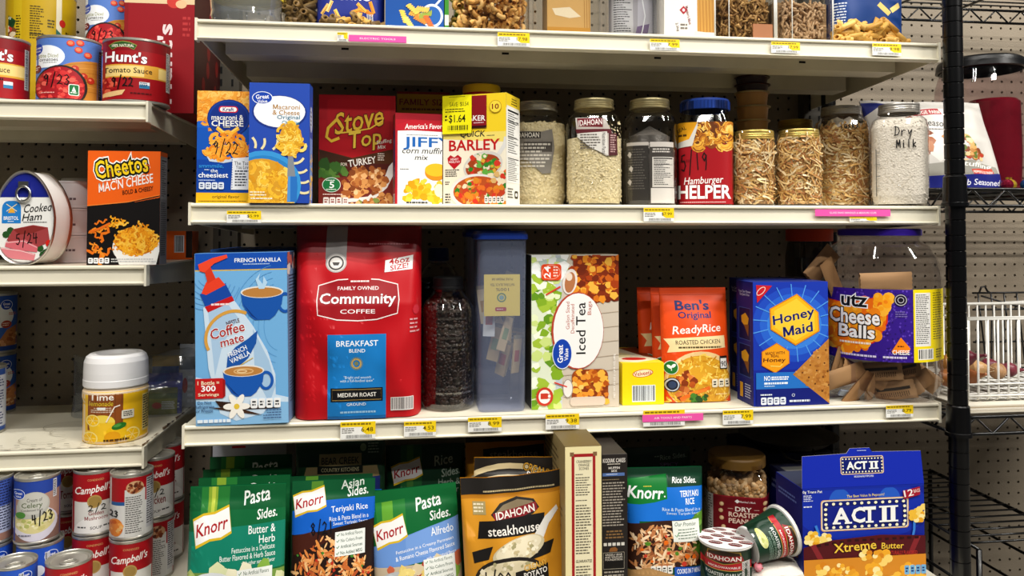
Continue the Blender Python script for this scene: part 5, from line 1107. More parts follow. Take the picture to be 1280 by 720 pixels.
def bagart(kind):
    def f(A):
        s = A; x0, x1, yb = s.x0, s.x1, s.yb; w = x1-x0
        s.fill('26368c' if kind == 'gv' else '1c4486'); s.poly([(x0, yb-9), (x0+w*.3, yb-13), (x1-w*.2, yb-8), (x1, yb-9), (x1, yb), (x0, yb)], 'a8803a')
        if kind == 'gv':
            s.great(x0+w*.4, yb-60, 18, 12); s.text('Penne', x0+w*.5, yb-42, 50, 10, 'f0f2f6', .02)
            for (x, y, r_) in ((402, 3, -40), (408, 0, -30), (422, 14, 60), (418, 12, 50)):
                pass
            for (x, y, an, c) in ((x0+12, yb-27, -50, 'e8c070'), (x0+18, yb-30, -65, 'f0d088'), (x0+32, yb-14, 55, 'eab84a'), (x0+28, yb-20, 62, 'f2cc6a'), (x0+60, yb-26, 10, 'e0922c'), (x0+52, yb-25, -20, 'e8a23c'), (x0+66, yb-24, 25, 'd8841c'), (x0+58, yb-29, 40, 'f0b44c'), (x0+71, yb-30, 70, 'e89a30')):
                c_, s_ = math.cos(math.radians(an)), math.sin(math.radians(an)); s.line([(x-7*c_, y-7*s_), (x+7*c_, y+7*s_)], 4.2, c); s.line([(x-6*c_-s_, y-6*s_+c_), (x+6*c_-s_, y+6*s_+c_)], .8, 'b06a14')
            s.line([(x0+70, yb-14), (x0+69, yb-3)], 2, 'd0d4da'); [s.line([(x0+65+k*2.2, yb-22), (x0+66+k*2, yb-14)], 1, 'd0d4da') for k in range(4)]; s.rect(x0+65, yb-15, x0+73.5, yb-13, 'd0d4da')
        else:
            s.fine(x0+3, yb-52, x0+16, yb-22, 9, 'e0e4ec', .4, .2); s.poly([(x0+9, yb-27), (x0+6, yb-19), (x0+12, yb-19)], 'f0f0ec'); s.line([(x0+55, yb-52), (x0+68, yb-40)], 6, 'e8cc7a'); s.line([(x0+82, yb-52), (x0+70, yb-44)], 6, 'f0d88a'); s.text('Penne', x0+w*.5, yb-80, 60, 12, 'f0f2f6', .02)
    return f
def wrapbag(label, px, Y, T, fn, seed, kind):
    x0, yt, x1, yb = px; o = pouch('pasta_bag', label, 'bag', px, Y, ZA, T, M('26368c' if kind == 'gv' else '1c4486', .22, 0, .5, .4), fn, seed, lean=0, seal=.05, wr=.0022, foot=.85, pw=5); return o
wrapbag('blue bag of penne with a fork picture on the top shelf', (394, -110, 480, 29), .055, .055, bagart('gv'), 11, 'gv')
wrapbag('blue penne bag with a clear bottom window at the right end of the top shelf', (1043, -95, 1136, 50), .045, .06, bagart('pl'), 12, 'pl')
pen_fill('penne_window', 'pale penne showing at the bottom of the blue penne bag at the right end', (1048, 24, 1134, 50), .028, .03, 'penne', PEN, 60, seed=4, L=.032)
pen_fill('penne_window', 'penne showing at the bottom of the blue penne bag with the fork picture', (398, 18, 478, 30), .04, .03, 'penne', DPEN+PEN[1:2], 34, seed=5, L=.03)
def rot(A):
    s = A; s.fill('13529e'); s.rect(482, s.yt, 556, -60, '0d3f86'); s.text('Rotini', 518, -40, 50, 14, 'f2f4f8', .03); s.ell(540, 11, 14, 14, 'dfe4ea'); s.ell(540, 11, 11, 11, '2a66b0'); s.line([(543, 0), (556, -14)], 2.5, 'e8ecf0')
    for (x, y, an, c) in ((505, 13, 70, 'e8c85a'), (511, 20, 55, 'f0d478'), (520, 10, 15, 'e0a84a'), (526, 16, 25, 'cf8a3a'), (532, 10, -15, '9aa84a'), (536, 18, 60, 'd8703a'), (516, 4, 40, 'ecc860'), (528, 4, 5, 'e8c060')):
        c_, s_ = math.cos(math.radians(an)), math.sin(math.radians(an))
        for k in range(6): s.ell(x+(k-2.5)*2.7*c_, y+(k-2.5)*2.7*s_, 1.4, 4, c, 9, None, an+25)
    s.fine(484, 24, 496, 30, 2, 'e0eef0')
carton('pasta_box', 'blue box with a rotini picture on the top shelf', 'box', (482, -120, 555, 33), .05, .05, ZA, '13529e', rot)
carton('pasta_box', 'slim box with a bright green edge beside the blue rotini box on the top shelf', 'box', (556, -90, 561, 33), .05, .06, ZA, '4f9a2c', lambda A: (A.fill('3c8a2a'), A.rect(556, 10, 561, 22, 'd8e8d0')))
cx, r = cyl(566, 662, .09); t = thing('plastic_jar', 'round clear jar of elbow macaroni on the top shelf', 'jar', (cx, .09, ZA+.0004)); m = MB(); m.lathe([(0, .002), (r*.9, 0), (r, .008), (r, .14), (r*.85, .16)], CLR, 44); m.build('jar_wall', t); m = MB(); m.lathe([(r*.86, .158), (r*.88, .16), (r*.88, .178), (0, .178)], M('c23a2c', .4), 40); m.build('screw_lid', t)
pen_fill('elbow_macaroni', 'tan elbow macaroni filling the round clear jar on the top shelf', (566, -40, 662, 38), .09-r+.004, 2*r-.008, 'elbow', [M('d9a860', .5), M('cc9850', .5), M('e4ba78', .5)], 420, seed=6, r=.0036, htop=.075, round_=True)
t, w = tub('plastic_box', 'clear square box of lasagna sheets on the top shelf', (668, -80, 752, 39), .06, .085, .13, CLR, lidc=M('d8d6d0', .4))
carton('lasagna_pack', 'tan lasagna sheets standing inside the clear square box', 'pasta', (684, -60, 738, 39), .082, .05, ZA+.001, 'c9a065', lambda A: (A.fill('cfa668'), [A.line([(729+k*3, -70), (731+k*3, 38)], 1.2, 'b5884a') for k in range(4)], A.poly([(690, 2), (712, 0), (726, 10), (712, 12), (694, 9)], 'e8d8bc'), A.rect(684, 22, 738, 39, 'c8933f')))
t, w = tub('plastic_box', 'clear box holding a crumpled printed bag on the top shelf', (760, -80, 823, 41), .06, .08, .13, glass('ecedee', 1.4, .08, .06, 'b8bcc2'), lidc=M('d8d6d0', .4))
def nbag(A): s = A; s.fill('a9a4a8'); s.facts(766, -40, 791, 32, 24, 'c9c6c6', '3a363a'); s.poly([(798, -40), (818, -40), (818, 40), (796, 36)], 'c4c0c8'); s.poly([(796, 22), (812, 18), (808, 40), (792, 40)], '7a6088'); s.line([(800, -20), (806, 10), (802, 30)], 1.5, 'f2f2f4')
pouch('snack_bag', 'crumpled grey printed bag inside a clear box on the top shelf', 'bag', (764, -60, 820, 40), .085, ZA+.005, .03, 'a9a4a8', nbag, 21, lean=0, wr=.003)
def spag(A): s = A; s.fill('dedad4'); s.rect(871, s.yt, 893, 31, 'b8883c'); [s.line([(872+k*2, s.yt), (875+k*2, 31)], .7, ['a87830', 'c89a4c'][k % 2]) for k in range(10)]; s.poly([(868, 30), (893, 32), (893, 42), (866, 42)], 'd2ccc4'); s.poly([(854, 1), (859, 6), (854, 11), (849, 6)], 'a8283a'); s.ell(854, 6, 1.6, 1.8, 'e8e0dc'); s.text("Member's Mark", 860, 12, 22, 3.4, '8a2a38', .01, 0, 78); s.text('2.5kg', 846, 26, 10, 4, '5a4a44', .01, 0, 76); s.fine(850, 22, 860, 30, 2, '77706a')
carton('spaghetti_pack', 'open white carton of spaghetti standing on the top shelf', 'box', (830, -100, 893, 43), .045, .06, ZA, 'd8d4cd', spag)
EDGE = M('e4e4e0', .35)  # opaque pale tubes stand in for highlights on the clear canister walls
for (px, lab, kind, cols, n, L_, r_, sd, lb2) in (((893, -90, 969, 45), 'square clear canister of brown whole wheat pasta on the top shelf', 'strip', [M('9a7440', .6), M('b08a52', .6), M('856033', .6), M('c29a62', .6)], 420, .03, .0019, 8, 'brown whole wheat pasta filling the left square canister'), ((970, -90, 1042, 46), 'square clear canister of pale tan noodles on the top shelf', 'strip', [M('c2a07c', .7), M('b8956f', .7), M('ccac88', .7)], 420, .016, .0022, 9, 'pale tan noodles filling the right square canister')):
    t, w = tub('square_canister', lab, px, .045, .08, .15, CLR, lidc=M('3a3a3c', .4))
    m = MB(); m.tube([(-w*.492, -.0395, .003), (-w*.492, -.0395, .148)], .0016, EDGE, 6); m.build('painted_glint', t); m = MB(); m.tube([(w*.492, -.0395, .003), (w*.492, -.0395, .148)], .0016, EDGE, 6); m.build('painted_glint', t); m = MB(); m.tube([(-w*.26 if sd == 8 else w*-.22, -.0398, .003), (-w*.26 if sd == 8 else w*-.22, -.0398, .148)], .0009, EDGE, 6); m.build('painted_glint', t)
    a = P(px[0]+3, 30, .05); b = P(px[2]-3, 30, .05)
    pen_fill('dry_pasta', lb2, (px[0]+4, -60, px[2]-4, 46), .049, .072, kind, cols, n, seed=sd, L=L_, r=r_, htop=.085)
    m = MB(); m.box(-(b.x-a.x)/2, (b.x-a.x)/2, .016, .066, .004, .08, M('7a5a32' if sd == 8 else 'b3926c', .8, 0, .2, 0, .6, 200, .25, 150)); o = m.build('dry_pasta_bulk', None, ((a.x+b.x)/2, .05, ZA+.0005)); tag(o, 'dense middle of the '+lb2, 'pasta', None, 'stuff')
carton('paper_note', 'small tan paper slip standing against the front of the brown pasta canister', 'paper', (941, 30, 966, 44), .0425, .0008, ZA, '9c6a48', None)
# ================================================================ long shelf with the coffee bag
def mug(s, x, y, rx, h, c, dark, coffee=True, steam=False):
    s.poly([(x-rx, y), (x+rx, y), (x+rx*.92, y+h*.45), (x+rx*.6, y+h*.85), (x+rx*.35, y+h), (x-rx*.35, y+h), (x-rx*.6, y+h*.85), (x-rx*.92, y+h*.45)], c); s.ring(x+rx*1.08, y+h*.4, rx*.3, h*.32, rx*.14, c, 20)
    s.poly([(x-rx*.9, y+h*.4), (x-rx*.5, y+h*.85), (x-rx*.2, y+h), (x-rx*.45, y+h*.8)], dark)
    s.ell(x, y, rx, rx*.28, 'e8e4dc'); s.ell(x, y+.5, rx*.93, rx*.23, 'c08848' if coffee else 'b89a78')
def creamer(A):
    s = A; s.fill('79b4e2'); s.rect(246, 316, 366, 338, '1a56b4'); s.rect(246, 337, 366, 338.5, 'd8b850')
    s.text('FRENCH VANILLA', 325, 325.5, 59, 5.2, 'f2f6fb', .035); s.fine(306, 330, 340, 332, 1, 'b8d0ec', .6, .05, 'c')
    for i in range(7):
        s.ring(352, 410, 20+i*7, 30+i*8, .7, '5f9fd4', 30, 0, 100, 260)
    for i in range(6): s.ring(262, 345, 12+i*6, 12+i*6, .7, '62a2d6', 24, 0, 20, 160)
    s.poly([(246, 470), (366, 500), (366, 531), (246, 531)], 'cfe2f2'); s.poly([(246, 500), (366, 505), (366, 531), (246, 531)], '8fc0e6')
    mug(s, 330, 366, 27, 35, '1c5cb0', '123f86', True); s.poly([(326, 362), (322, 350), (328, 342), (326, 350), (331, 356), (332, 346), (337, 354), (333, 362)], 'b8d8f0')
    s.poly([(256, 384), (288, 366), (318, 408), (336, 440), (346, 470), (346, 500), (330, 518), (296, 526), (276, 516), (262, 460)], 'cfe1f1'); s.poly([(262, 388), (284, 376), (300, 398), (280, 430), (270, 470)], 'aecbe6'); s.poly([(318, 412), (338, 452), (346, 484), (338, 506), (320, 470)], 'a9c8e4')
    s.poly([(252, 367), (284, 354), (294, 374), (262, 390)], '1a4ea8'); s.poly([(258, 383), (292, 370), (295, 376), (262, 390)], 'c81f22'); s.fine(266, 379, 290, 383, 1, 'f6e0e0', .6, .05)
    s.poly([(260, 352), (276, 346), (284, 356), (260, 368), (254, 366)], 'e8482c'); s.poly([(262, 354), (257, 334), (265, 332), (272, 348)], 'd83f24'); s.poly([(250, 330), (268, 322), (286, 318), (287, 322), (270, 329), (258, 340), (252, 338)], 'ee5030')
    s.ring(292, 420, 34, 30, 4, 'd9a44c', 30, -30, 180, 330); s.text('NESTLE', 293, 402.5, 17, 5, '5a1a18', .02, 0, -14); s.text('Coffee', 286, 413, 44, 13, 'b01f26', .025, .1, -14, out=('f2f2f2', .035)); s.text('mate', 292, 426, 30, 9, 'b01f26', .025, .1, -14, out=('f2f2f2', .035))
    s.poly([(286, 446), (296, 434), (312, 424), (324, 414), (322, 430), (312, 448), (296, 462), (284, 466)], '1f5cac'); s.text('FRENCH\nVANILLA', 300, 443, 27, 14, 'f2f6fb', .03, 0, -24); s.line([(284, 463), (300, 458), (318, 448)], 1, 'd8b850')
    mug(s, 306, 464, 26, 32, '1d5fb6', '123f86'); s.ring(306, 464.5, 12, 3, 1.5, 'e0b880', 20); s.ring(304, 464.5, 6, 1.6, 1.2, 'ecd0a0', 16)
    s.poly([(270, 500), (300, 504), (352, 512), (300, 512), (276, 508)], '3a2418'); s.poly([(262, 508), (300, 510), (330, 520), (290, 514)], '4a3020')
    for k in range(6):
        a = k*1.047; s.ell(297+8*math.cos(a), 508+8*math.sin(a), 9, 4, 'f7f3ea', 14, None, math.degrees(a))
    s.ell(297, 508, 3.5, 3.5, 'e8c84a'); s.rect(245, 472, 280, 497, 'c41f20'); s.poly([(280, 472), (283, 475), (283, 494), (280, 497)], 'a01818'); s.text('1 Bottle =', 262, 477.5, 27, 5, 'f6e8c8', .03); s.text('300', 262, 484.5, 18, 7.5, 'ffffff', .04); s.text('Servings', 262, 492.5, 26, 5, 'f6e8c8', .03)
    s.text('Do Not\nRefrigerate\nor Freeze', 257, 507, 24, 14, '1f3a6a', .012); s.badges(314, 499, 353, 511, 4); s.fine(330, 513, 353, 526, 4, '4a6a96', .4, .3, 'r'); s.fine(248, 523, 292, 528, 1, 'e8f2fa', .8, .05)
def creamR(A): s = A; s.fill('6f8fb4'); w, h = s.x1, s.yb; s.rect(0, 0, w, h*.1, '4a5a7a'); s.blobs(('p', [(0, h*.02), (w, h*.02), (w, h*.12), (0, h*.12)]), 12, w*.12, ['d8d4d0', 'c06a60'], 'chunk'); s.fine(w*.15, h*.14, w*.9, h*.9, 40, '3f4a60', .4, .3)
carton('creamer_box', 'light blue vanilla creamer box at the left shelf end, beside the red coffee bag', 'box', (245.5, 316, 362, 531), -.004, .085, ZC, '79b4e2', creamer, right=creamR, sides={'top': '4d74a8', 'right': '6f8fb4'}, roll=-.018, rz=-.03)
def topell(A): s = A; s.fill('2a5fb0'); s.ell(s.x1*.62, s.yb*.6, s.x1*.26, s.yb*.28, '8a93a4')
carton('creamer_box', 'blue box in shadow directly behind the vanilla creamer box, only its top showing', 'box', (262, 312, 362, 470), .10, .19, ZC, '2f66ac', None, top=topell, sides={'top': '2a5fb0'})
# red coffee bag
def coffee(A):
    s = A; s.fill('b90d1c'); s.rect(363, 282, 528, 317, '7c0f1c'); s.line([(363, 300), (528, 300)], .7, '6a0a14'); s.line([(363, 316.5), (528, 316.5)], 1, '96121f')
    s.rect(403, 282, 430, 326, '8f8b8a'); s.ell(417, 330, 13.5, 12, 'b4b0ae'); s.ell(417, 330, 11.5, 10.5, 'd8d4d0'); s.ring(417, 330, 9, 8, 2, '4a4644'); s.ell(417, 330, 6, 5.5, 'e4e0dc'); s.poly([(412, 329), (422, 329), (420, 333), (414, 333)], '4a4644'); s.fine(458, 305, 512, 308, 1, 'b06a70', .6, .05)
    s.poly([(480, 327), (516, 320), (515, 338), (479, 342)], 'efecea'); s.text('46oz', 498, 327, 27, 8, 'b90d1c', .03, .1, -9); s.text('SIZE!', 498, 335, 24, 6.5, 'b90d1c', .03, .1, -9)
    o = [(396, 358), (420, 351), (446, 349.5), (472, 351), (496, 357), (498, 376), (496, 393), (470, 400), (446, 401.5), (420, 400), (396, 394), (394.5, 376)]
    s.poly(o, '9c0e1c'); s.line(o, 1.3, 'f0e4e2', True); s.rect(433, 348, 462, 352, 'b90d1c'); s.fine(436, 352, 460, 354.5, 1, 'f0e4e2', .8, .02, 'c')
    s.text('FAMILY OWNED', 446, 361.5, 52, 4.6, 'f4eceb', .02); s.text('Community', 446, 376, 96, 17, 'f8f4f2', .03, .03, 0, out=('7a0812', .02)); s.text('COFFEE', 446, 390, 44, 5.2, 'f4eceb', .015)
    s.rect(409, 418, 482, 523, '1b7fc4'); s.text('BREAKFAST', 446, 429, 52, 7, 'f2f6fa', .02); s.text('BLEND', 446, 438, 20, 4.4, 'f2f6fa', .02); s.ring(445, 454, 7.5, 7.5, 1, '7a8a78'); s.ring(445, 454, 5.5, 5.5, 2, 'c8a85a'); s.ell(445, 454, 2.6, 2.6, '8a8a60')
    s.text('"Bright and smooth\nwith a full-bodied taste"', 446, 473, 42, 7.5, 'd4e6f4', .008, .1); s.rect(413, 484, 478, 501, '15161a'); s.line([(415, 486), (476, 486), (476, 499), (415, 499)], .6, 'b89a5a', True); s.text('MEDIUM ROAST', 446, 492.5, 48, 5.2, 'f2efe8', .025); s.text('GROUND', 445, 504.5, 24, 3.6, 'e4eef6', .015); s.fine(424, 513, 470, 516, 1, '9ac4e2', .8, .05, 'c'); s.rect(409, 519, 482, 523, '14609c')
    s.bars(488, 497, 517, 514, 'e8e2e0', '2a1a1a'); s.fine(512, 400, 525, 420, 4, 'd8a0a4', .4, .3); s.ell(520, 389, 4, 6, 'c83040')
o = pouch('coffee_bag', 'large glossy red bag of ground coffee with a blue front panel', 'bag', (363, 282.5, 527, 523), .0, ZC, .105, M('b90d1c', .16, 0, .6, .6), coffee, 31, lean=-.02, seal=.0, wr=.0034, foot=.9, pw=8, grid=.005)
# bottle of beans
def beans(label, x0, x1, cx0, cx1, ytop, Y, lid, dark=False):
    cx, r = cyl(x0, x1, Y); H = zat(ytop, cx, Y)-ZC; t = thing('plastic_bottle', label, 'bottle', (cx, Y, ZC+.0003), face(cx, Y)); n = cyl(cx0, cx1, Y)[1]
    p = [(0, .004), (r*.7, .002), (r*.85, 0), (r*.96, .004), (r, .012)]
    for k in range(1, 40):
        z = .012+(H*.72)*k/40; f = z/H; w = 1-.03*(math.sin(f*62)**2)*(f > .1 and (f < .18 or f > .46))-.045*(1 if .44 < f < .47 else 0)-.02*(.2 < f < .44); p.append((r*w, z))
    p += [(r*.97, H*.76), (r*.86, H*.81), (r*.66, H*.86), (n*.98, H*.89), (n*.95, H*.99)]
    m = MB(); m.lathe(p, glass('eeeae8', 3, .04), 40); m.build('clear_wall', t)
    m = MB(); m.lathe([(n*.97, H*.905), (n*1.05, H*.91), (n*1.05, H*.925), (n, H*.93), (n*1.02, H*.935), (n*1.02, H-.002), (n*.95, H), (0, H)], lid, 32); m.build('screw_cap', t)
    return t, r, p[4:], H
J = beans('clear ridged bottle of dark coffee beans with a black cap', 527, 593, 540.5, 577.5, 346, .075, M('1a1a1c', .4))
m = MB(); pr = J[2]; core(m, pr, .006, J[3]*.80, M('241812', .7, 0, .3, 0, .9, 180), .88); flakes(m, pr, .010, J[3]*.80, 700, [M('2e1f18', .35, 0, .5), M('241711', .35, 0, .5), M('3a281e', .35, 0, .5), M('1c120e', .4)], 'bean', .955, 3, 0, .012); stuff('coffee_beans', 'dark coffee beans filling the ridged bottle', 'coffee beans', m, J[0])
J2 = beans('dark bottle with a blue cap in deep shadow behind the coffee bean bottle', 520, 576, 537, 562, 310, .26, M('22386a', .4))
m = MB(); core(m, J2[2], .006, J2[3]*.78, M('1c1410', .8), .9); stuff('coffee_beans', 'dark beans in the shadowed bottle behind the coffee bean bottle', 'coffee beans', m, J2[0])
# tall storage container with tea packets
a, b = P(596.5, 400, .02), P(659.5, 400, .02); w = b.x-a.x; H = P(628, 289, .02).z-ZC
def caddy(label, Y, xa, w, H, blue, seed):
    t = thing('storage_container', label, 'container', (xa+w/2, Y+.05, ZC+.0004)); m = MB(); dep = .1
    def rect(k, z, rr=.012):
        o = []
        for sx, sy, a0 in ((1, -1, -90), (1, 1, 0), (-1, 1, 90), (-1, -1, 180)):
            for i in range(5): an = math.radians(a0+i*22.5); o.append((sx*(w/2*k-rr)+rr*math.cos(an), sy*(dep/2*k-rr)+rr*math.sin(an), z))
        return o
    def loft(st, mat, cap=True):
        N = 20
        for p, q in zip(st, st[1:]): m.add(p+q, [(i, (i+1) % N, N+(i+1) % N, N+i) for i in range(N)], mat, True)
        if cap: m.add(st[-1], [tuple(range(N))], mat)
    gl = glass('eef0f8', 1.3, .12, .17, 'b4c0e0'); loft([rect(.9, 0), rect(.94, .004), rect(.985, H-.012)], gl, False); m.add(rect(.9, .0005), [tuple(range(20))[::-1]], gl); m.build('clear_wall', t)
    m = MB(); loft([rect(1.0, H-.014), rect(1.05, H-.013), rect(1.05, H-.006), rect(1.02, H-.004), rect(.96, H), rect(.9, H), rect(.88, H-.004)], M('22429c', .35)); m.build('blue_lid', t); return t
caddy('tall clear container with a blue lid holding loose tea packets', .02, a.x, w, H, True, 1)
caddy('second tall blue lidded container in the dark behind the one with tea packets', .15, a.x-.008, w, H+.003, True, 2)
rn = random.Random(9); xm = (a.x+b.x)/2
tl = ['cream paper tea packet slanting inside the tall blue lidded container']
for k in range(16):
    px = rn.uniform(-.024, .024); z0 = ZC+.05+rn.uniform(0, .125); m = MB(); c = rn.choice(['d9c9a0', 'c9b48a', 'e4d8b8', 'b8a274', 'cfd0c8']); w2, h2 = .019, .062
    m.box(-w2/2, w2/2, -.001, .001, 0, h2, M(c, .6)); m.box(-w2/2, w2/2, -.0013, .0013, h2-.006, h2, M('8a8468', .6)); m.box(-w2*.3, w2*.3, -.0012, .0012, h2*.3, h2*.6, M(rn.choice(['8a9a6a', 'b08a3a', 'a8563a']), .6))
    o = m.build('tea_packet', None, (xm+px,   .036+k*.0042, z0), (rn.uniform(-.1, .1), rn.gauss(0, .28), rn.uniform(-.9, .9))); tag(o, tl[0], 'packet', 'tea packets in the tall container')
def tealab(A): s = A; s.fill('e8cf5a'); s.text('100%', 628, 362, 16, 4, '6a5a1a', .015, 0, 180); s.text('NATURAL BLACK TEA', 628, 356, 30, 3.4, '6a5a1a', .01, 0, 180); s.text('PURE PREMIUM', 628, 349, 26, 3, '6a5a1a', .01, 0, 180); s.ring(627, 366+6, 5, 5, 1.6, '6a8a5a'); s.ell(627, 372, 3, 3, '8aa8a0'); s.rrect(619, 384, 633, 389, 1.5, 'b03a2a'); s.fine(621, 386, 631, 388, 1, 'f0d8c8')
ow = P(605, 370, .0265).x; ow2 = P(650, 370, .0265).x; zb = P(628, 395, .0265).z; zt = P(628, 343, .0265).z
m = MB(); m.box(-(ow2-ow)/2, (ow2-ow)/2, .0006, .0011, 0, zt-zb, 'e8cf5a'); A = Art((605, 343, 650, 395), ow2-ow, zt-zb); tealab(A); m.art(A, ((0, .0006, 0), (1, 0, 0), (0, 0, 1), (0, -1, 0))); tag(m.build('tea_card', None, ((ow+ow2)/2, .0265, zb)), 'yellow tea label card upside down inside the tall blue lidded container', 'card')
# iced tea box
def tea(A):
    s = A; s.fill('e9ece0'); s.rect(664, 318, 774, 509, 'dfe6cf'); s.rect(700, 318, 774, 509, 'cfc4b4'); s.rect(694, 318, 702, 509, 'c4ccd2')
    s.blobs(('p', [(664, 345), (698, 345), (700, 509), (664, 509)]), 90, 7, ['a8c440', '8ab02c', 'cfe08a', 'e8f0c8', '6a9a24', 'f2f6e4'], 'chunk'); s.blobs(('p', [(664, 318), (712, 318), (700, 345), (664, 345)]), 24, 7, ['e8ece8', 'cfe08a', 'b8c8c0', 'f4f6f4'], 'chunk')
    for k in range(7): s.line([(704, 378+k*18), (774, 372+k*18)], .8, 'b8a894')
    s.poly([(716, 320), (774, 320), (774, 372), (742, 380), (716, 360)], '8a3410'); s.blobs(('p', [(714, 320), (774, 320), (774, 372), (744, 380), (714, 362)]), 100, 5, ['c8641a', 'e8962c', 'a8420f', 'f0b84a', '7a2c0c', 'd87820'], 'chunk'); s.ell(712, 352, 9, 16, 'e8e0da', 20, None, 10); s.ell(712, 353, 6.5, 13, 'b87a50', 20, None, 10); s.ell(711, 346, 4, 5, 'e8d8c8')
    s.line([(682, 368), (700, 358)], 2, 'd8402c'); s.rect(704, 474, 712, 494, 'd8d0c8'); s.rrect(714, 461, 760, 505, 9, '9a4a1c'); s.blobs(('p', [(716, 464), (758, 464), (758, 502), (716, 502)]), 80, 4.6, ['d8822c', 'f0b84a', 'b85a14', 'e89a34', '8a3a10', 'f4cc74'], 'chunk'); s.ell(709, 484, 6, 11, 'e8e4de'); s.ring(709, 484, 6, 11, 1, 'a89a90'); s.line([(692, 476), (708, 482)], 1.6, 'd83a28'); s.rrect(712, 495, 756, 506, 4, 'd8c8b8')
    s.ell(721.5, 413, 33, 48, 'b84a34'); s.ell(722.5, 413, 31.5, 46.5, 'f3f1ee'); s.text('Iced Tea', 725.5, 410, 64, 12, '161414', .015, 0, -90); s.text('Gallon Sized', 709, 394, 34, 4.5, 'c06a58', .004, 0, -90); s.text('Decaffeinated', 715, 398, 36, 4.5, 'c06a58', .004, 0, -90); s.text('Bags', 737, 385, 17, 6, 'c06a58', .006, 0, -90)
    s.ell(702, 441, 12.5, 19, 'e8eef6'); s.ell(702, 441, 11.6, 18, '1749b0'); s.text('Great', 699.5, 441, 22, 7, 'fff', .025, 0, -90); s.text('Value', 707, 442, 15, 5, 'fff', .02, 0, -90)
    s.rrect(676, 330, 701, 350, 4, 'e04a1c'); s.ring(688.5, 340, 11, 8.5, .6, 'f0b8a0'); s.text('24', 683.5, 340, 15, 8, 'fff', .02, 0, -90); s.fine(691, 333, 697, 347, 4, 'f6d8cc', .5, .1)
    s.ell(680, 493, 10, 11, 'f0ece8'); s.ring(680, 493, 9, 10, 3, 'c8402c'); s.rect(675, 489, 684, 496, 'c8402c'); s.ring(686, 492.5, 2.5, 2.5, 1, 'c8402c')
    s.text('NET WT 24 OZ (1 LB 8 OZ) 680g', 768, 470, 54, 3.2, 'f2eee8', .02, 0, -90)
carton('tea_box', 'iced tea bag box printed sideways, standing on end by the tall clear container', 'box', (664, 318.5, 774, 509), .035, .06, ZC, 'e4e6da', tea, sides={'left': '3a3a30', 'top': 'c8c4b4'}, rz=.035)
def velv(A): s = A; s.fill('f4d612'); s.ell(803.5, 467, 13, 5, 'c82a20', rot=-6); s.ell(803.5, 467, 12, 4.3, 'f6e8c0', rot=-6); s.text('Velveeta', 803.5, 467, 22, 5.5, 'c01f1c', .02, 0, -6); s.bars(790, 482, 819, 503, 'e8eef2', '2a3036')
def velvt(A): s = A; s.fill('f0d23a'); w, h = s.x1, s.yb; s.poly([(0, h*.3), (w*.5, h*.1), (w, h*.2), (w, h*.8), (w*.4, h*.95), (0, h*.9)], 'e8dcc0'); s.poly([(w*.5, h*.05), (w, h*.0), (w, h*.75), (w*.8, h*.6)], '8a3a14'); s.ell(w*.3, h*.5, w*.22, h*.14, 'f6e6b0'); s.ell(w*.45, h*.75, w*.3, h*.08, 'c8281e')
carton('cheese_box', 'small yellow cheese box with a barcode end beside the iced tea box', 'box', (778, 454, 830, 507), .045, .17, ZC, 'f0d010', velv, top=velvt)
def bens(A):
    s = A; s.fill('e2500f'); s.rect(s.x0, s.yt, s.x1, s.yt+4, 'd84a10'); s.line([(s.x0, s.yt+9), (s.x1, s.yt+9)], .6, 'c23f08')
    s.text("Ben's", 872, 383, 43, 13, '1f2a6a', .055); s.text('Original', 874, 396.5, 42, 11, '1f2a6a', .04); s.text('ReadyRice', 876, 414, 61, 13, 'f8efe6', .018, .2, -3)
    s.poly([(835, 424), (911, 421), (911, 436), (838, 441), (841, 433)], 'f0d9a4'); s.text('ROASTED CHICKEN', 876, 428.5, 56, 5.4, '2a2010', .012, 0, -1); s.fine(851, 434, 906, 437, 1, '5a4a2a', .7, .03)
    s.ell(878, 476, 44, 36, 'e8c890'); s.ell(877, 478, 40, 33, 'd8a22c'); s.blobs(('p', [(840, 470), (856, 450), (880, 443), (906, 452), (917, 470), (917, 503), (836, 503)]), 220, 3.6, ['e8b83a', 'd89c1e', 'f2cc5a', 'c88a18', 'f6d876'], 'rice')
    s.blobs(('e', 858, 482, 12, 18), 40, 4, ['b85a1c', 'd88038', '8a3a10', 'e8a058'], 'chunk'); s.line([(852, 498), (866, 492), (888, 484)], 4.5, 'e8741a'); s.line([(862, 491), (884, 487)], 3.5, 'f08a2a'); s.blobs(('e', 873, 497, 12, 5), 20, 3, ['2f6a1c', '4a8a2c', '24521a'], 'chunk')
    s.ell(841.5, 459, 8, 8.5, 'e8efe4'); s.ell(841.5, 459, 7.3, 7.8, '2a7a34'); s.ell(839.5, 458, 3, 1.8, 'f4f8f2', rot=40); s.ell(844, 457, 3, 1.8, 'f4f8f2', rot=-40); s.line([(841.5, 463), (841.5, 458)], .8, 'f4f8f2')
    s.ell(842, 480, 8.8, 8.8, '1c1a2a'); s.ring(842, 480, 7, 7, 1.6, 'c8ccd4'); s.ell(842, 480, 4.5, 4.5, '3a4a6a'); s.rect(902, 446, 913, 462, '1a1a20'); s.rect(903, 449, 912, 461, 'e8e6e2'); s.text('90', 907.5, 456, 8, 7, '1a1a20', .03); s.badges(890, 474, 916, 484, 3, 'e8e0c8'); s.fine(896, 492, 916, 494, 1, 'f0e0b0')
g = 'orange rice pouches'
R1 = pouch('rice_pouch', 'front orange rice pouch with a roasted chicken label', 'pouch', (833, 361, 918, 502), .04, ZC, .035, M('e2500f', .28, 0, .5, .3), bens, 41, g, lean=-.10, seal=.07, wr=.0014)
def bens2(A): B = Art((833, 361, 918, 502), A.w, A.h); bens(B); A.it = B.it
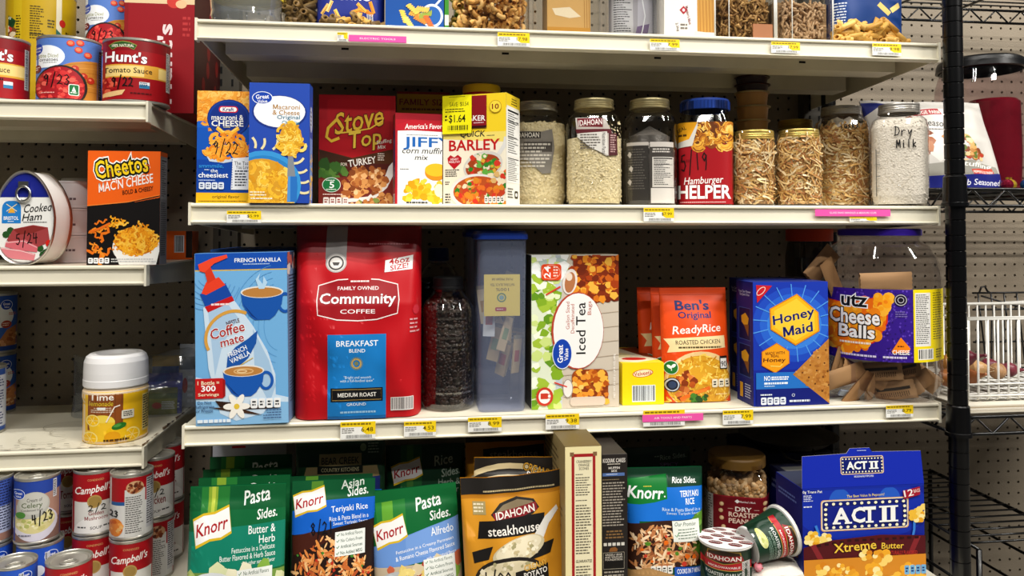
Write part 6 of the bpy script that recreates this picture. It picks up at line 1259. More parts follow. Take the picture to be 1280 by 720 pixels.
pouch('rice_pouch', 'middle orange rice pouch peeking out left of the front one', 'pouch', (821, 361, 906, 500), .085, ZC, .032, M('e2500f', .28, 0, .5, .3), bens2, 42, g, lean=-.10, seal=.07)
pouch('rice_pouch', 'rear orange rice pouch farthest left behind the other two', 'pouch', (803, 360, 890, 499), .13, ZC, .032, M('d64a0e', .28, 0, .5, .3), bens2, 43, g, lean=-.09, seal=.07)
# graham cracker boxes
def grah(A):
    s = A; s.fill('1b2f9c'); s.rect(940, 352, 1037, 460, '1a3cae')
    for (r_, c) in ((46, '2250c0'), (38, '2c68d0'), (30, '3f86de')): s.ell(993, 405, r_*1.15, r_, c)
    for k in range(18):
        a = k*.349+.1; s.line([(993+34*math.cos(a), 403+30*math.sin(a)), (993+54*math.cos(a), 403+48*math.sin(a))], 1.2, '5aa0e8')
    s.poly([(945, 356), (965, 357), (946, 378)], 'c8202a'); s.ell(951, 363.5, 7, 3.6, 'e8c8c4', rot=-42); s.ell(951, 363.5, 6, 2.6, 'c8202a', rot=-42)
    hx = [(963, 386), (996, 369), (1022, 391), (1023, 413), (994, 429), (964, 410)]
    s.poly([(993+(x-993)*1.05, 399+(y-399)*1.06) for x, y in hx], 'd88a10'); s.poly(hx, 'f4b81c'); s.poly([(993+(x-993)*.86, 399+(y-399)*.86) for x, y in hx], 'f8cc3a')
    s.text('Honey', 992, 396, 54, 15, '14206e', .04, .12, -12, out=('f8d860', .03)); s.text('Maid', 997, 411, 38, 12, '14206e', .04, .1, -10, out=('f8d860', .03))
    h2 = [(952, 438), (970, 428), (985, 438), (985, 452), (968, 463), (952, 454)]; s.poly([(968+(x-968)*1.06, 446+(y-446)*1.06) for x, y in h2], 'c8740c'); s.poly(h2, 'f0a41c'); s.text('MADE WITH', 968, 439.5, 24, 3.6, '6a1a10', .02, 0, -2); s.text('REAL', 968, 443, 10, 3, '6a1a10', .02); s.text('Honey', 967, 448.5, 28, 6.5, '5a120c', .03, .1); s.line([(962, 455), (974, 456), (977, 453)], 1.4, 'f8d060')
    s.rect(944, 463, 1037, 483, '2a78c8'); s.text('NO', 958, 470, 8, 6, 'f4f8fc', .04); s.fine(963, 468, 985, 473, 2, 'f0f6fc', .7, .1); s.fine(954, 475, 984, 478, 1, 'f0f6fc', .8, .05); s.fine(954, 479, 970, 481, 1, 'd0e4f6')
    s.rect(944, 483, 1037, 505, '16237c')
    tri = [(1036, 423), (990, 466), (1036, 503)]; s.poly(tri, 'c0843a'); s.blobs(('p', tri), 120, 2, ['b87a34', 'c88e48', 'd09a54', 'a86c2c', 'c08440'], 'chunk', spread=.5); 
    for (x, y) in ((1002, 464), (1012, 455), (1022, 446), (1032, 437), (1010, 470), (1020, 462), (1030, 453), (1018, 478), (1028, 470), (1027, 487), (1034, 463), (1035, 480)): s.ell(x, y, 1.1, 1.1, '6a3c14', 8)
    s.badges(949, 493, 981, 502, 4, 'e8eef6', '22306a'); s.fine(949, 489, 964, 491, 1, 'e8eef6', .8, .05); s.ring(990, 491, 1.6, 1.6, .6, 'd0d8e8'); s.fine(985, 497, 1012, 500, 1, 'e0e6f2', .8, .05)
def grahL(A):
    s = A; w, h = s.x1, s.yb; s.fill('1a2474'); s.text('You Can Never\nEat Just One', w*.5, h*.1, w*.75, h*.05, 'c8d0e8', .01)
    for k, y0 in enumerate((.22, .52)):
        s.rrect(w*.15, h*y0, w*.85, h*(y0+.26), w*.08, '10184e'); s.line([(w*.15, h*y0), (w*.85, h*y0), (w*.85, h*(y0+.26)), (w*.15, h*(y0+.26))], w*.02, '4a68b0', True); s.poly([(w*.3, h*(y0+.07)), (w*.55, h*(y0+.04)), (w*.75, h*(y0+.08)), (w*.7, h*(y0+.13)), (w*.5, h*(y0+.15)), (w*.32, h*(y0+.12))], 'd8a42c'); s.poly([(w*.45, h*(y0+.14)), (w*.75, h*(y0+.13)), (w*.72, h*(y0+.23))], '8a5a2c')
    s.fine(w*.5, h*.84, w*.95, h*.96, 6, 'b8c0d8', .45, .3); s.rect(w*.2, h*.84, w*.38, h*.96, 'd8a42c')
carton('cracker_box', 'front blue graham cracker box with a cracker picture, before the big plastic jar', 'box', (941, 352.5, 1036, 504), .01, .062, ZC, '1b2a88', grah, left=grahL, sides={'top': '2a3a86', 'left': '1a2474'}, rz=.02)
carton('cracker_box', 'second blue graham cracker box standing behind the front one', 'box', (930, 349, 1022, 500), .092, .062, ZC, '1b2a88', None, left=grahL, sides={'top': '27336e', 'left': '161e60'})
# big clear jar of packets
Y = .075; cx, r = cyl(1025, 1177, Y); r2 = r; H = zat(286, cx, Y-.03)-ZC; t = thing('plastic_jar', 'big clear plastic jar with a purple lid and cheese ball label', 'jar', (cx, Y, ZC+.0003), face(cx, Y)); ln = cyl(1046, 1148, Y)[1]
pr = [(r*.78, 0), (r*.90, .004), (r*.98, .02), (r, .04), (r, H*.70), (r*.985, H*.76), (r*.93, H*.83), (r*.82, H*.895), (ln*1.0, H*.925), (ln*.98, H*.93), (ln*.98, H*.95), (ln*1.01, H*.952), (ln*1.01, H*.962)]
m = MB(); m.lathe([(0, .006), (r*.6, .004)]+pr, glass('f2f0f0', 1.25, .035), 56); m.build('jar_body', t); m = MB(); m.lathe([(ln*1.0, H*.958), (ln*1.04, H*.96), (ln*1.04, H-.003), (ln*1.0, H), (0, H)], M('3a1f96', .35), 48); m.build('purple_lid', t)
z0, z1 = H*.245, H*.655
m = MB(); A = Art((1025, 362, 1177, 449), 2*r*1.003, z1-z0); s = A; s.fill('3a1a8c')
rnn = random.Random(4)
for k in range(150):
    x, y = 1104+rnn.random()*34, 362+rnn.random()*88; s.poly([(x, y), (x+1.4, y+1.4), (x, y+2.8), (x-1.4, y+1.4)], rnn.choice(['5a3ab0', '6a4ac0', '2c1270']), 2)
for k in range(60):
    x, y = 1025+rnn.random()*80, rnn.choice((362+rnn.random()*10, 430+rnn.random()*18)); s.poly([(x, y), (x+1.4, y+1.4), (x, y+2.8), (x-1.4, y+1.4)], rnn.choice(['5a3ab0', '6a4ac0', '2c1270']), 2)
s.L = 4; pg = [(1030, 376), (1060, 380), (1112, 368), (1110, 402), (1098, 424), (1078, 436), (1056, 440), (1030, 436)]; s.poly(pg, 'd8360c'); s.poly([(1068+(x-1068)*.96, 406+(y-406)*.96) for x, y in pg], 'e8700c'); s.blobs(('p', pg), 70, 6, ['f08a10', 'f8a81c', 'e87408', 'fab838', 'f09a18'], 'ball')
s.text('utz', 1070.5, 377, 32, 15, '14141c', .045, 0, 2, out=('f6f4f6', .05))
s.text('Cheese', 1070, 396, 62, 19, 'f8f4f4', .05, 0, 1, out=('2a1408', .05)); s.text('Balls', 1073, 414.5, 44, 16, 'f8f4f4', .05, 0, 1, out=('2a1408', .05)); s.fine(1052, 427, 1090, 430, 1, 'f8e8d8', .8, .02, 'c'); s.fine(1050, 442, 1098, 445, 1, 'd8d0ec', .8, .03); s.fine(1104, 442, 1132, 445, 1, 'd8d0ec', .8, .1)
s.ell(1125.5, 374.5, 8, 7.6, '1c1626'); s.ring(1125.5, 374.5, 6.6, 6.2, .9, 'c0bcc8'); s.ring(1125.5, 374.5, 3.4, 3.2, .8, 'c0bcc8'); s.fine(1119, 388, 1134, 396, 3, '7a6ab0')
s.poly([(1114, 436), (1125, 419), (1136, 432), (1134, 437), (1116, 438)], 'f08a10'); s.text('CHEESE', 1125, 437, 20, 5.5, 'f8f6f4', .03); s.fine(1121, 429, 1130, 432, 1, '5a2408')
s.rect(1140, 362, 1178, 449, 'efd812'); s.rect(1142, 366, 1160, 430, 'e4e2dc'); s.fine(1143, 368, 1159, 428, 26, '4a4644', .45, .25); s.fine(1163, 366, 1175, 424, 20, '8a7c10', .4, .25); s.bars(1145, 433, 1163, 446, 'e8e6e0'); s.fine(1166, 434, 1174, 446, 4, '8a7c10')
R0 = r*1.003; m.art(A, surf=lambda x, z, e: (x, -math.sqrt(max(1e-8, (R0+e)**2-x*x)), z+z0), gx=.008); m.build('wrap_label', t)
PB = [M('b08a60', .7, 0, .3), M('a27c54', .7, 0, .3), M('bd986e', .7, 0, .3)]
def packet(w, h, col, seed, dark=False):
    m = MB(); g, fr = pouch_fn(w, h, .011, seed, .0012, .06, .7, 3.)
    nu, nv = 9, 16
    m.grid(lambda u, v: ((u-.5)*w, fr((u-.5)*w, v*h), (v-.5)*h+(.0012 if (int(u*nu+.5) % 2 and v in (0, 1)) else 0)), nu, nv, col); m.grid(lambda u, v: ((u-.5)*w, .0055*g(2*u-1, v)+.0008, (v-.5)*h), nu, nv, col, True, True)
    if dark: A = Art((0, 0, 100, 200), w, h); A.rect(30, 20, 45, 180, '3a3028'); A.fine(55, 30, 85, 170, 14, '6a5238', .4, .3); m.art(A, surf=lambda x, z, k: (x, fr(x, z, k+.0006), z-h/2), gx=w/9, gz=h/16)
    return m
lab = {'low': 'brown paper packet among those piled at the bottom of the big plastic jar', 'top': 'brown paper packet showing above the label at the left of the big jar'}
def putp(px, py, Yp, w, h, rx, ry, rz, c, seed, label, group=None, dark=False):
    p = P(px, py, Yp); o = packet(w, h, PB[c % 3], seed, dark).build('snack_packet', None, p, (rx, ry, rz)); tag(o, label, 'packet', group)
putp(1107, 353, Y-.055, .034, .085, .15, 1.53, -.1, 2, 50, 'single flat brown paper packet above the label at the right of the big jar')
putp(1027, 331, Y+.005, .036, .07, .1, .75, .2, 0, 51, lab['top'], 'packets above the jar label'); putp(1040, 348, Y-.01, .034, .07, 0, -.5, .4, 1, 52, lab['top'], 'packets above the jar label')
gg = 'brown packets at the bottom of the jar'
for k, (px, py, dy, ry, rx) in enumerate([(1056, 470, -.05, 1.2, .3), (1074, 486, -.058, .4, .5), (1100, 464, -.068, 1.45, .1), (1126, 462, -.064, 1.4, .15), (1088, 487, -.06, -.8, .5), (1118, 488, -.062, 1.3, .4), (1142, 482, -.048, .9, .3), (1048, 458, -.03, .2, .2), (1150, 468, -.03, 2.2, .2), (1106, 478, -.05, -1.1, .2), (1070, 466, -.04, 2., .2), (1132, 474, -.05, -.6, .2)]):
    putp(px, py, Y+dy*.85, .032, .068, rx, ry, .5*math.sin(k*2.1), k, 60+k, lab['low'], gg, dark=k in (2, 3, 5))
for k, (px, py, lb) in enumerate(((1062, 492, 'grey'), (1128, 494, 'grey'))):
    p = P(px, py, Y-.045); m = MB(); m.prism([(-.02, -.004), (.02, -.006), (.024, .004), (-.018, .006)], -.002, .002, M('8a919c', .4, .3)); o = m.build('snack_packet', None, p, (.4, .1, 0)); tag(o, 'silver grey wrapper lying '+('left' if k == 0 else 'right')+' of centre at the very bottom of the big jar', 'packet')
cx, r = cyl(984, 1046, .30); H = zat(286, cx, .3)-ZC; t = thing('plastic_jar', 'dim jar with an orange lid behind the big clear jar', 'jar', (cx, .31, ZC+.0003), face(cx, .31)); m = MB(); m.lathe([(0, .002), (r*.9, 0), (r, .008), (r, H*.8), (r*.9, H*.9), (r*.9, H-.02)], glass('b8b2ac', 1, .06, .1, '6a6258'), 32); m.build('jar_body', t); m = MB(); m.lathe([(r*.92, H-.026), (r*.97, H-.025), (r*.97, H-.002), (r*.93, H), (0, H)], M('b8401c', .4), 32); m.build('orange_lid', t)
# ================================================================ bottom shelf: foil pouches, boxes, cups
KG = M('0f5a34', .25, 0, .5, .4)
def knorr_logo(s, x, y, w, h, rot=-12):
    c_, s_ = math.cos(math.radians(rot)), math.sin(math.radians(rot)); q = lambda u, v: (x+u*w*c_-v*h*s_, y+u*w*s_+v*h*c_)
    s.poly([q(-.5, -.42), q(-.2, -.5), (q(.1, -.44)), q(.5, -.52), q(.5, .40), q(.2, .5), q(-.1, .44), q(-.5, .54)], 'd8b82c'); s.poly([q(-.49, -.34), q(-.2, -.42), (q(.1, -.36)), q(.49, -.44), q(.49, .32), q(.2, .42), q(-.1, .36), q(-.49, .44)], 'f2f0ee'); s.text('Knorr', *q(0, 0), w*.86, h*.42, 'b01a24', .03, .2, rot)
def prom(s, x0, y0, x1, y1, n=4):
    s.poly([(x0, y0), (x1, y0-3), (x1, y1-2), (x0, y1)], 'e9ece8'); h = (y1-y0)/n
    tx = ['No Artificial Flavors', 'No Colors From', 'Artificial Sources', 'No Added MSG']
    for k in range(n): s.text(tx[k % 4], (x0+x1)/2+2, y0+h*(k+.5)-1.5, (x1-x0)*.72, h*.55, '3a5a44', .004, 0, -4); s.line([(x0+2, y0+h*(k+.45)), (x0+3.2, y0+h*(k+.65)), (x0+5.5, y0+h*(k+.25))], .7, '2a7a3a')
def butter(A):
    s = A; s.fill('0d6a3c'); s.rect(226, 617, 352, 640, '0c5f34'); s.poly([(243, 617), (279, 617), (277, 678), (243, 678)], '2c7f3a'); s.poly([(252, 617), (264, 617), (262, 678), (252, 678)], '8fae3a'); s.poly([(256, 617), (261, 617), (259, 678), (256, 678)], 'c0cc50')
    s.poly([(226, 660), (352, 652), (352, 696), (226, 703)], '12826a')
    s.text('Pasta', 315, 627, 34, 14, 'f4f8f4', .025, .15, -8); s.text('Sides.', 329, 644, 26, 10, 'f4f8f4', .025, .15, -6); knorr_logo(s, 259, 655, 47, 30)
    s.text('Butter &', 323, 659, 34, 8, 'f2f6f4', .012, 0, -2); s.text('Herb', 330, 668.5, 20, 7.5, 'f2f6f4', .012, 0, -2); s.text('Fettuccine in a Delicate', 313, 677, 54, 5, 'e4f0ea', .01, 0, -3); s.text('Butter Flavored & Herb Sauce', 306, 684, 70, 5.4, 'e4f0ea', .012, 0, -3); s.text('with other natural flavor', 320, 689.5, 42, 4, 'e4f0ea', .008, 0, -3)
    s.rect(226, 698, 352, 760, '7a9a4a'); s.blobs(('p', [(226, 700), (352, 694), (352, 760), (226, 760)]), 60, 9, ['8ab04a', 'b8c878', '5a8a30', 'd8dcb0', 'e8e4c8'], 'chunk'); s.ell(262, 740, 54, 42, 'd8dce0'); s.ell(268, 742, 46, 36, 'e8d470'); s.blobs(('e', 268, 738, 40, 34), 60, 8, ['f0dc70', 'e8cc4c', 'f6e898', 'e0c040', 'f8f0b8'], 'mac'); s.ell(254, 722, 4, 3, '3a7a2a'); prom(s, 294, 697, 338, 726)
def asian(A):
    s = A; s.fill('0d5a34'); s.poly([(385, 610), (400, 610), (399, 650), (384, 650)], '5a8a30'); s.poly([(361, 640), (395, 630), (467, 628), (467, 662), (361, 672)], '1566c8'); s.rect(361, 640, 372, 690, '1566c8')
    s.text('Sides.', 445, 621, 27, 10, 'f2f6f2', .025, .15, -6); s.text('Asian', 438, 613, 30, 9, 'd8e0d8', .02, .15, -8); knorr_logo(s, 383, 630, 41, 24, -10)
    s.text('Teriyaki Rice', 434.5, 639, 47, 8, 'f0f4fa', .012, 0, -3); s.text('Rice & Pasta Blend in a', 434, 647.5, 50, 4.5, 'e4ecf8', .01, 0, -3); s.text('Sweet Teriyaki Sauce', 436, 653, 44, 4.4, 'e4ecf8', .01, 0, -3)
    s.poly([(361, 664), (400, 660), (467, 650), (467, 740), (361, 740)], '2a1812'); s.poly([(362, 665), (390, 660), (410, 670), (364, 684)], '4a2014')
    s.blobs(('p', [(366, 690), (384, 676), (400, 666), (416, 668), (436, 684), (462, 690), (462, 720), (366, 720)]), 190, 5, ['d88a4a', 'c87038', 'e8a868', 'b85a2c', 'f0c088', 'e0944c'], 'rice'); s.blobs(('p', [(370, 680), (460, 680), (460, 716), (370, 716)]), 16, 2.4, ['4a8a34', 'c03a24', 'e0d0b0'], 'chunk')
    prom(s, 417, 662, 455, 686); s.hand('8/21', 400, 657, 30, 12, '101018', 1.3, -4); s.poly([(361, 722), (467, 714), (467, 760), (361, 760)], '14100e'); s.text('COOKS', 403, 722, 34, 8, 'f0f0f0', .04); s.ell(446, 724, 12, 10, '2a6ac8')
def alfredo(A):
    s = A; s.fill('0d6a36'); s.poly([(478, 630), (516, 628), (516, 662), (480, 664)], '2c7f3a'); s.poly([(486, 630), (500, 629), (500, 662), (486, 664)], '6aa83a'); s.poly([(472, 676), (583, 652), (583, 690), (472, 701)], '6f97d4'); s.poly([(514, 668), (583, 652), (583, 690), (514, 690)], '7aa0da')
    s.text('Pasta', 546, 634, 33, 14, 'f4f8f4', .025, .15, -8); s.text('Sides.', 560, 648, 27, 10, 'f4f8f4', .025, .15, -6); knorr_logo(s, 495, 661, 41, 27)
    s.text('Alfredo', 561, 664.5, 29, 8.5, 'f4f6fa', .01, 0, -6); s.text('Fettuccine in a Creamy Parmesan', 538, 679, 74, 4.4, 'f2f4fa', .008, 0, -7); s.text('& Romano Cheese Flavored Sauce', 538, 685, 76, 4.6, 'f2f4fa', .012, 0, -7); s.text('with other natural flavors', 558, 690, 38, 3.4, 'f2f4fa', .008, 0, -6)
    s.rect(472, 697, 583, 760, 'c8b8a0'); s.blobs(('p', [(472, 700), (583, 690), (583, 760), (472, 760)]), 60, 7, ['b8402c', '8ab04a', 'd8c8a8', '6a8a3a', 'e8dcc0', 'c86a4a'], 'chunk'); s.ell(500, 716, 24, 14, 'b8bcc0'); s.blobs(('e', 520, 722, 22, 18), 40, 8, ['f0e0a8', 'e8d488', 'f6ecc4', 'e0c878'], 'mac'); prom(s, 535, 693, 575, 718)
g = 'butter and herb pasta pouches'
def plainK(A):
    s = A; s.fill('0c5a30'); w = s.x1-s.x0; s.poly([(s.x0+w*.14, s.yt), (s.x0+w*.42, s.yt), (s.x0+w*.41, s.yt+60), (s.x0+w*.14, s.yt+60)], '2c7f3a'); s.poly([(s.x0+w*.2, s.yt), (s.x0+w*.3, s.yt), (s.x0+w*.29, s.yt+60), (s.x0+w*.2, s.yt+60)], '8fae3a'); s.text('Pasta', s.x1-34, s.yt+12, 34, 13, 'dfe6df', .025, .15, -8); s.text('Sides.', s.x1-22, s.yt+28, 26, 10, 'dfe6df', .025, .15, -6)
pouch('pasta_pouch', 'front green butter and herb pasta pouch at the left of the bottom shelf', 'pouch', (228, 616, 352, 770), -.075, ZD, .03, KG, butter, 71, g, lean=-.10, seal=.10)
pouch('pasta_pouch', 'second green pasta pouch right behind the butter and herb one', 'pouch', (240, 604, 358, 760), -.02, ZD, .026, KG, plainK, 72, g, lean=-.09, seal=.10)
pouch('pasta_pouch', 'third green pasta pouch from the front behind the butter and herb one', 'pouch', (246, 593, 360, 740), .035, ZD, .026, KG, plainK, 73, g, lean=-.09, seal=.10)
pouch('pasta_pouch', 'rearmost green pasta pouch, in shade before the white box', 'pouch', (256, 576, 361, 720), .085, ZD, .026, KG, plainK, 74, g, lean=-.07, seal=.10)
carton('cardboard_box', 'plain white box in shade behind the green pasta pouches', 'box', (265, 556, 358, 720), .16, .10, ZD, 'b9bcc6', lambda A: (A.rect(289, 557, 306, 560, 'b83030'), None))
def bear(A):
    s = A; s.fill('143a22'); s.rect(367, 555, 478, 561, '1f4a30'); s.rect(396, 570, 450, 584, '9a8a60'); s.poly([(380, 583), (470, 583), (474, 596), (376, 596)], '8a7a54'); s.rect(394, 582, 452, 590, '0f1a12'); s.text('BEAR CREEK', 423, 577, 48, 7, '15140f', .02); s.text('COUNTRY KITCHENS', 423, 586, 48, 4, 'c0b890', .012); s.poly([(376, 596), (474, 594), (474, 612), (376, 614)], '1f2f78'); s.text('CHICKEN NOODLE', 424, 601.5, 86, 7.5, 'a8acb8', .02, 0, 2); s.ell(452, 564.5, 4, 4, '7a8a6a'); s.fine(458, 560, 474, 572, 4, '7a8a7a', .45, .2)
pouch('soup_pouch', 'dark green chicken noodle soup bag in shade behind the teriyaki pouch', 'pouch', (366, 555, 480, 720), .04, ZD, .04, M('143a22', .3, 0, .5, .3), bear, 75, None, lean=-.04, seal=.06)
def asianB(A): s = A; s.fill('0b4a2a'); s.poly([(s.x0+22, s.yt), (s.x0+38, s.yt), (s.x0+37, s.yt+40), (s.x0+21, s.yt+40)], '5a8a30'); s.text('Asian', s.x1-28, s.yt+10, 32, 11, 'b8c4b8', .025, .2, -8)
pouch('rice_side_pouch', 'rear green asian side pouch directly behind the teriyaki pouch dated 8/21', 'pouch', (356, 602, 464, 740), -.01, ZD, .026, KG, asianB, 76, 'teriyaki rice pouches', lean=-.09, seal=.10)
pouch('rice_side_pouch', 'green and blue teriyaki rice side pouch dated 8/21', 'pouch', (360, 609, 467, 765), -.06, ZD, .03, KG, asian, 77, 'teriyaki rice pouches', lean=-.10, seal=.10)
def herbb(A): s = A; s.fill('0b3a22'); w = 100; s.rect(500, 562, 527, 640, '1c5a2c'); s.rect(508, 562, 516, 640, '3f7030'); s.text('Rice', 555, 579, 24, 11, '9aa89a', .025, .15, -8); s.text('Sides.', 564, 592, 24, 9, '9aa89a', .025, .15, -8); s.text('Herb &\nButter', 562, 607, 28, 15, '8a988a', .012); knorr_logo(s, 508, 590, 38, 22); s.fine(512, 608, 542, 614, 2, '8a988a')  # green and white lettering dulled to paint in the pouch's shade
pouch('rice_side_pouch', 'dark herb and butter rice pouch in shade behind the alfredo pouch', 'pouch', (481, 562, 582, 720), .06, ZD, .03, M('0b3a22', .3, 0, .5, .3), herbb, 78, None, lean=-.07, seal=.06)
pouch('pasta_pouch', 'green and blue alfredo pasta pouch in the middle of the bottom shelf', 'pouch', (472, 617, 583, 765), -.06, ZD, .03, KG, alfredo, 79, None, lean=-.10, seal=.12, roll=-.07)
pouch('rice_side_pouch', 'slim blue and green pouch edge between the teriyaki and alfredo pouches', 'pouch', (448, 618, 476, 750), -.012, ZD, .012, M('1566c8', .3), lambda A: (A.fill('1566c8'), A.rect(A.x0, A.yt, A.x1, A.yt+8, '0d5a34')), 80, None, lean=-.08)
IG = M('c98a1c', .22, 0, .5, .5)
def steak(A):
    s = A; s.fill('d3952a'); s.rect(586, 600, 716, 622, '2a2725'); s.rect(586, 598, 716, 603, '3a3735'); s.fine(614, 618, 706, 620, 1, 'c8b890', .9, .02, 'c'); s.rect(586, 622, 716, 626, 'b67a1c')
    s.poly([(622, 643), (634, 632), (656, 626), (678, 631), (684, 640), (676, 646), (650, 652), (628, 650)], '2a2622'); s.poly([(626, 643), (638, 634), (657, 629), (676, 633), (680, 639), (652, 645), (628, 648)], '8a7a60'); s.poly([(624, 642), (680, 634), (682, 642), (654, 650), (627, 650)], '8a1f28'); s.text('IDAHOAN', 653, 642.5, 50, 8, 'f2ece4', .03, 0, -6)
    s.rect(600, 629, 616, 643, 'a8986a'); s.fine(601, 631, 615, 642, 3, 'e8dcc0')
    s.poly([(607, 650), (690, 646), (686, 666), (604, 668)], '1a1716'); s.text('steakhouse', 650, 660, 66, 10, 'f2ece2', .018, 0, -1); s.poly([(596, 682), (622, 676), (616, 690), (598, 694)], '1f1c1a'); s.poly([(668, 680), (700, 676), (694, 690), (664, 694)], '1f1c1a')
    s.poly([(670, 674), (690, 650), (706, 640), (708, 645), (694, 658), (682, 680)], 'e6e2da'); s.ell(654, 682, 34, 13, 'cfc4a4', rot=-14); s.ell(654, 680, 30, 10, 'e6dcc0', rot=-14); s.blobs(('e', 654, 680, 28, 9), 40, 2.4, ['f0e8d0', 'd8ccac', 'a8a078', 'c8b890'], 'chunk')
    s.ell(644, 712, 46, 24, '2a2522'); s.ell(644, 712, 42, 20, 'e0d4b4'); s.blobs(('e', 644, 708, 38, 16), 60, 3, ['eee4cc', 'd4c8a8', 'b0a880', 'c8bc98'], 'chunk'); s.hand('1/20', 625, 711, 36, 14, '121010', 1.7); s.poly([(648, 705), (690, 700), (690, 720), (648, 722)], '1a1716'); s.text('CREAMY', 674, 700, 30, 7, 'e0b04a', .03, 0, -8); s.text('POTATO\nSOUP', 674, 712, 30, 14, 'f0ece4', .03, 0, -8); s.rect(586, 722, 716, 780, 'a83a48')
def steak2(A):  # dimmed copy of the front print, shade put into the colours
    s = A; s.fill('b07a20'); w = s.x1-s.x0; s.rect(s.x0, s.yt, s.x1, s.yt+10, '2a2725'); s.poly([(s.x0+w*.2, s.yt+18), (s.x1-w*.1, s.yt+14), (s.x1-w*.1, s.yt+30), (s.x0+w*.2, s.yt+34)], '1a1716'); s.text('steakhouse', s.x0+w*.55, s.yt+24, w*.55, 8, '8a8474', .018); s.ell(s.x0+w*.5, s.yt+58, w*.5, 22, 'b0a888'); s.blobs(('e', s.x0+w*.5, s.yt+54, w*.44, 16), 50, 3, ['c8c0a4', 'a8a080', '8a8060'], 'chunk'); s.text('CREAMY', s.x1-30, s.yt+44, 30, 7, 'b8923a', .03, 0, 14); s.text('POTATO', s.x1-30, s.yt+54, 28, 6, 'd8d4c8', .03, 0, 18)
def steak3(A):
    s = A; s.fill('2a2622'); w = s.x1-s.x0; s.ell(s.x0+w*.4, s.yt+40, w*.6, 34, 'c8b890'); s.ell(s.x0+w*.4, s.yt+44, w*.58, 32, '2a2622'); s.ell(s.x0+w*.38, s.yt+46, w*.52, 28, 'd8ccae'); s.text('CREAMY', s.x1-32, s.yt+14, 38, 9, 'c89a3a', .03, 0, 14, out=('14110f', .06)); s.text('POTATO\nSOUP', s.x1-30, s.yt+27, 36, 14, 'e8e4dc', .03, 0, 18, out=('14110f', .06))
g = 'steakhouse potato soup pouches'
pouch('soup_pouch', 'front yellow and black steakhouse potato soup pouch dated 1/20', 'pouch', (586, 603, 714, 772), -.085, ZD, .04, IG, steak, 81, g, lean=-.05, seal=.12, roll=-.05, wr=.0028, top_curve=.004)
pouch('soup_pouch', 'middle steakhouse potato soup pouch leaning behind the one dated 1/20', 'pouch', (589, 578, 702, 740), -.02, ZD, .035, IG, steak3, 82, g, lean=-.04, seal=.10, roll=.03, wr=.0028)
pouch('soup_pouch', 'rear steakhouse potato soup pouch in deep shade', 'pouch', (583, 546, 694, 720), .05, ZD, .035, IG, steak2, 83, g, lean=-.03, seal=.10, wr=.0028)
def scone(A):
    s = A; s.fill('efe2b0'); s.rect(715, 569, 745, 780, 'a82428'); s.rect(718.5, 573, 741.5, 780, 'efe6c4'); s.poly([(713, 567), (718, 567), (718, 572), (713, 572)], '8a6a4a'); s.poly([(742, 567), (747, 567), (747, 572), (742, 572)], '8a6a4a'); s.text('CRANBERRY\nORANGE\nSCONES', 730.5, 583, 19, 12, '4a4436', .012); s.fine(720, 594, 731, 596, 1, '5a5446'); s.fine(720, 598, 740, 622, 8, '6a6454', .4, .35); s.fine(720, 626, 736, 628, 1, '5a5446'); s.fine(720, 632, 740, 694, 18, '6a6454', .4, .3); s.text('GUARANTEE', 730, 701, 20, 3.5, '4a4436', .01); s.fine(720, 707, 740, 770, 18, '6a6454', .4, .3)
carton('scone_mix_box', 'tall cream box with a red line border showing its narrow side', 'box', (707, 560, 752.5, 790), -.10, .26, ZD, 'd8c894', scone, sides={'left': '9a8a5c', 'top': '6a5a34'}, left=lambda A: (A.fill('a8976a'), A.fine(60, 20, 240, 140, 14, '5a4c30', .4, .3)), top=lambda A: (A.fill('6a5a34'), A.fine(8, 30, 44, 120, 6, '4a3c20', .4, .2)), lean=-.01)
def kodiak(A):
    s = A; s.fill('2c2725'); s.text('KODIAK CAKES', 768, 576, 28, 5.5, 'e8e2da', .025); s.fine(759, 580, 776, 582, 1, 'c8c0b4', .6, .05, 'c'); s.text('MUFFIN\nMIX', 768, 587.5, 14, 7, 'e8e2da', .02); s.rect(753.5, 592, 781, 596, '5a78b0'); s.fine(758, 593.3, 776, 595, 1, 'd8e0f0'); s.fine(753, 600, 782, 602, 1, '8a7a60'); s.fine(753.5, 604, 781.5, 662, 16, 'a8a094', .45, .2); s.fine(756, 666, 780, 678, 3, '8a6a44', .5, .2, 'c')
    for k in range(5): s.rect(754.5+k*5.5, 681.5, 758.5+k*5.5, 685.5, 'd8d4cc')
    s.poly([(761, 692), (763, 688), (769, 687), (772, 690), (771, 693), (762, 693)], '8a5a2c'); s.rect(753, 693, 781, 716, '14110f'); s.line([(754, 694), (780, 694), (780, 715), (754, 715)], .6, 'b0a898', True); s.text('GRIZZLY BEAR\nAND WILDLIFE\nFOUNDATION', 767, 700, 22, 9, 'd8d0c4', .012); s.fine(755, 718, 780, 770, 12, 'a8a094', .45, .2)
carton('muffin_mix_box', 'tall dark brown muffin mix box beside the cream box', 'box', (752.7, 568, 784.5, 790), -.085, .2, ZD, '2c2725', kodiak, sides={'top': '2e2824'})
def darkk(A): s = A; s.fill('0a2a1c'); s.text('Rice Sides.', 846, 577, 34, 7, '7a887c', .02, .15, -5); s.text('SPICY', 840, 588, 24, 5, '6a4a7a', .02); s.fine(822, 576, 830, 579, 1, '7a887c')  # deep shade painted in: greens and lettering darkened
pouch('rice_side_pouch', 'very dark rice pouch in deep shade behind the big teriyaki rice bag', 'pouch', (780, 563, 868, 720), .14, ZD, .03, M('0a2a1c', .35), darkk, 84, None, lean=-.03, seal=.05)
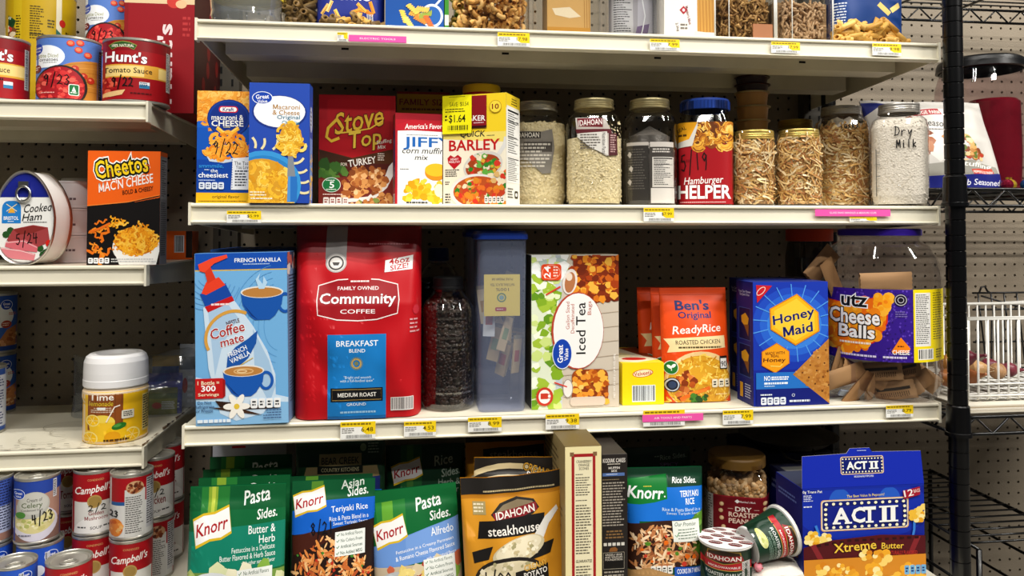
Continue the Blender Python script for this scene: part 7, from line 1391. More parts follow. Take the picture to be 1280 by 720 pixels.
def teri(A):
    s = A; s.fill('0f5a34'); s.rect(784, 592, 884, 603, '0d3a26'); s.rect(784, 616, 884, 656, '1672cc'); s.poly([(784, 606), (837, 600), (836, 630), (820, 634), (784, 638)], '0f7a34'); s.rect(838, 600, 884, 616, '0f3f2a'); s.rect(784, 636, 800, 660, '1672cc')
    s.text('Knorr', 810, 622, 44, 15, 'f4f6f4', .04, .12, 3); s.text('.', 833, 627, 2, 2, 'f4f6f4', .04); s.fine(807, 614, 820, 616, 1, 'd8c84a'); s.text('Rice Sides.', 860, 608, 32, 7.5, 'f4f6f4', .025, .15, 2); s.text('TERIYAKI\nRICE', 865, 629, 25, 17, 'f2f6fa', .03); s.text('Rice & Pasta Blend in a', 854, 643, 50, 4, 'c8dcf0', .01, 0, 2); s.text('Sweet Teriyaki Sauce', 856, 648, 44, 4, 'c8dcf0', .01, 0, 2)
    s.poly([(786, 660), (820, 656), (884, 654), (884, 712), (786, 716)], '3a1f14'); s.poly([(870, 650), (884, 646), (884, 710), (866, 700)], '4a6a24'); s.blobs(('p', [(870, 652), (884, 650), (884, 706), (868, 700)]), 16, 5, ['5a8a2c', '3a6a1c', '7aa848'], 'chunk')
    s.blobs(('p', [(790, 676), (806, 664), (836, 660), (868, 678), (878, 708), (792, 716)]), 230, 5, ['d8a878', 'c8905c', 'e8c49c', 'b8784a', 'f0d4b0', '9a5a34'], 'rice'); s.blobs(('p', [(796, 670), (870, 670), (870, 710), (796, 710)]), 14, 3, ['c8402c', '5a8a2c', 'e8741a'], 'chunk')
    s.poly([(840, 656), (876, 655), (877, 682), (841, 681)], 'e8ebe4'); s.text('Our Promise', 857, 660, 28, 5, '3a5a44', .006, .2, 1); s.fine(847, 666, 874, 680, 4, '7a8a7a', .35, .2); s.line([(843, 673), (845, 675), (848, 670)], .9, '2a8a3a')
    s.badges(812, 710, 840, 720, 4, 'e8e4dc'); s.poly([(842, 712), (884, 714), (884, 780), (842, 780)], '1f5ab8'); s.text('COOKS IN 7 MINUTES', 864, 717.5, 38, 6, 'f4f6fa', .03); s.poly([(784, 718), (810, 712), (842, 722), (842, 780), (784, 780)], 'b08a5a')
pouch('rice_side_pouch', 'large green and blue teriyaki rice bag right of the dark muffin mix box', 'pouch', (785, 592, 884, 775), -.07, ZD, .045, KG, teri, 85, None, lean=-.04, seal=.06, roll=.02, pw=4)
# peanut jar
cx, r = cyl(880, 958, .10); H = zat(566, cx, .10)-ZD; t = thing('plastic_jar', 'jar of dry roasted peanuts with a dark red label and tan lid', 'jar', (cx, .10, ZD+.0003), face(cx, .10))
m = MB(); m.lathe([(0, .002), (r*.92, 0), (r, .006), (r, H*.80), (r*.97, H*.84), (r*.86, H*.885), (r*.82, H*.9), (r*.82, H*.95)], glass('eeeae6', 1.1, .04), 44, 4); m.build('jar_body', t); m = MB(); m.lathe([(r*.84, H*.905), (r*.92, H*.91), (r*.92, H*.985), (r*.88, H), (0, H)], M('80602c', .4), 44); m.build('tan_lid', t)
pr = [(r*.92, 0), (r, .006), (r, H*.84)]; m = MB(); core(m, pr, .004, H*.775, M('b08a58', .8, 0, .2, 0, .8, 90), .9, 0, 1, 4); flakes(m, pr, H*.6, H*.79, 260, [M('d9b88a', .6), M('caa574', .6), M('e4c89e', .6), M('be9662', .6)], 'bean', .95, 8, 0, .017, 4); stuff('roasted_peanuts', 'pale roasted peanuts showing above the dark red label', 'peanuts', m, t)
m = MB(); h0, h1 = H*.1, H*.695; A = Art((882, 617, 957, 720), 2*r*1.003, h1-h0); s = A; s.fill('7a1620'); s.rect(882, 617, 892, 720, 'b0aca8'); s.fine(883, 620, 891, 716, 24, '4a4644', .45, .2); s.rect(892, 617, 957, 619, '9a2430')
s.poly([(917, 624.5), (920, 621.5), (923, 624.5), (920, 627.5)], 'f0e8e4'); s.text("Member's Mark", 932, 624.5, 18, 3.2, 'f0e0dc', .01); s.text('DRY', 927, 636, 19, 7, 'f2e4d8', .045); s.line([(909, 636), (915, 636)], .7, 'd8b8a8'); s.line([(939, 636), (945, 636)], .7, 'd8b8a8'); s.text('ROASTED', 928, 644.5, 36, 7.5, 'f0d4c0', .045); s.text('PEANUTS', 928, 654, 36, 7.5, 'f0d4c0', .045)
for (x, y) in ((902, 630), (901, 640), (902, 651), (952, 626), (952, 635), (904, 664)): s.ell(x, y, 2.6, 3.2, 'd8b080'); s.ell(x+.4, y-.6, 1.6, 2, 'ecd0a4')
_s = sqs(r*1.003, 4); m.art(A, surf=lambda x, z, e: _s(x, z+h0, e), gx=.006); m.build('wrap_label', t)
# potato cups
def pcup(label, loc, rot, r, H, side=1, lidflat=True):
    t = thing('potato_cup', label, 'cup', loc); t.rotation_euler = rot; w = M('e6e4e0', .4); m = MB(); rb = r*.74
    m.lathe([(0, .003), (rb*.9, .003), (rb*.94, 0), (rb, .001), (rb*1.01, .004)], w, 40); m.lathe([(rb*1.01, .004), (r*.96, H-.006)], '173a28', 40); m.lathe([(r*.96, H-.006), (r*1.03, H-.005), (r*1.05, H-.003), (r*1.03, H-.001)], w, 40); m.build('cup_wall', t)
    rad = lambda z: rb*1.01+(r*.96-rb*1.01)*(z-.004)/(H-.01)
    A = Art((0, 0, 100, 120), 2*r*.96, H); s = A; s.fill('173a28'); s.rect(0, 36, 100, 52, 'b8202c'); s.rect(0, 52, 100, 53.5, 'c8a850'); s.text('MICROWAVABLE', 50, 46, 62, 5, 'f2ece8', .02); s.poly([(18, 12), (50, 6), (82, 12), (86, 34), (50, 40), (14, 34)], 'a88a3c'); s.poly([(20, 14), (50, 8), (80, 14), (84, 33), (50, 38), (16, 33)], '3a2c1c'); s.poly([(16, 20), (84, 20), (88, 33), (12, 33)], '9a1f28'); s.text('IDAHOAN', 50, 26.5, 66, 10, 'f2ece6', .035)
    s.text('ROASTED GARLIC', 48, 63, 70, 8, 'e8ece8', .02); s.text('MASHED POTATOES', 48, 73, 62, 6, '9ab0a0', .01); s.fine(20, 80, 80, 92, 3, '8aa494', .4, .2, 'c'); s.rect(84, 34, 97, 100, 'dcdad6'); s.fine(85, 37, 96, 98, 22, '3a3a3a', .45, .2); s.ell(26, 98, 16, 11, 'd8d898'); s.blobs(('e', 26, 98, 14, 9), 18, 3, ['e8e8b8', 'd0d488', 'c8cc7c'], 'chunk')
    m = MB(); m.art(A, surf=lambda x, z, e: (x, -math.sqrt(max(1e-8, (rad(z)+e+.0002)**2-min(x*x, (rad(z)*.995)**2))), z), gx=.005, gz=.012); m.build('printed_sleeve', t)
    m = MB(); n = 40; m.lathe([(r*1.05, H-.0015), (r*1.055, H-.0005), (r*1.0, H+.0004), (0, H+.0006)], M('e8e6e4', .3), 40)
    A = Art((0, 0, 120, 120), 2*r*1.05, 2*r*1.05); s = A; s.rnd.seed(3)
    for j, y in enumerate((14, 34, 54, 74, 94)):
        for x in ((20, 62, 104) if j % 2 else (4, 42, 84)):
            if (x-60)**2+(y+6-60)**2 < 54**2*.9: s.poly([(x-16, y+6), (x-8, y-1), (x+8, y-1), (x+16, y+6), (x+8, y+12), (x-8, y+12)], '8a2a30'); s.poly([(x-12, y+6), (x-7, y+1), (x+7, y+1), (x+12, y+6), (x+7, y+9), (x-7, y+9)], '4a2420'); s.text('IDAHOAN', x, y+6, 22, 4.5, 'e8e0dc', .02)
    m.art(A, ((0, -r*1.05, H+.0008), (1, 0, 0), (0, 1, 0), (0, 0, 1))); m.build('foil_lid', t)
    return t
Yc = -.075; cx, r = cyl(872, 938, Y := Yc); zt = P(905, 672, Yc).z; Hc = .082
# a low carton under the cups keeps them at the height seen in the photo
carton('noodle_carton', 'white carton lying low under the potato cups', 'box', (872, 757, 1000, 800), -.135, .115, ZD, 'd8d0c4', None, h=max(.01, zt-Hc-ZD-.001))
zc = ZD+max(.01, zt-Hc-ZD-.001)+.0012
pcup('upright green mashed potato cup with a white logo lid', (cx, Yc, zc), (0, 0, face(cx, Yc)-.1), r, Hc)
p = P(966, 668, -.06)
tcup = pcup('tipped over green mashed potato cup lying against the popcorn box', (0, 0, 0), (0, 0, 0), r*.95, .070)
az = Vector((.93, .22, .20)).normalized(); ay = Vector((0, 1, .15)); ay = (ay-az*ay.dot(az)).normalized(); axx = ay.cross(az)
tcup.rotation_euler = Matrix((axx, ay, az)).transposed().to_euler(); q = P(934, 682, -.085); tcup.location = q
rl = r*.95*1.055; low = min(q.z - r*.95*.74*math.sqrt(1-az.z**2), q.z+.088*az.z - rl*math.sqrt(1-az.z**2)); qe = q+az*.070
m = MB(); hh = low-zc-.002; tw = M('dcd6cc', .5, 0, .4, .1, .6, 60)
m.lathe([(0, 0), (.052, 0), (.056, hh*.3), (.05, hh*.8), (.036, hh*.98), (0, hh)], tw, 28, 3, True, (0, 0), lambda a, z: 1+.06*math.sin(a*7+z*90)+.03*math.sin(a*13))
tag(m.build('paper_bundle', None, ((q.x+qe.x)/2+.01, -.06, zc)), 'crumpled white paper bundle under the tipped potato cup', 'paper')
for k, (px, c, lb) in enumerate(((925, 'e8d8c8', 'white and red wrapped candy below the tipped potato cup'), (947, 'd8909a', 'pink striped wrapped candy below the tipped potato cup'))):
    q = P(px, 708, -.098); m = MB(); m.lathe([(.0, -.016), (.006, -.014), (.003, -.009), (.009, -.005), (.0105, 0), (.009, .005), (.003, .009), (.006, .014), (0, .016)], M(c, .3), 16)
    for j in range(4): m.tube([(.0105*math.cos(j*1.57+t*.3), .0105*math.sin(j*1.57+t*.3), -.004+t*.002) for t in range(5)], .0014, M('b8202c', .3), 5)
    m.v = [(x*.6, y*.6, z*.6) for x, y, z in m.v]; o = m.build('wrapped_candy', None, (q.x, -.1, zc+hh+.003), (0, 1.5, .3+k)); tag(o, lb, 'candy')
# popcorn boxes
def act(A, top=True):
    s = A; s.fill('12289a'); s.ell(1081, 640, 84, 40, '1636ae'); s.ell(1050, 628, 14, 18, '2a62c8'); s.ell(1112, 628, 14, 18, '2a62c8'); s.rect(1003, 606, 1158, 611, '1530a4')
    s.text('The Best Value In Popcorn!', 1082, 620.5, 47, 4.6, 'f0d878', .015, 0, -1); s.text('0g Trans Fat', 1016, 613, 24, 4.5, 'f4f4ec', .02); s.fine(1005, 617, 1018, 626, 4, 'e8ecf4', .4, .3); s.fine(1005, 631, 1018, 634, 1, 'e8ecf4')
    s.rrect(1026, 624, 1136, 665, 4, 'e8b87a'); s.rrect(1027.2, 625.2, 1134.8, 663.8, 3.6, 'f4eee0'); s.rrect(1028, 626, 1134, 663, 3.4, '0f1f74'); s.rect(1035, 633.5, 1127, 656.5, '12248a'); s.line([(1035, 633.5), (1127, 633.5), (1127, 656.5), (1035, 656.5)], .5, '2a3cae', True)
    for k in range(12): s.ell(1033+k*8.75, 629.6, 2, 1.9, 'faf2d0', 12); s.ell(1033+k*8.75, 660.2, 2, 1.9, 'faf2d0', 12)
    for k in range(4): s.ell(1031.6, 636+k*6.5, 2, 1.9, 'faf2d0', 12); s.ell(1130.6, 636+k*6.5, 2, 1.9, 'faf2d0', 12)
    def slab(cx, w, t0, t1):
        s.rect(cx-w/2, t0, cx+w/2, t0+2.2, 'f8f8f4'); s.rect(cx-w/2, t1-2.2, cx+w/2, t1, 'f8f8f4')
    s.text('A', 1051, 645, 22, 21, 'f8f8f4', .06); s.rect(1040, 653.5, 1050, 655.8, 'f8f8f4'); s.rect(1055, 653.5, 1064, 655.8, 'f8f8f4'); s.text('C', 1072, 645, 17, 21, 'f8f8f4', .07); s.text('T', 1086, 645, 16, 21, 'f8f8f4', .07); s.rect(1081, 653.5, 1091, 655.8, 'f8f8f4')
    for cx in (1104.5, 1115.5): s.rect(cx-3, 635, cx+3, 655, 'f8f8f4')
    slab(1110, 24, 634.5, 655.8)
    s.poly([(1128, 616), (1150, 611), (1150, 622), (1130, 627)], 'a81c34'); s.text('12', 1135.5, 619, 12, 9, 'f6f0ec', .03, 0, -10); s.text('BAGS', 1146, 616.5, 8, 4.5, 'f0d8d0', .015, 0, -10)
    s.line([(1019, 656), (1026, 678)], 3, '3f86d8'); s.line([(1143, 640), (1142, 668), (1139, 682)], 3, '3f86d8'); s.blobs(('e', 1022, 673, 12, 7), 6, 6, ['f6d878', 'f0c040', 'fae8a8', 'e8a820'], 'corn'); s.blobs(('e', 1149, 646, 8, 9), 5, 7, ['f6d878', 'f0c040', 'fae8a8', 'e8a820'], 'corn')
    s.poly([(1003, 684), (1040, 676), (1100, 672), (1158, 676), (1158, 712), (1100, 700), (1040, 704), (1003, 708)], '5a141c'); s.poly([(1018, 680), (1030, 704), (1024, 706), (1012, 682)], '8a2a30'); s.poly([(1143, 676), (1132, 702), (1138, 704), (1150, 677)], '8a2a30')
    for k in range(14): s.rect(1020+k*9.4, 676.5-abs(k-8)*.05+(0 if k > 4 else (4-k)*1.2), 1025+k*9.4, 679+(0 if k > 4 else (4-k)*1.2), '35090f')
    s.text('Xtreme', 1067, 685.5, 53, 12, 'f4cc4a', .025, 0, -3, out=('3a0a10', .03)); s.text('Butter', 1114, 687, 28, 8, 'f4cc4a', .02, 0, 2); s.text('NATURALLY FLAVORED', 1126, 697, 38, 5, 'c83a34', .015, 0, 2)
    s.poly([(1003, 700), (1158, 700), (1158, 800), (1003, 800)], 'd8902c'); s.blobs(('p', [(1003, 706), (1060, 704), (1080, 696), (1108, 692), (1130, 706), (1158, 702), (1158, 800), (1003, 800)]), 60, 9, ['f4c048', 'f8d878', 'e8a42c', 'fce8a8', 'f0b030', 'd88a1c'], 'corn'); s.badges(1128, 714, 1156, 726, 4, '7ab4dc', '1a3a7a')
def actR(A): s = A; s.fill('101c70'); w, h = s.x1, s.yb; s.fine(w*.1, h*.1, w*.9, h*.16, 2, '6a7ab8'); s.blobs(('e', w*.5, h*.5, w*.35, h*.12), 12, w*.1, ['5a141c', '8a5a2c', '3a1420'], 'chunk')
ax0, ax1 = 1003.5, 1156
bx = carton('popcorn_box', 'front blue popcorn box with its top flap standing open', 'box', (ax0, 608, ax1, 778), -.10, .085, ZD, '12289a', act, left=actR, right=actR, sides={'top': '3a3f52', 'left': '0f1a66'})
W_ = max(v.co.x for v in bx.data.vertices)*2; H_ = max(v.co.z for v in bx.data.vertices); fh = P(1080, 566, -.10).z-P(1080, 607, -.10).z
ol = [(-W_*.5, 0), (W_*.5, 0), (W_*.485, fh*1.0), (W_*.08, fh*1.03), (W_*.06, fh*1.15), (-W_*.10, fh*1.15), (-W_*.13, fh*1.0), (-W_*.49, fh*.96)]
m = MB(); m.prism(ol, -.0005, .0003, '1530b0', M('c8c4bc', .7)); A = Art((ax0, 560, ax1, 607), W_, fh*1.15); s = A
def smallact(s):
    s.rrect(1052, 570, 1106, 592, 2.5, 'e8c89a'); s.rrect(1053, 571, 1105, 591, 2.2, '0f1f74')
    for k in range(13): s.ell(1055+k*4, 573, 1, 1, 'faf2d0', 8); s.ell(1055+k*4, 589, 1, 1, 'faf2d0', 8)
    for k in range(3): s.ell(1054.6, 577+k*4, 1, 1, 'faf2d0', 8); s.ell(1103.4, 577+k*4, 1, 1, 'faf2d0', 8)
    s.text('ACT', 1072, 581, 26, 10, 'f8f8f4', .07); s.rect(1087, 576.5, 1099, 577.8, 'f8f8f4'); s.rect(1087, 584.5, 1099, 586, 'f8f8f4'); s.rect(1089, 577, 1092, 585, 'f8f8f4'); s.rect(1094.5, 577, 1097.5, 585, 'f8f8f4'); s.text('MICROWAVE POPCORN', 1080, 594.5, 24, 2.4, 'e8ecf4', .015); s.fine(1073, 562.5, 1086, 564, 1, 'c8d0e8')
smallact(s); m.art(A, ((0, -.0005, 0), (1, 0, 0), (0, 0, 1), (0, -1, 0))); fl_ = m.build('top_flap', bx, (0, -.042, H_), (-.06, 0, 0))
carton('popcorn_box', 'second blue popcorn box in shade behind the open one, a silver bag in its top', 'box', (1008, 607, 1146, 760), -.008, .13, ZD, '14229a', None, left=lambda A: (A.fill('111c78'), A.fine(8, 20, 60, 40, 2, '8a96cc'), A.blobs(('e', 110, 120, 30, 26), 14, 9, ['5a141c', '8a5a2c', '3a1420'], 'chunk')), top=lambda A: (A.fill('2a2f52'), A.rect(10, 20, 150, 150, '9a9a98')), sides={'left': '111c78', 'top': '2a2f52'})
# dark tray with a wire loop, resting on a dark carton at the back
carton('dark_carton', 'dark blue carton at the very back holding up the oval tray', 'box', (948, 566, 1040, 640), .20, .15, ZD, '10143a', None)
tp = P(985, 550, .27); zt = ZD+max(v.co.z for v in bpy.data.objects['dark_carton'].data.vertices)+.001
t = thing('oval_tray', 'dark oval tray with a wire loop handle in the shadow under the coffee shelf', 'tray', (tp.x, .27, zt)); m = MB(); m.lathe([(0, 0), (.07, 0), (.092, .016), (.096, .017), (.09, .014), (.068, .004), (0, .004)], M('4a4238', .5), 40); m.build('tray_dish', t)
m = MB(); m.tube([(-.055, -.075, .010), (-.058, -.108, .002), (-.046, -.12, -.002), (-.018, -.12, -.002), (.0, -.108, .002), (.004, -.09, .010)], .0022, M('6a6862', .3, .8), 6); m.build('wire_handle', t)
# ================================================================ right: things on the wire rack
Zr = ZW2+.0052; Zb = ZW3+.0052
def herb(A):
    s = A; s.fill('c9c5bf'); s.poly([(1095, 104), (1180, 104), (1180, 110), (1130, 112), (1110, 128), (1095, 128)], '1f2a78'); s.poly([(1130, 112), (1215, 112), (1225, 170), (1180, 200), (1140, 150)], 'dedad4')
    s.poly([(1156, 116), (1206, 112), (1208, 122), (1158, 126)], 'a82430'); s.text('PEPPERIDGE FARM', 1183, 119, 46, 6, 'f0e4dc', .025, 0, -3); s.text('Herb Seasoned', 1188, 136, 64, 11, '2a2420', .02, .2, 6); s.fine(1172, 146, 1216, 149, 1, '4a4440', .6, .05)
    s.blobs(('e', 1162, 160, 24, 26), 26, 9, ['8a4a2c', 'a8643c', '70381e', 'b87a50'], 'chunk'); s.blobs(('p', [(1198, 152), (1218, 150), (1240, 186), (1236, 196), (1210, 196), (1198, 180)]), 90, 4, ['c08a4a', 'a86a34', 'd8a868', '8a4a24', '6a7a34', 'b8402c', 'e8c898'], 'chunk')
    s.poly([(1160, 204), (1220, 196), (1254, 206), (1260, 226), (1160, 226)], '9a978e'); s.text('Stuffing', 1226, 204, 44, 10, 'f2efe8', .03, .2, 8); s.poly([(1218, 210), (1248, 208), (1250, 217), (1238, 222), (1220, 218)], 'c84a34'); s.text('PEPPERIDGE FARM', 1234, 214, 28, 4, 'f0e4dc', .025)
    s.poly([(1150, 222), (1275, 214), (1275, 240), (1150, 240)], '20287e'); s.text('Herb Seasoned', 1226, 229, 62, 9, 'e8e8f0', .015, .2, 0)
pouch('stuffing_bag', 'white and blue bag of herb stuffing on the wire shelf behind the dry milk jar', 'bag', (1112, 100, 1266, 238), .10, Zr, .06, M('c9c5bf', .22, 0, .5, .4), herb, 91, None, lean=-.16, seal=.04, wr=.004, foot=.8, pw=4, roll=.0, h=.175, shear=-.13)
Yj = .235; cx, r = cyl(1168, 1292, Yj); H = zat(68, cx, Yj-.06)-Zr; t = thing('plastic_jar', 'big clear jar with a black lid and red contents on the wire rack', 'jar', (cx, Yj, Zr+.0004), face(cx, Yj)); ln = r*.88
m = MB(); m.lathe([(0, .003), (r*.9, 0), (r*.99, .012), (r, .03), (r*.985, .1), (r*.97, H*.66), (r*.98, H*.70), (r*.95, H*.80), (ln*.98, H*.90), (ln*.97, H*.95)], glass('f0e6e8', 1.1, .04), 48); m.build('jar_body', t); m = MB(); m.lathe([(ln*1.0, H*.915), (ln*1.07, H*.92), (ln*1.05, H*.96), (ln*1.02, H-.004), (ln*.95, H), (0, H)], M('141416', .35), 48); m.build('black_lid', t)
m = MB(); m.lathe([(0, .006), (r*.55, .006), (r*.58, H*.3), (r*.56, H*.68), (r*.5, H*.70), (0, H*.70)], glass('d07088', 1.2, .2, .45, '9a2038'), 24, 0, True, (.022, .012), lambda a, z: 1+.03*math.sin(a*12)); o = m.build('red_tissue', None, t.location, t.rotation_euler); tag(o, 'red wrapped contents filling the right side of the black lidded jar', 'wrapping', None, 'stuff')
rn = random.Random(12)
for k, (px, c, lb) in enumerate(((1256, 'c8a83a', 'small gold bauble between the stuffing bag and the black lidded jar'), (1250, '8a1f3a', 'small dark red bauble between the stuffing bag and the black lidded jar'), (1272, '1f4a8a', 'small blue bauble before the black lidded jar at the right edge'))):
    rr = .011; q = P(px, 215, .125); m = MB(); m.lathe([(rr*math.cos(a), rr+rr*math.sin(a)) for a in [-1.57+i*.3927 for i in range(9)]], M(c, .15, .6), 18); m.lathe([(.003, 2*rr-.001), (.003, 2*rr+.003), (0, 2*rr+.003)], M('c8a83a', .3, .8), 8); tag(m.build('bauble', None, (q.x, .112-.004*k, Zr+.0006)), lb, 'ornament')
# white wire basket on papers
WB = M('e8e6e0', .35, 0, .5, .2)
def basket():
    y0 = RY0+.035; y1 = y0+.24; xa = .665; xb = xa+.36; zt = P(1240, 399, y0).z; zb = Zb+.012; t = thing('wire_basket', 'white wire basket holding shallots on the wire rack', 'basket', (xa, y0, zb)); w = xb-xa; d = y1-y0; h = zt-zb
    m = MB(); m.tube([(0, 0, h), (w, 0, h), (w, d, h), (0, d, h)], .0032, WB, 8, True); m.build('top_rim', t); m = MB(); k = 19
    for i in range(k+1): x = w*i/k; m.tube([(x, 0, h), (x, .0005, .004), (x, .006, 0), (x, d-.006, 0), (x, d, .004), (x, d, h)], .0018, WB, 6)
    m.build('upright_wire', t); m = MB()
    for i in range(7): m.tube([(0, .01+(d-.02)*i/6, .001), (w, .01+(d-.02)*i/6, .001)], .0018, WB, 6)
    for zz in (h*.06, h*.2): m.tube([(0, -.001, zz), (w, -.001, zz)], .0018, WB, 6)
    for yy in [d*i/6 for i in range(7)]: m.tube([(-.001, yy, h), (-.001, yy, .003)], .0018, WB, 6)
    m.build('cross_wire', t); return t, xa, y0, zb, w, d, h
t, xa, y0, zb, w, d, h = basket()
m = MB(); rn = random.Random(3)
for k in range(5): m.box(RX0+.02, RX1-.02, RY0+.004+.002*k, RY1-.03, Zb+.0006+k*.0022, Zb+.0026+k*.0022, ['c9c2b2', 'b8b0a2', 'd4cec2', 'a89a84', 'd8d2c4'][k])
A = Art((0, 0, 100, 60), RX1-RX0-.06, .3)
for k in range(26): A.fine(rn.uniform(2, 70), rn.uniform(2, 52), rn.uniform(70, 98), rn.uniform(52, 58), 3, '8a8478', .4, .4)
m.art(A, (((RX0+RX1)/2, RY0+.015, Zb+.0116), (1, 0, 0), (0, 1, 0), (0, 0, 1))); tag(m.build('newspaper_stack'), 'flattened newspapers and cardboard under the white wire basket', 'newspaper')
bpy.data.objects['wire_basket'].location.z += .0015
SH = ['shallot with reddish purple skin lying in the white wire basket', 'tan long onion lying in the white wire basket']
for k, (px, py, c, sz, an) in enumerate(((1207, 447, '7a3040', .016, .4), (1222, 462, 'c8a070', .017, 1.2), (1210, 464, '6a2a34', .015, 2.), (1236, 458, '7a2c3c', .016, 1.), (1247, 464, 'b89068', .015, 2.6), (1214, 470, 'a8683c', .015, .1), (1262, 462, '7a3440', .014, 1.7), (1186, 455, 'b07a3c', .018, .8), (1184, 472, 'a86a34', .016, 2.2))):
    yy = y0+.05+.018*(k % 4); q = P(px, py, yy); m = MB(); m.lathe([(0, -sz*1.1), (sz*.4, -sz), (sz*.9, -sz*.4), (sz, 0), (sz*.8, sz*.5), (sz*.35, sz*1.1), (sz*.15, sz*1.9), (sz*.2, sz*2.3), (0, sz*2.4)], M(c, .4, 0, .4, .2, .3, 60, .2, 30), 18)
    for j in range(5): m.tube([(sz*.2*math.cos(j*1.25), sz*.2*math.sin(j*1.25), -sz*1.05), (sz*.3*math.cos(j*1.25), sz*.3*math.sin(j*1.25), -sz*1.5)], .0006, 'd8c8a8', 4)
    o = m.build('shallot', None, (q.x, yy, max(q.z, zb+.0035+sz)), (1.3, an, an*.7)); tag(o, SH[0] if c[0] in '67' else SH[1], 'shallot', 'purple shallots in the basket' if c[0] in '67' else 'tan onions in the basket')
m = MB(); q = P(1212, 420, y0+.1)
for j in range(4): m.tube([(q.x-.03+.012*j, y0+.1, zb+.012), (q.x-.02+.012*j, y0+.105, zb+.04), (q.x-.002+.009*j, y0+.11, zb+.07-.008*j)], .0022, M('7a8a4a', .5), 6)
tag(m.build('green_sprout'), 'thin green onion sprout rising in the white wire basket', 'sprout')
# black wire rack leaning behind the basket
t = thing('wire_rack', 'black wire rack standing behind the white wire basket', 'rack', (P(1216, 380, .285).x, .285, Zb+.013)); x1 = .33; zt = P(1240, 366, .285).z-Zb-.013; dd = .06; m = MB()
for zz, yy in ((zt, 0), (zt*.78, .0), (zt*.35, 0), (0.0, 0)): m.tube([(.0, yy, zz), (x1, yy, zz)], .0022, BK, 6)
m.tube([(.015, 0, zt), (.02, 0, zt+.012), (.028, 0, zt+.014), (.034, 0, zt+.004), (.04, 0, zt)], .002, BK, 6); m.build('long_wire', t); m = MB()
for i in range(11): x = .012+i*.03; m.tube([(x, 0, zt), (x+.018, .0, .0), (x+.018, dd, .0), (x+.02, dd, zt*.6)], .0018, BK, 6)
m.tube([(0, dd, zt*.6), (x1, dd, zt*.6)], .0022, BK, 6); m.tube([(.02, 0, zt*.96), (x1, 0, zt*.42)], .002, BK, 6); m.build('cross_wire', t)
m = MB(); q = P(1257, 378.5, .262); m.tube([(q.x, .262, q.z), (q.x+.2, .262, q.z+.006)], .003, WB, 8); m.tube([(q.x+.2, .262, q.z+.006), (q.x+.2, .262, Zb+.013)], .003, WB, 8); tag(m.build('wire_stand'), 'white wire stand arm behind the basket at the right edge', 'stand')
# low wire shelf lying below
xr = .86; zl = -.573
t = thing('low_wire_shelf', 'low black wire shelf with side rails below the rack, right of the popcorn box', 'wire shelf', (.66, -.02, -.90)); m = MB(); w = xr-.66; y1 = .40
for zz in (0, -.073, -.135): m.tube([(w, 0, zl+.90+zz), (w, y1, zl+.90+zz)], .0036 if zz == 0 else .0028, BK, 8)
m.tube([(w, 0, 0), (w, 0, zl+.90)], .0045, BK, 8); m.tube([(w, y1, 0), (w, y1, zl+.90)], .0045, BK, 8); m.tube([(0, 0, 0), (0, 0, zl+.90)], .0045, BK, 8); m.tube([(0, y1, 0), (0, y1, zl+.90)], .0045, BK, 8)
m.tube([(w, .28, zl+.90-.073), (w-.03, .3, zl+.90-.08), (w, .33, zl+.90-.09)], .0028, BK, 6); m.build('side_frame', t); m = MB()
for i in range(15): yy = .02+i*(y1-.03)/14; m.tube([(0, yy, zl+.903), (w, yy, zl+.903)], .0018, BK, 6)
for zz in (0, -.073): m.tube([(0, 0, zl+.90+zz), (0, y1, zl+.90+zz)], .0028, BK, 6)
m.build('wire_deck', t)
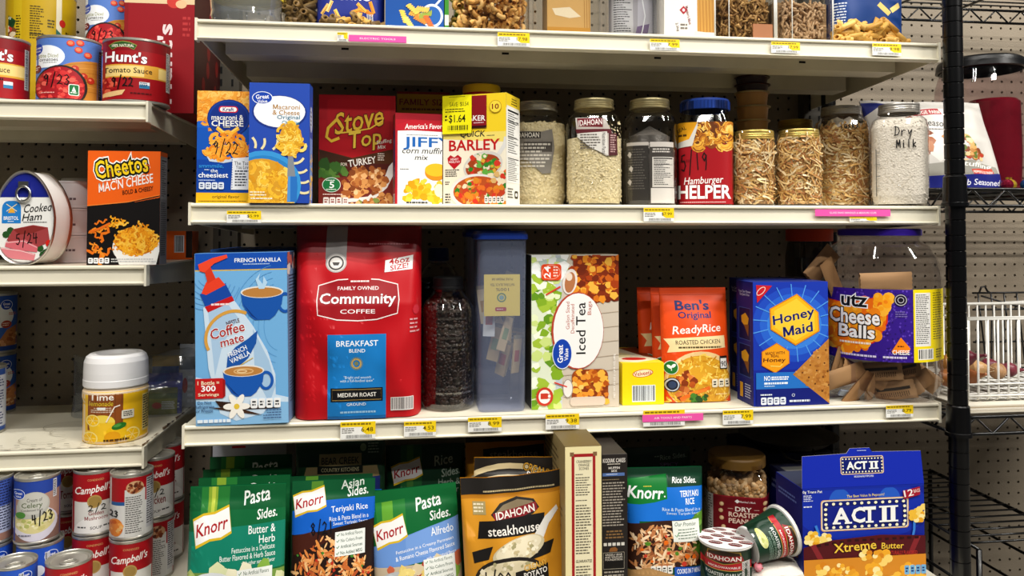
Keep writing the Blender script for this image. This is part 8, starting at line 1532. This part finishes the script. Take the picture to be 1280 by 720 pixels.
# ================================================================ price tags on the shelf edges
def pricetag(label, cx, cy, w, h, kind, price='', Y=-.0036, lines=None, cat='price tag'):
    a, b = P(cx-w/2, cy, Y), P(cx+w/2, cy, Y); W_ = b.x-a.x; zt, zb = P(cx, cy-h/2, Y).z, P(cx, cy+h/2, Y).z; m = MB(); A = Art((0, 0, 100, 60), W_, zt-zb)
    if kind == 'pink':
        m.box(-W_/2, W_/2, 0, .0004, 0, zt-zb, 'ee5fae'); A.text(price, 50, 30, 62, 17, 'fbe4f2', .012)
    else:
        m.box(-W_/2, W_/2, 0, .0004, 0, zt-zb, 'f0efea'); A.rect(0, 0, 100, 18, 'f2d21c'); A.poly([(62, 18), (100, 18), (100, 44), (74, 44), (62, 34)], 'f2d21c')
        A.fine(4, 5, 90, 14, 1, '8a7412', .7, .05); A.text(price, 76, 27, 34, 15, '4a3c08', .01); A.fine(4, 22, 50, 42, 3, '77746c', .45, .4); A.rect(14, 46, 92, 57, 'f0efea'); A.bars(16, 44, 90, 57, 'f0efea', '3a3a3a')
    m.art(A, ((0, 0, 0), (1, 0, 0), (0, 0, 1), (0, -1, 0))); o = m.build('price_tag' if kind != 'pink' else 'shelf_label', None, ((a.x+b.x)/2, Y-.0001, zb)); tag(o, label, cat)
pricetag('pink shelf label on the top shelf edge below the blue penne bag', 472, 48.5, 72, 8, 'pink', 'ELECTRIC TOOLS', cat='shelf label')
pricetag('worn white price tag just left of the pink label on the top shelf edge', 428, 46, 13, 11, 'tag', '')
pricetag('price tag on the top shelf edge below the jar of elbow macaroni', 642, 49.5, 40, 17, 'tag', '17.98')
pricetag('price tag on the top shelf edge below the open spaghetti carton', 831, 56, 37, 14, 'tag', '7.99')
pricetag('price tag on the top shelf edge below the two square canisters', 982, 59.5, 36, 14, 'tag', '17.99')
pricetag('price tag on the top shelf edge at its right end', 1108.5, 62, 36, 15, 'tag', '9.98')
pricetag('faded price tag below the blue macaroni boxes', 305, 271, 43, 15, 'tag', '$5.99')
pricetag('price tag below the mason jar with the foil pouch', 823.5, 268.5, 38, 17, 'tag', '$7.99')
pricetag('pink shelf label below the tall onion jar', 1066, 266, 94, 8.5, 'pink', 'GLASS PANS HANDLES & MEASURE CUPS', cat='shelf label')
pricetag('small white barcode strip under the pink label below the tall onion jar', 1079, 274.5, 34, 6, 'tag', '')
pricetag('price tag directly below the red coffee bag', 447.5, 538, 44, 22, 'tag', '6.48')
pricetag('price tag below the coffee bean bottle, right of the coffee bag tag', 525, 536, 40, 19, 'tag', '4.53')
pricetag('price tag below the tall blue lidded container', 606, 530.5, 42, 18, 'tag', '8.99')
pricetag('price tag below the iced tea box', 703, 527, 42, 19, 'tag', '9.38')
pricetag('yellow topped tag half covered by a pink label below the cheese box', 830, 522.5, 52, 20, 'tag', '', Y=-.0034)
pricetag('pink shelf label below the orange rice pouches', 841, 522, 76, 9, 'pink', 'AIR TOOLS AND PARTS', Y=-.0042, cat='shelf label')
pricetag('price tag below the blue graham cracker box', 922.5, 521.5, 38, 18, 'tag', '7.99')
pricetag('price tag below the big jar with the cheese ball label', 1124.5, 514, 34, 15, 'tag', '8.79')
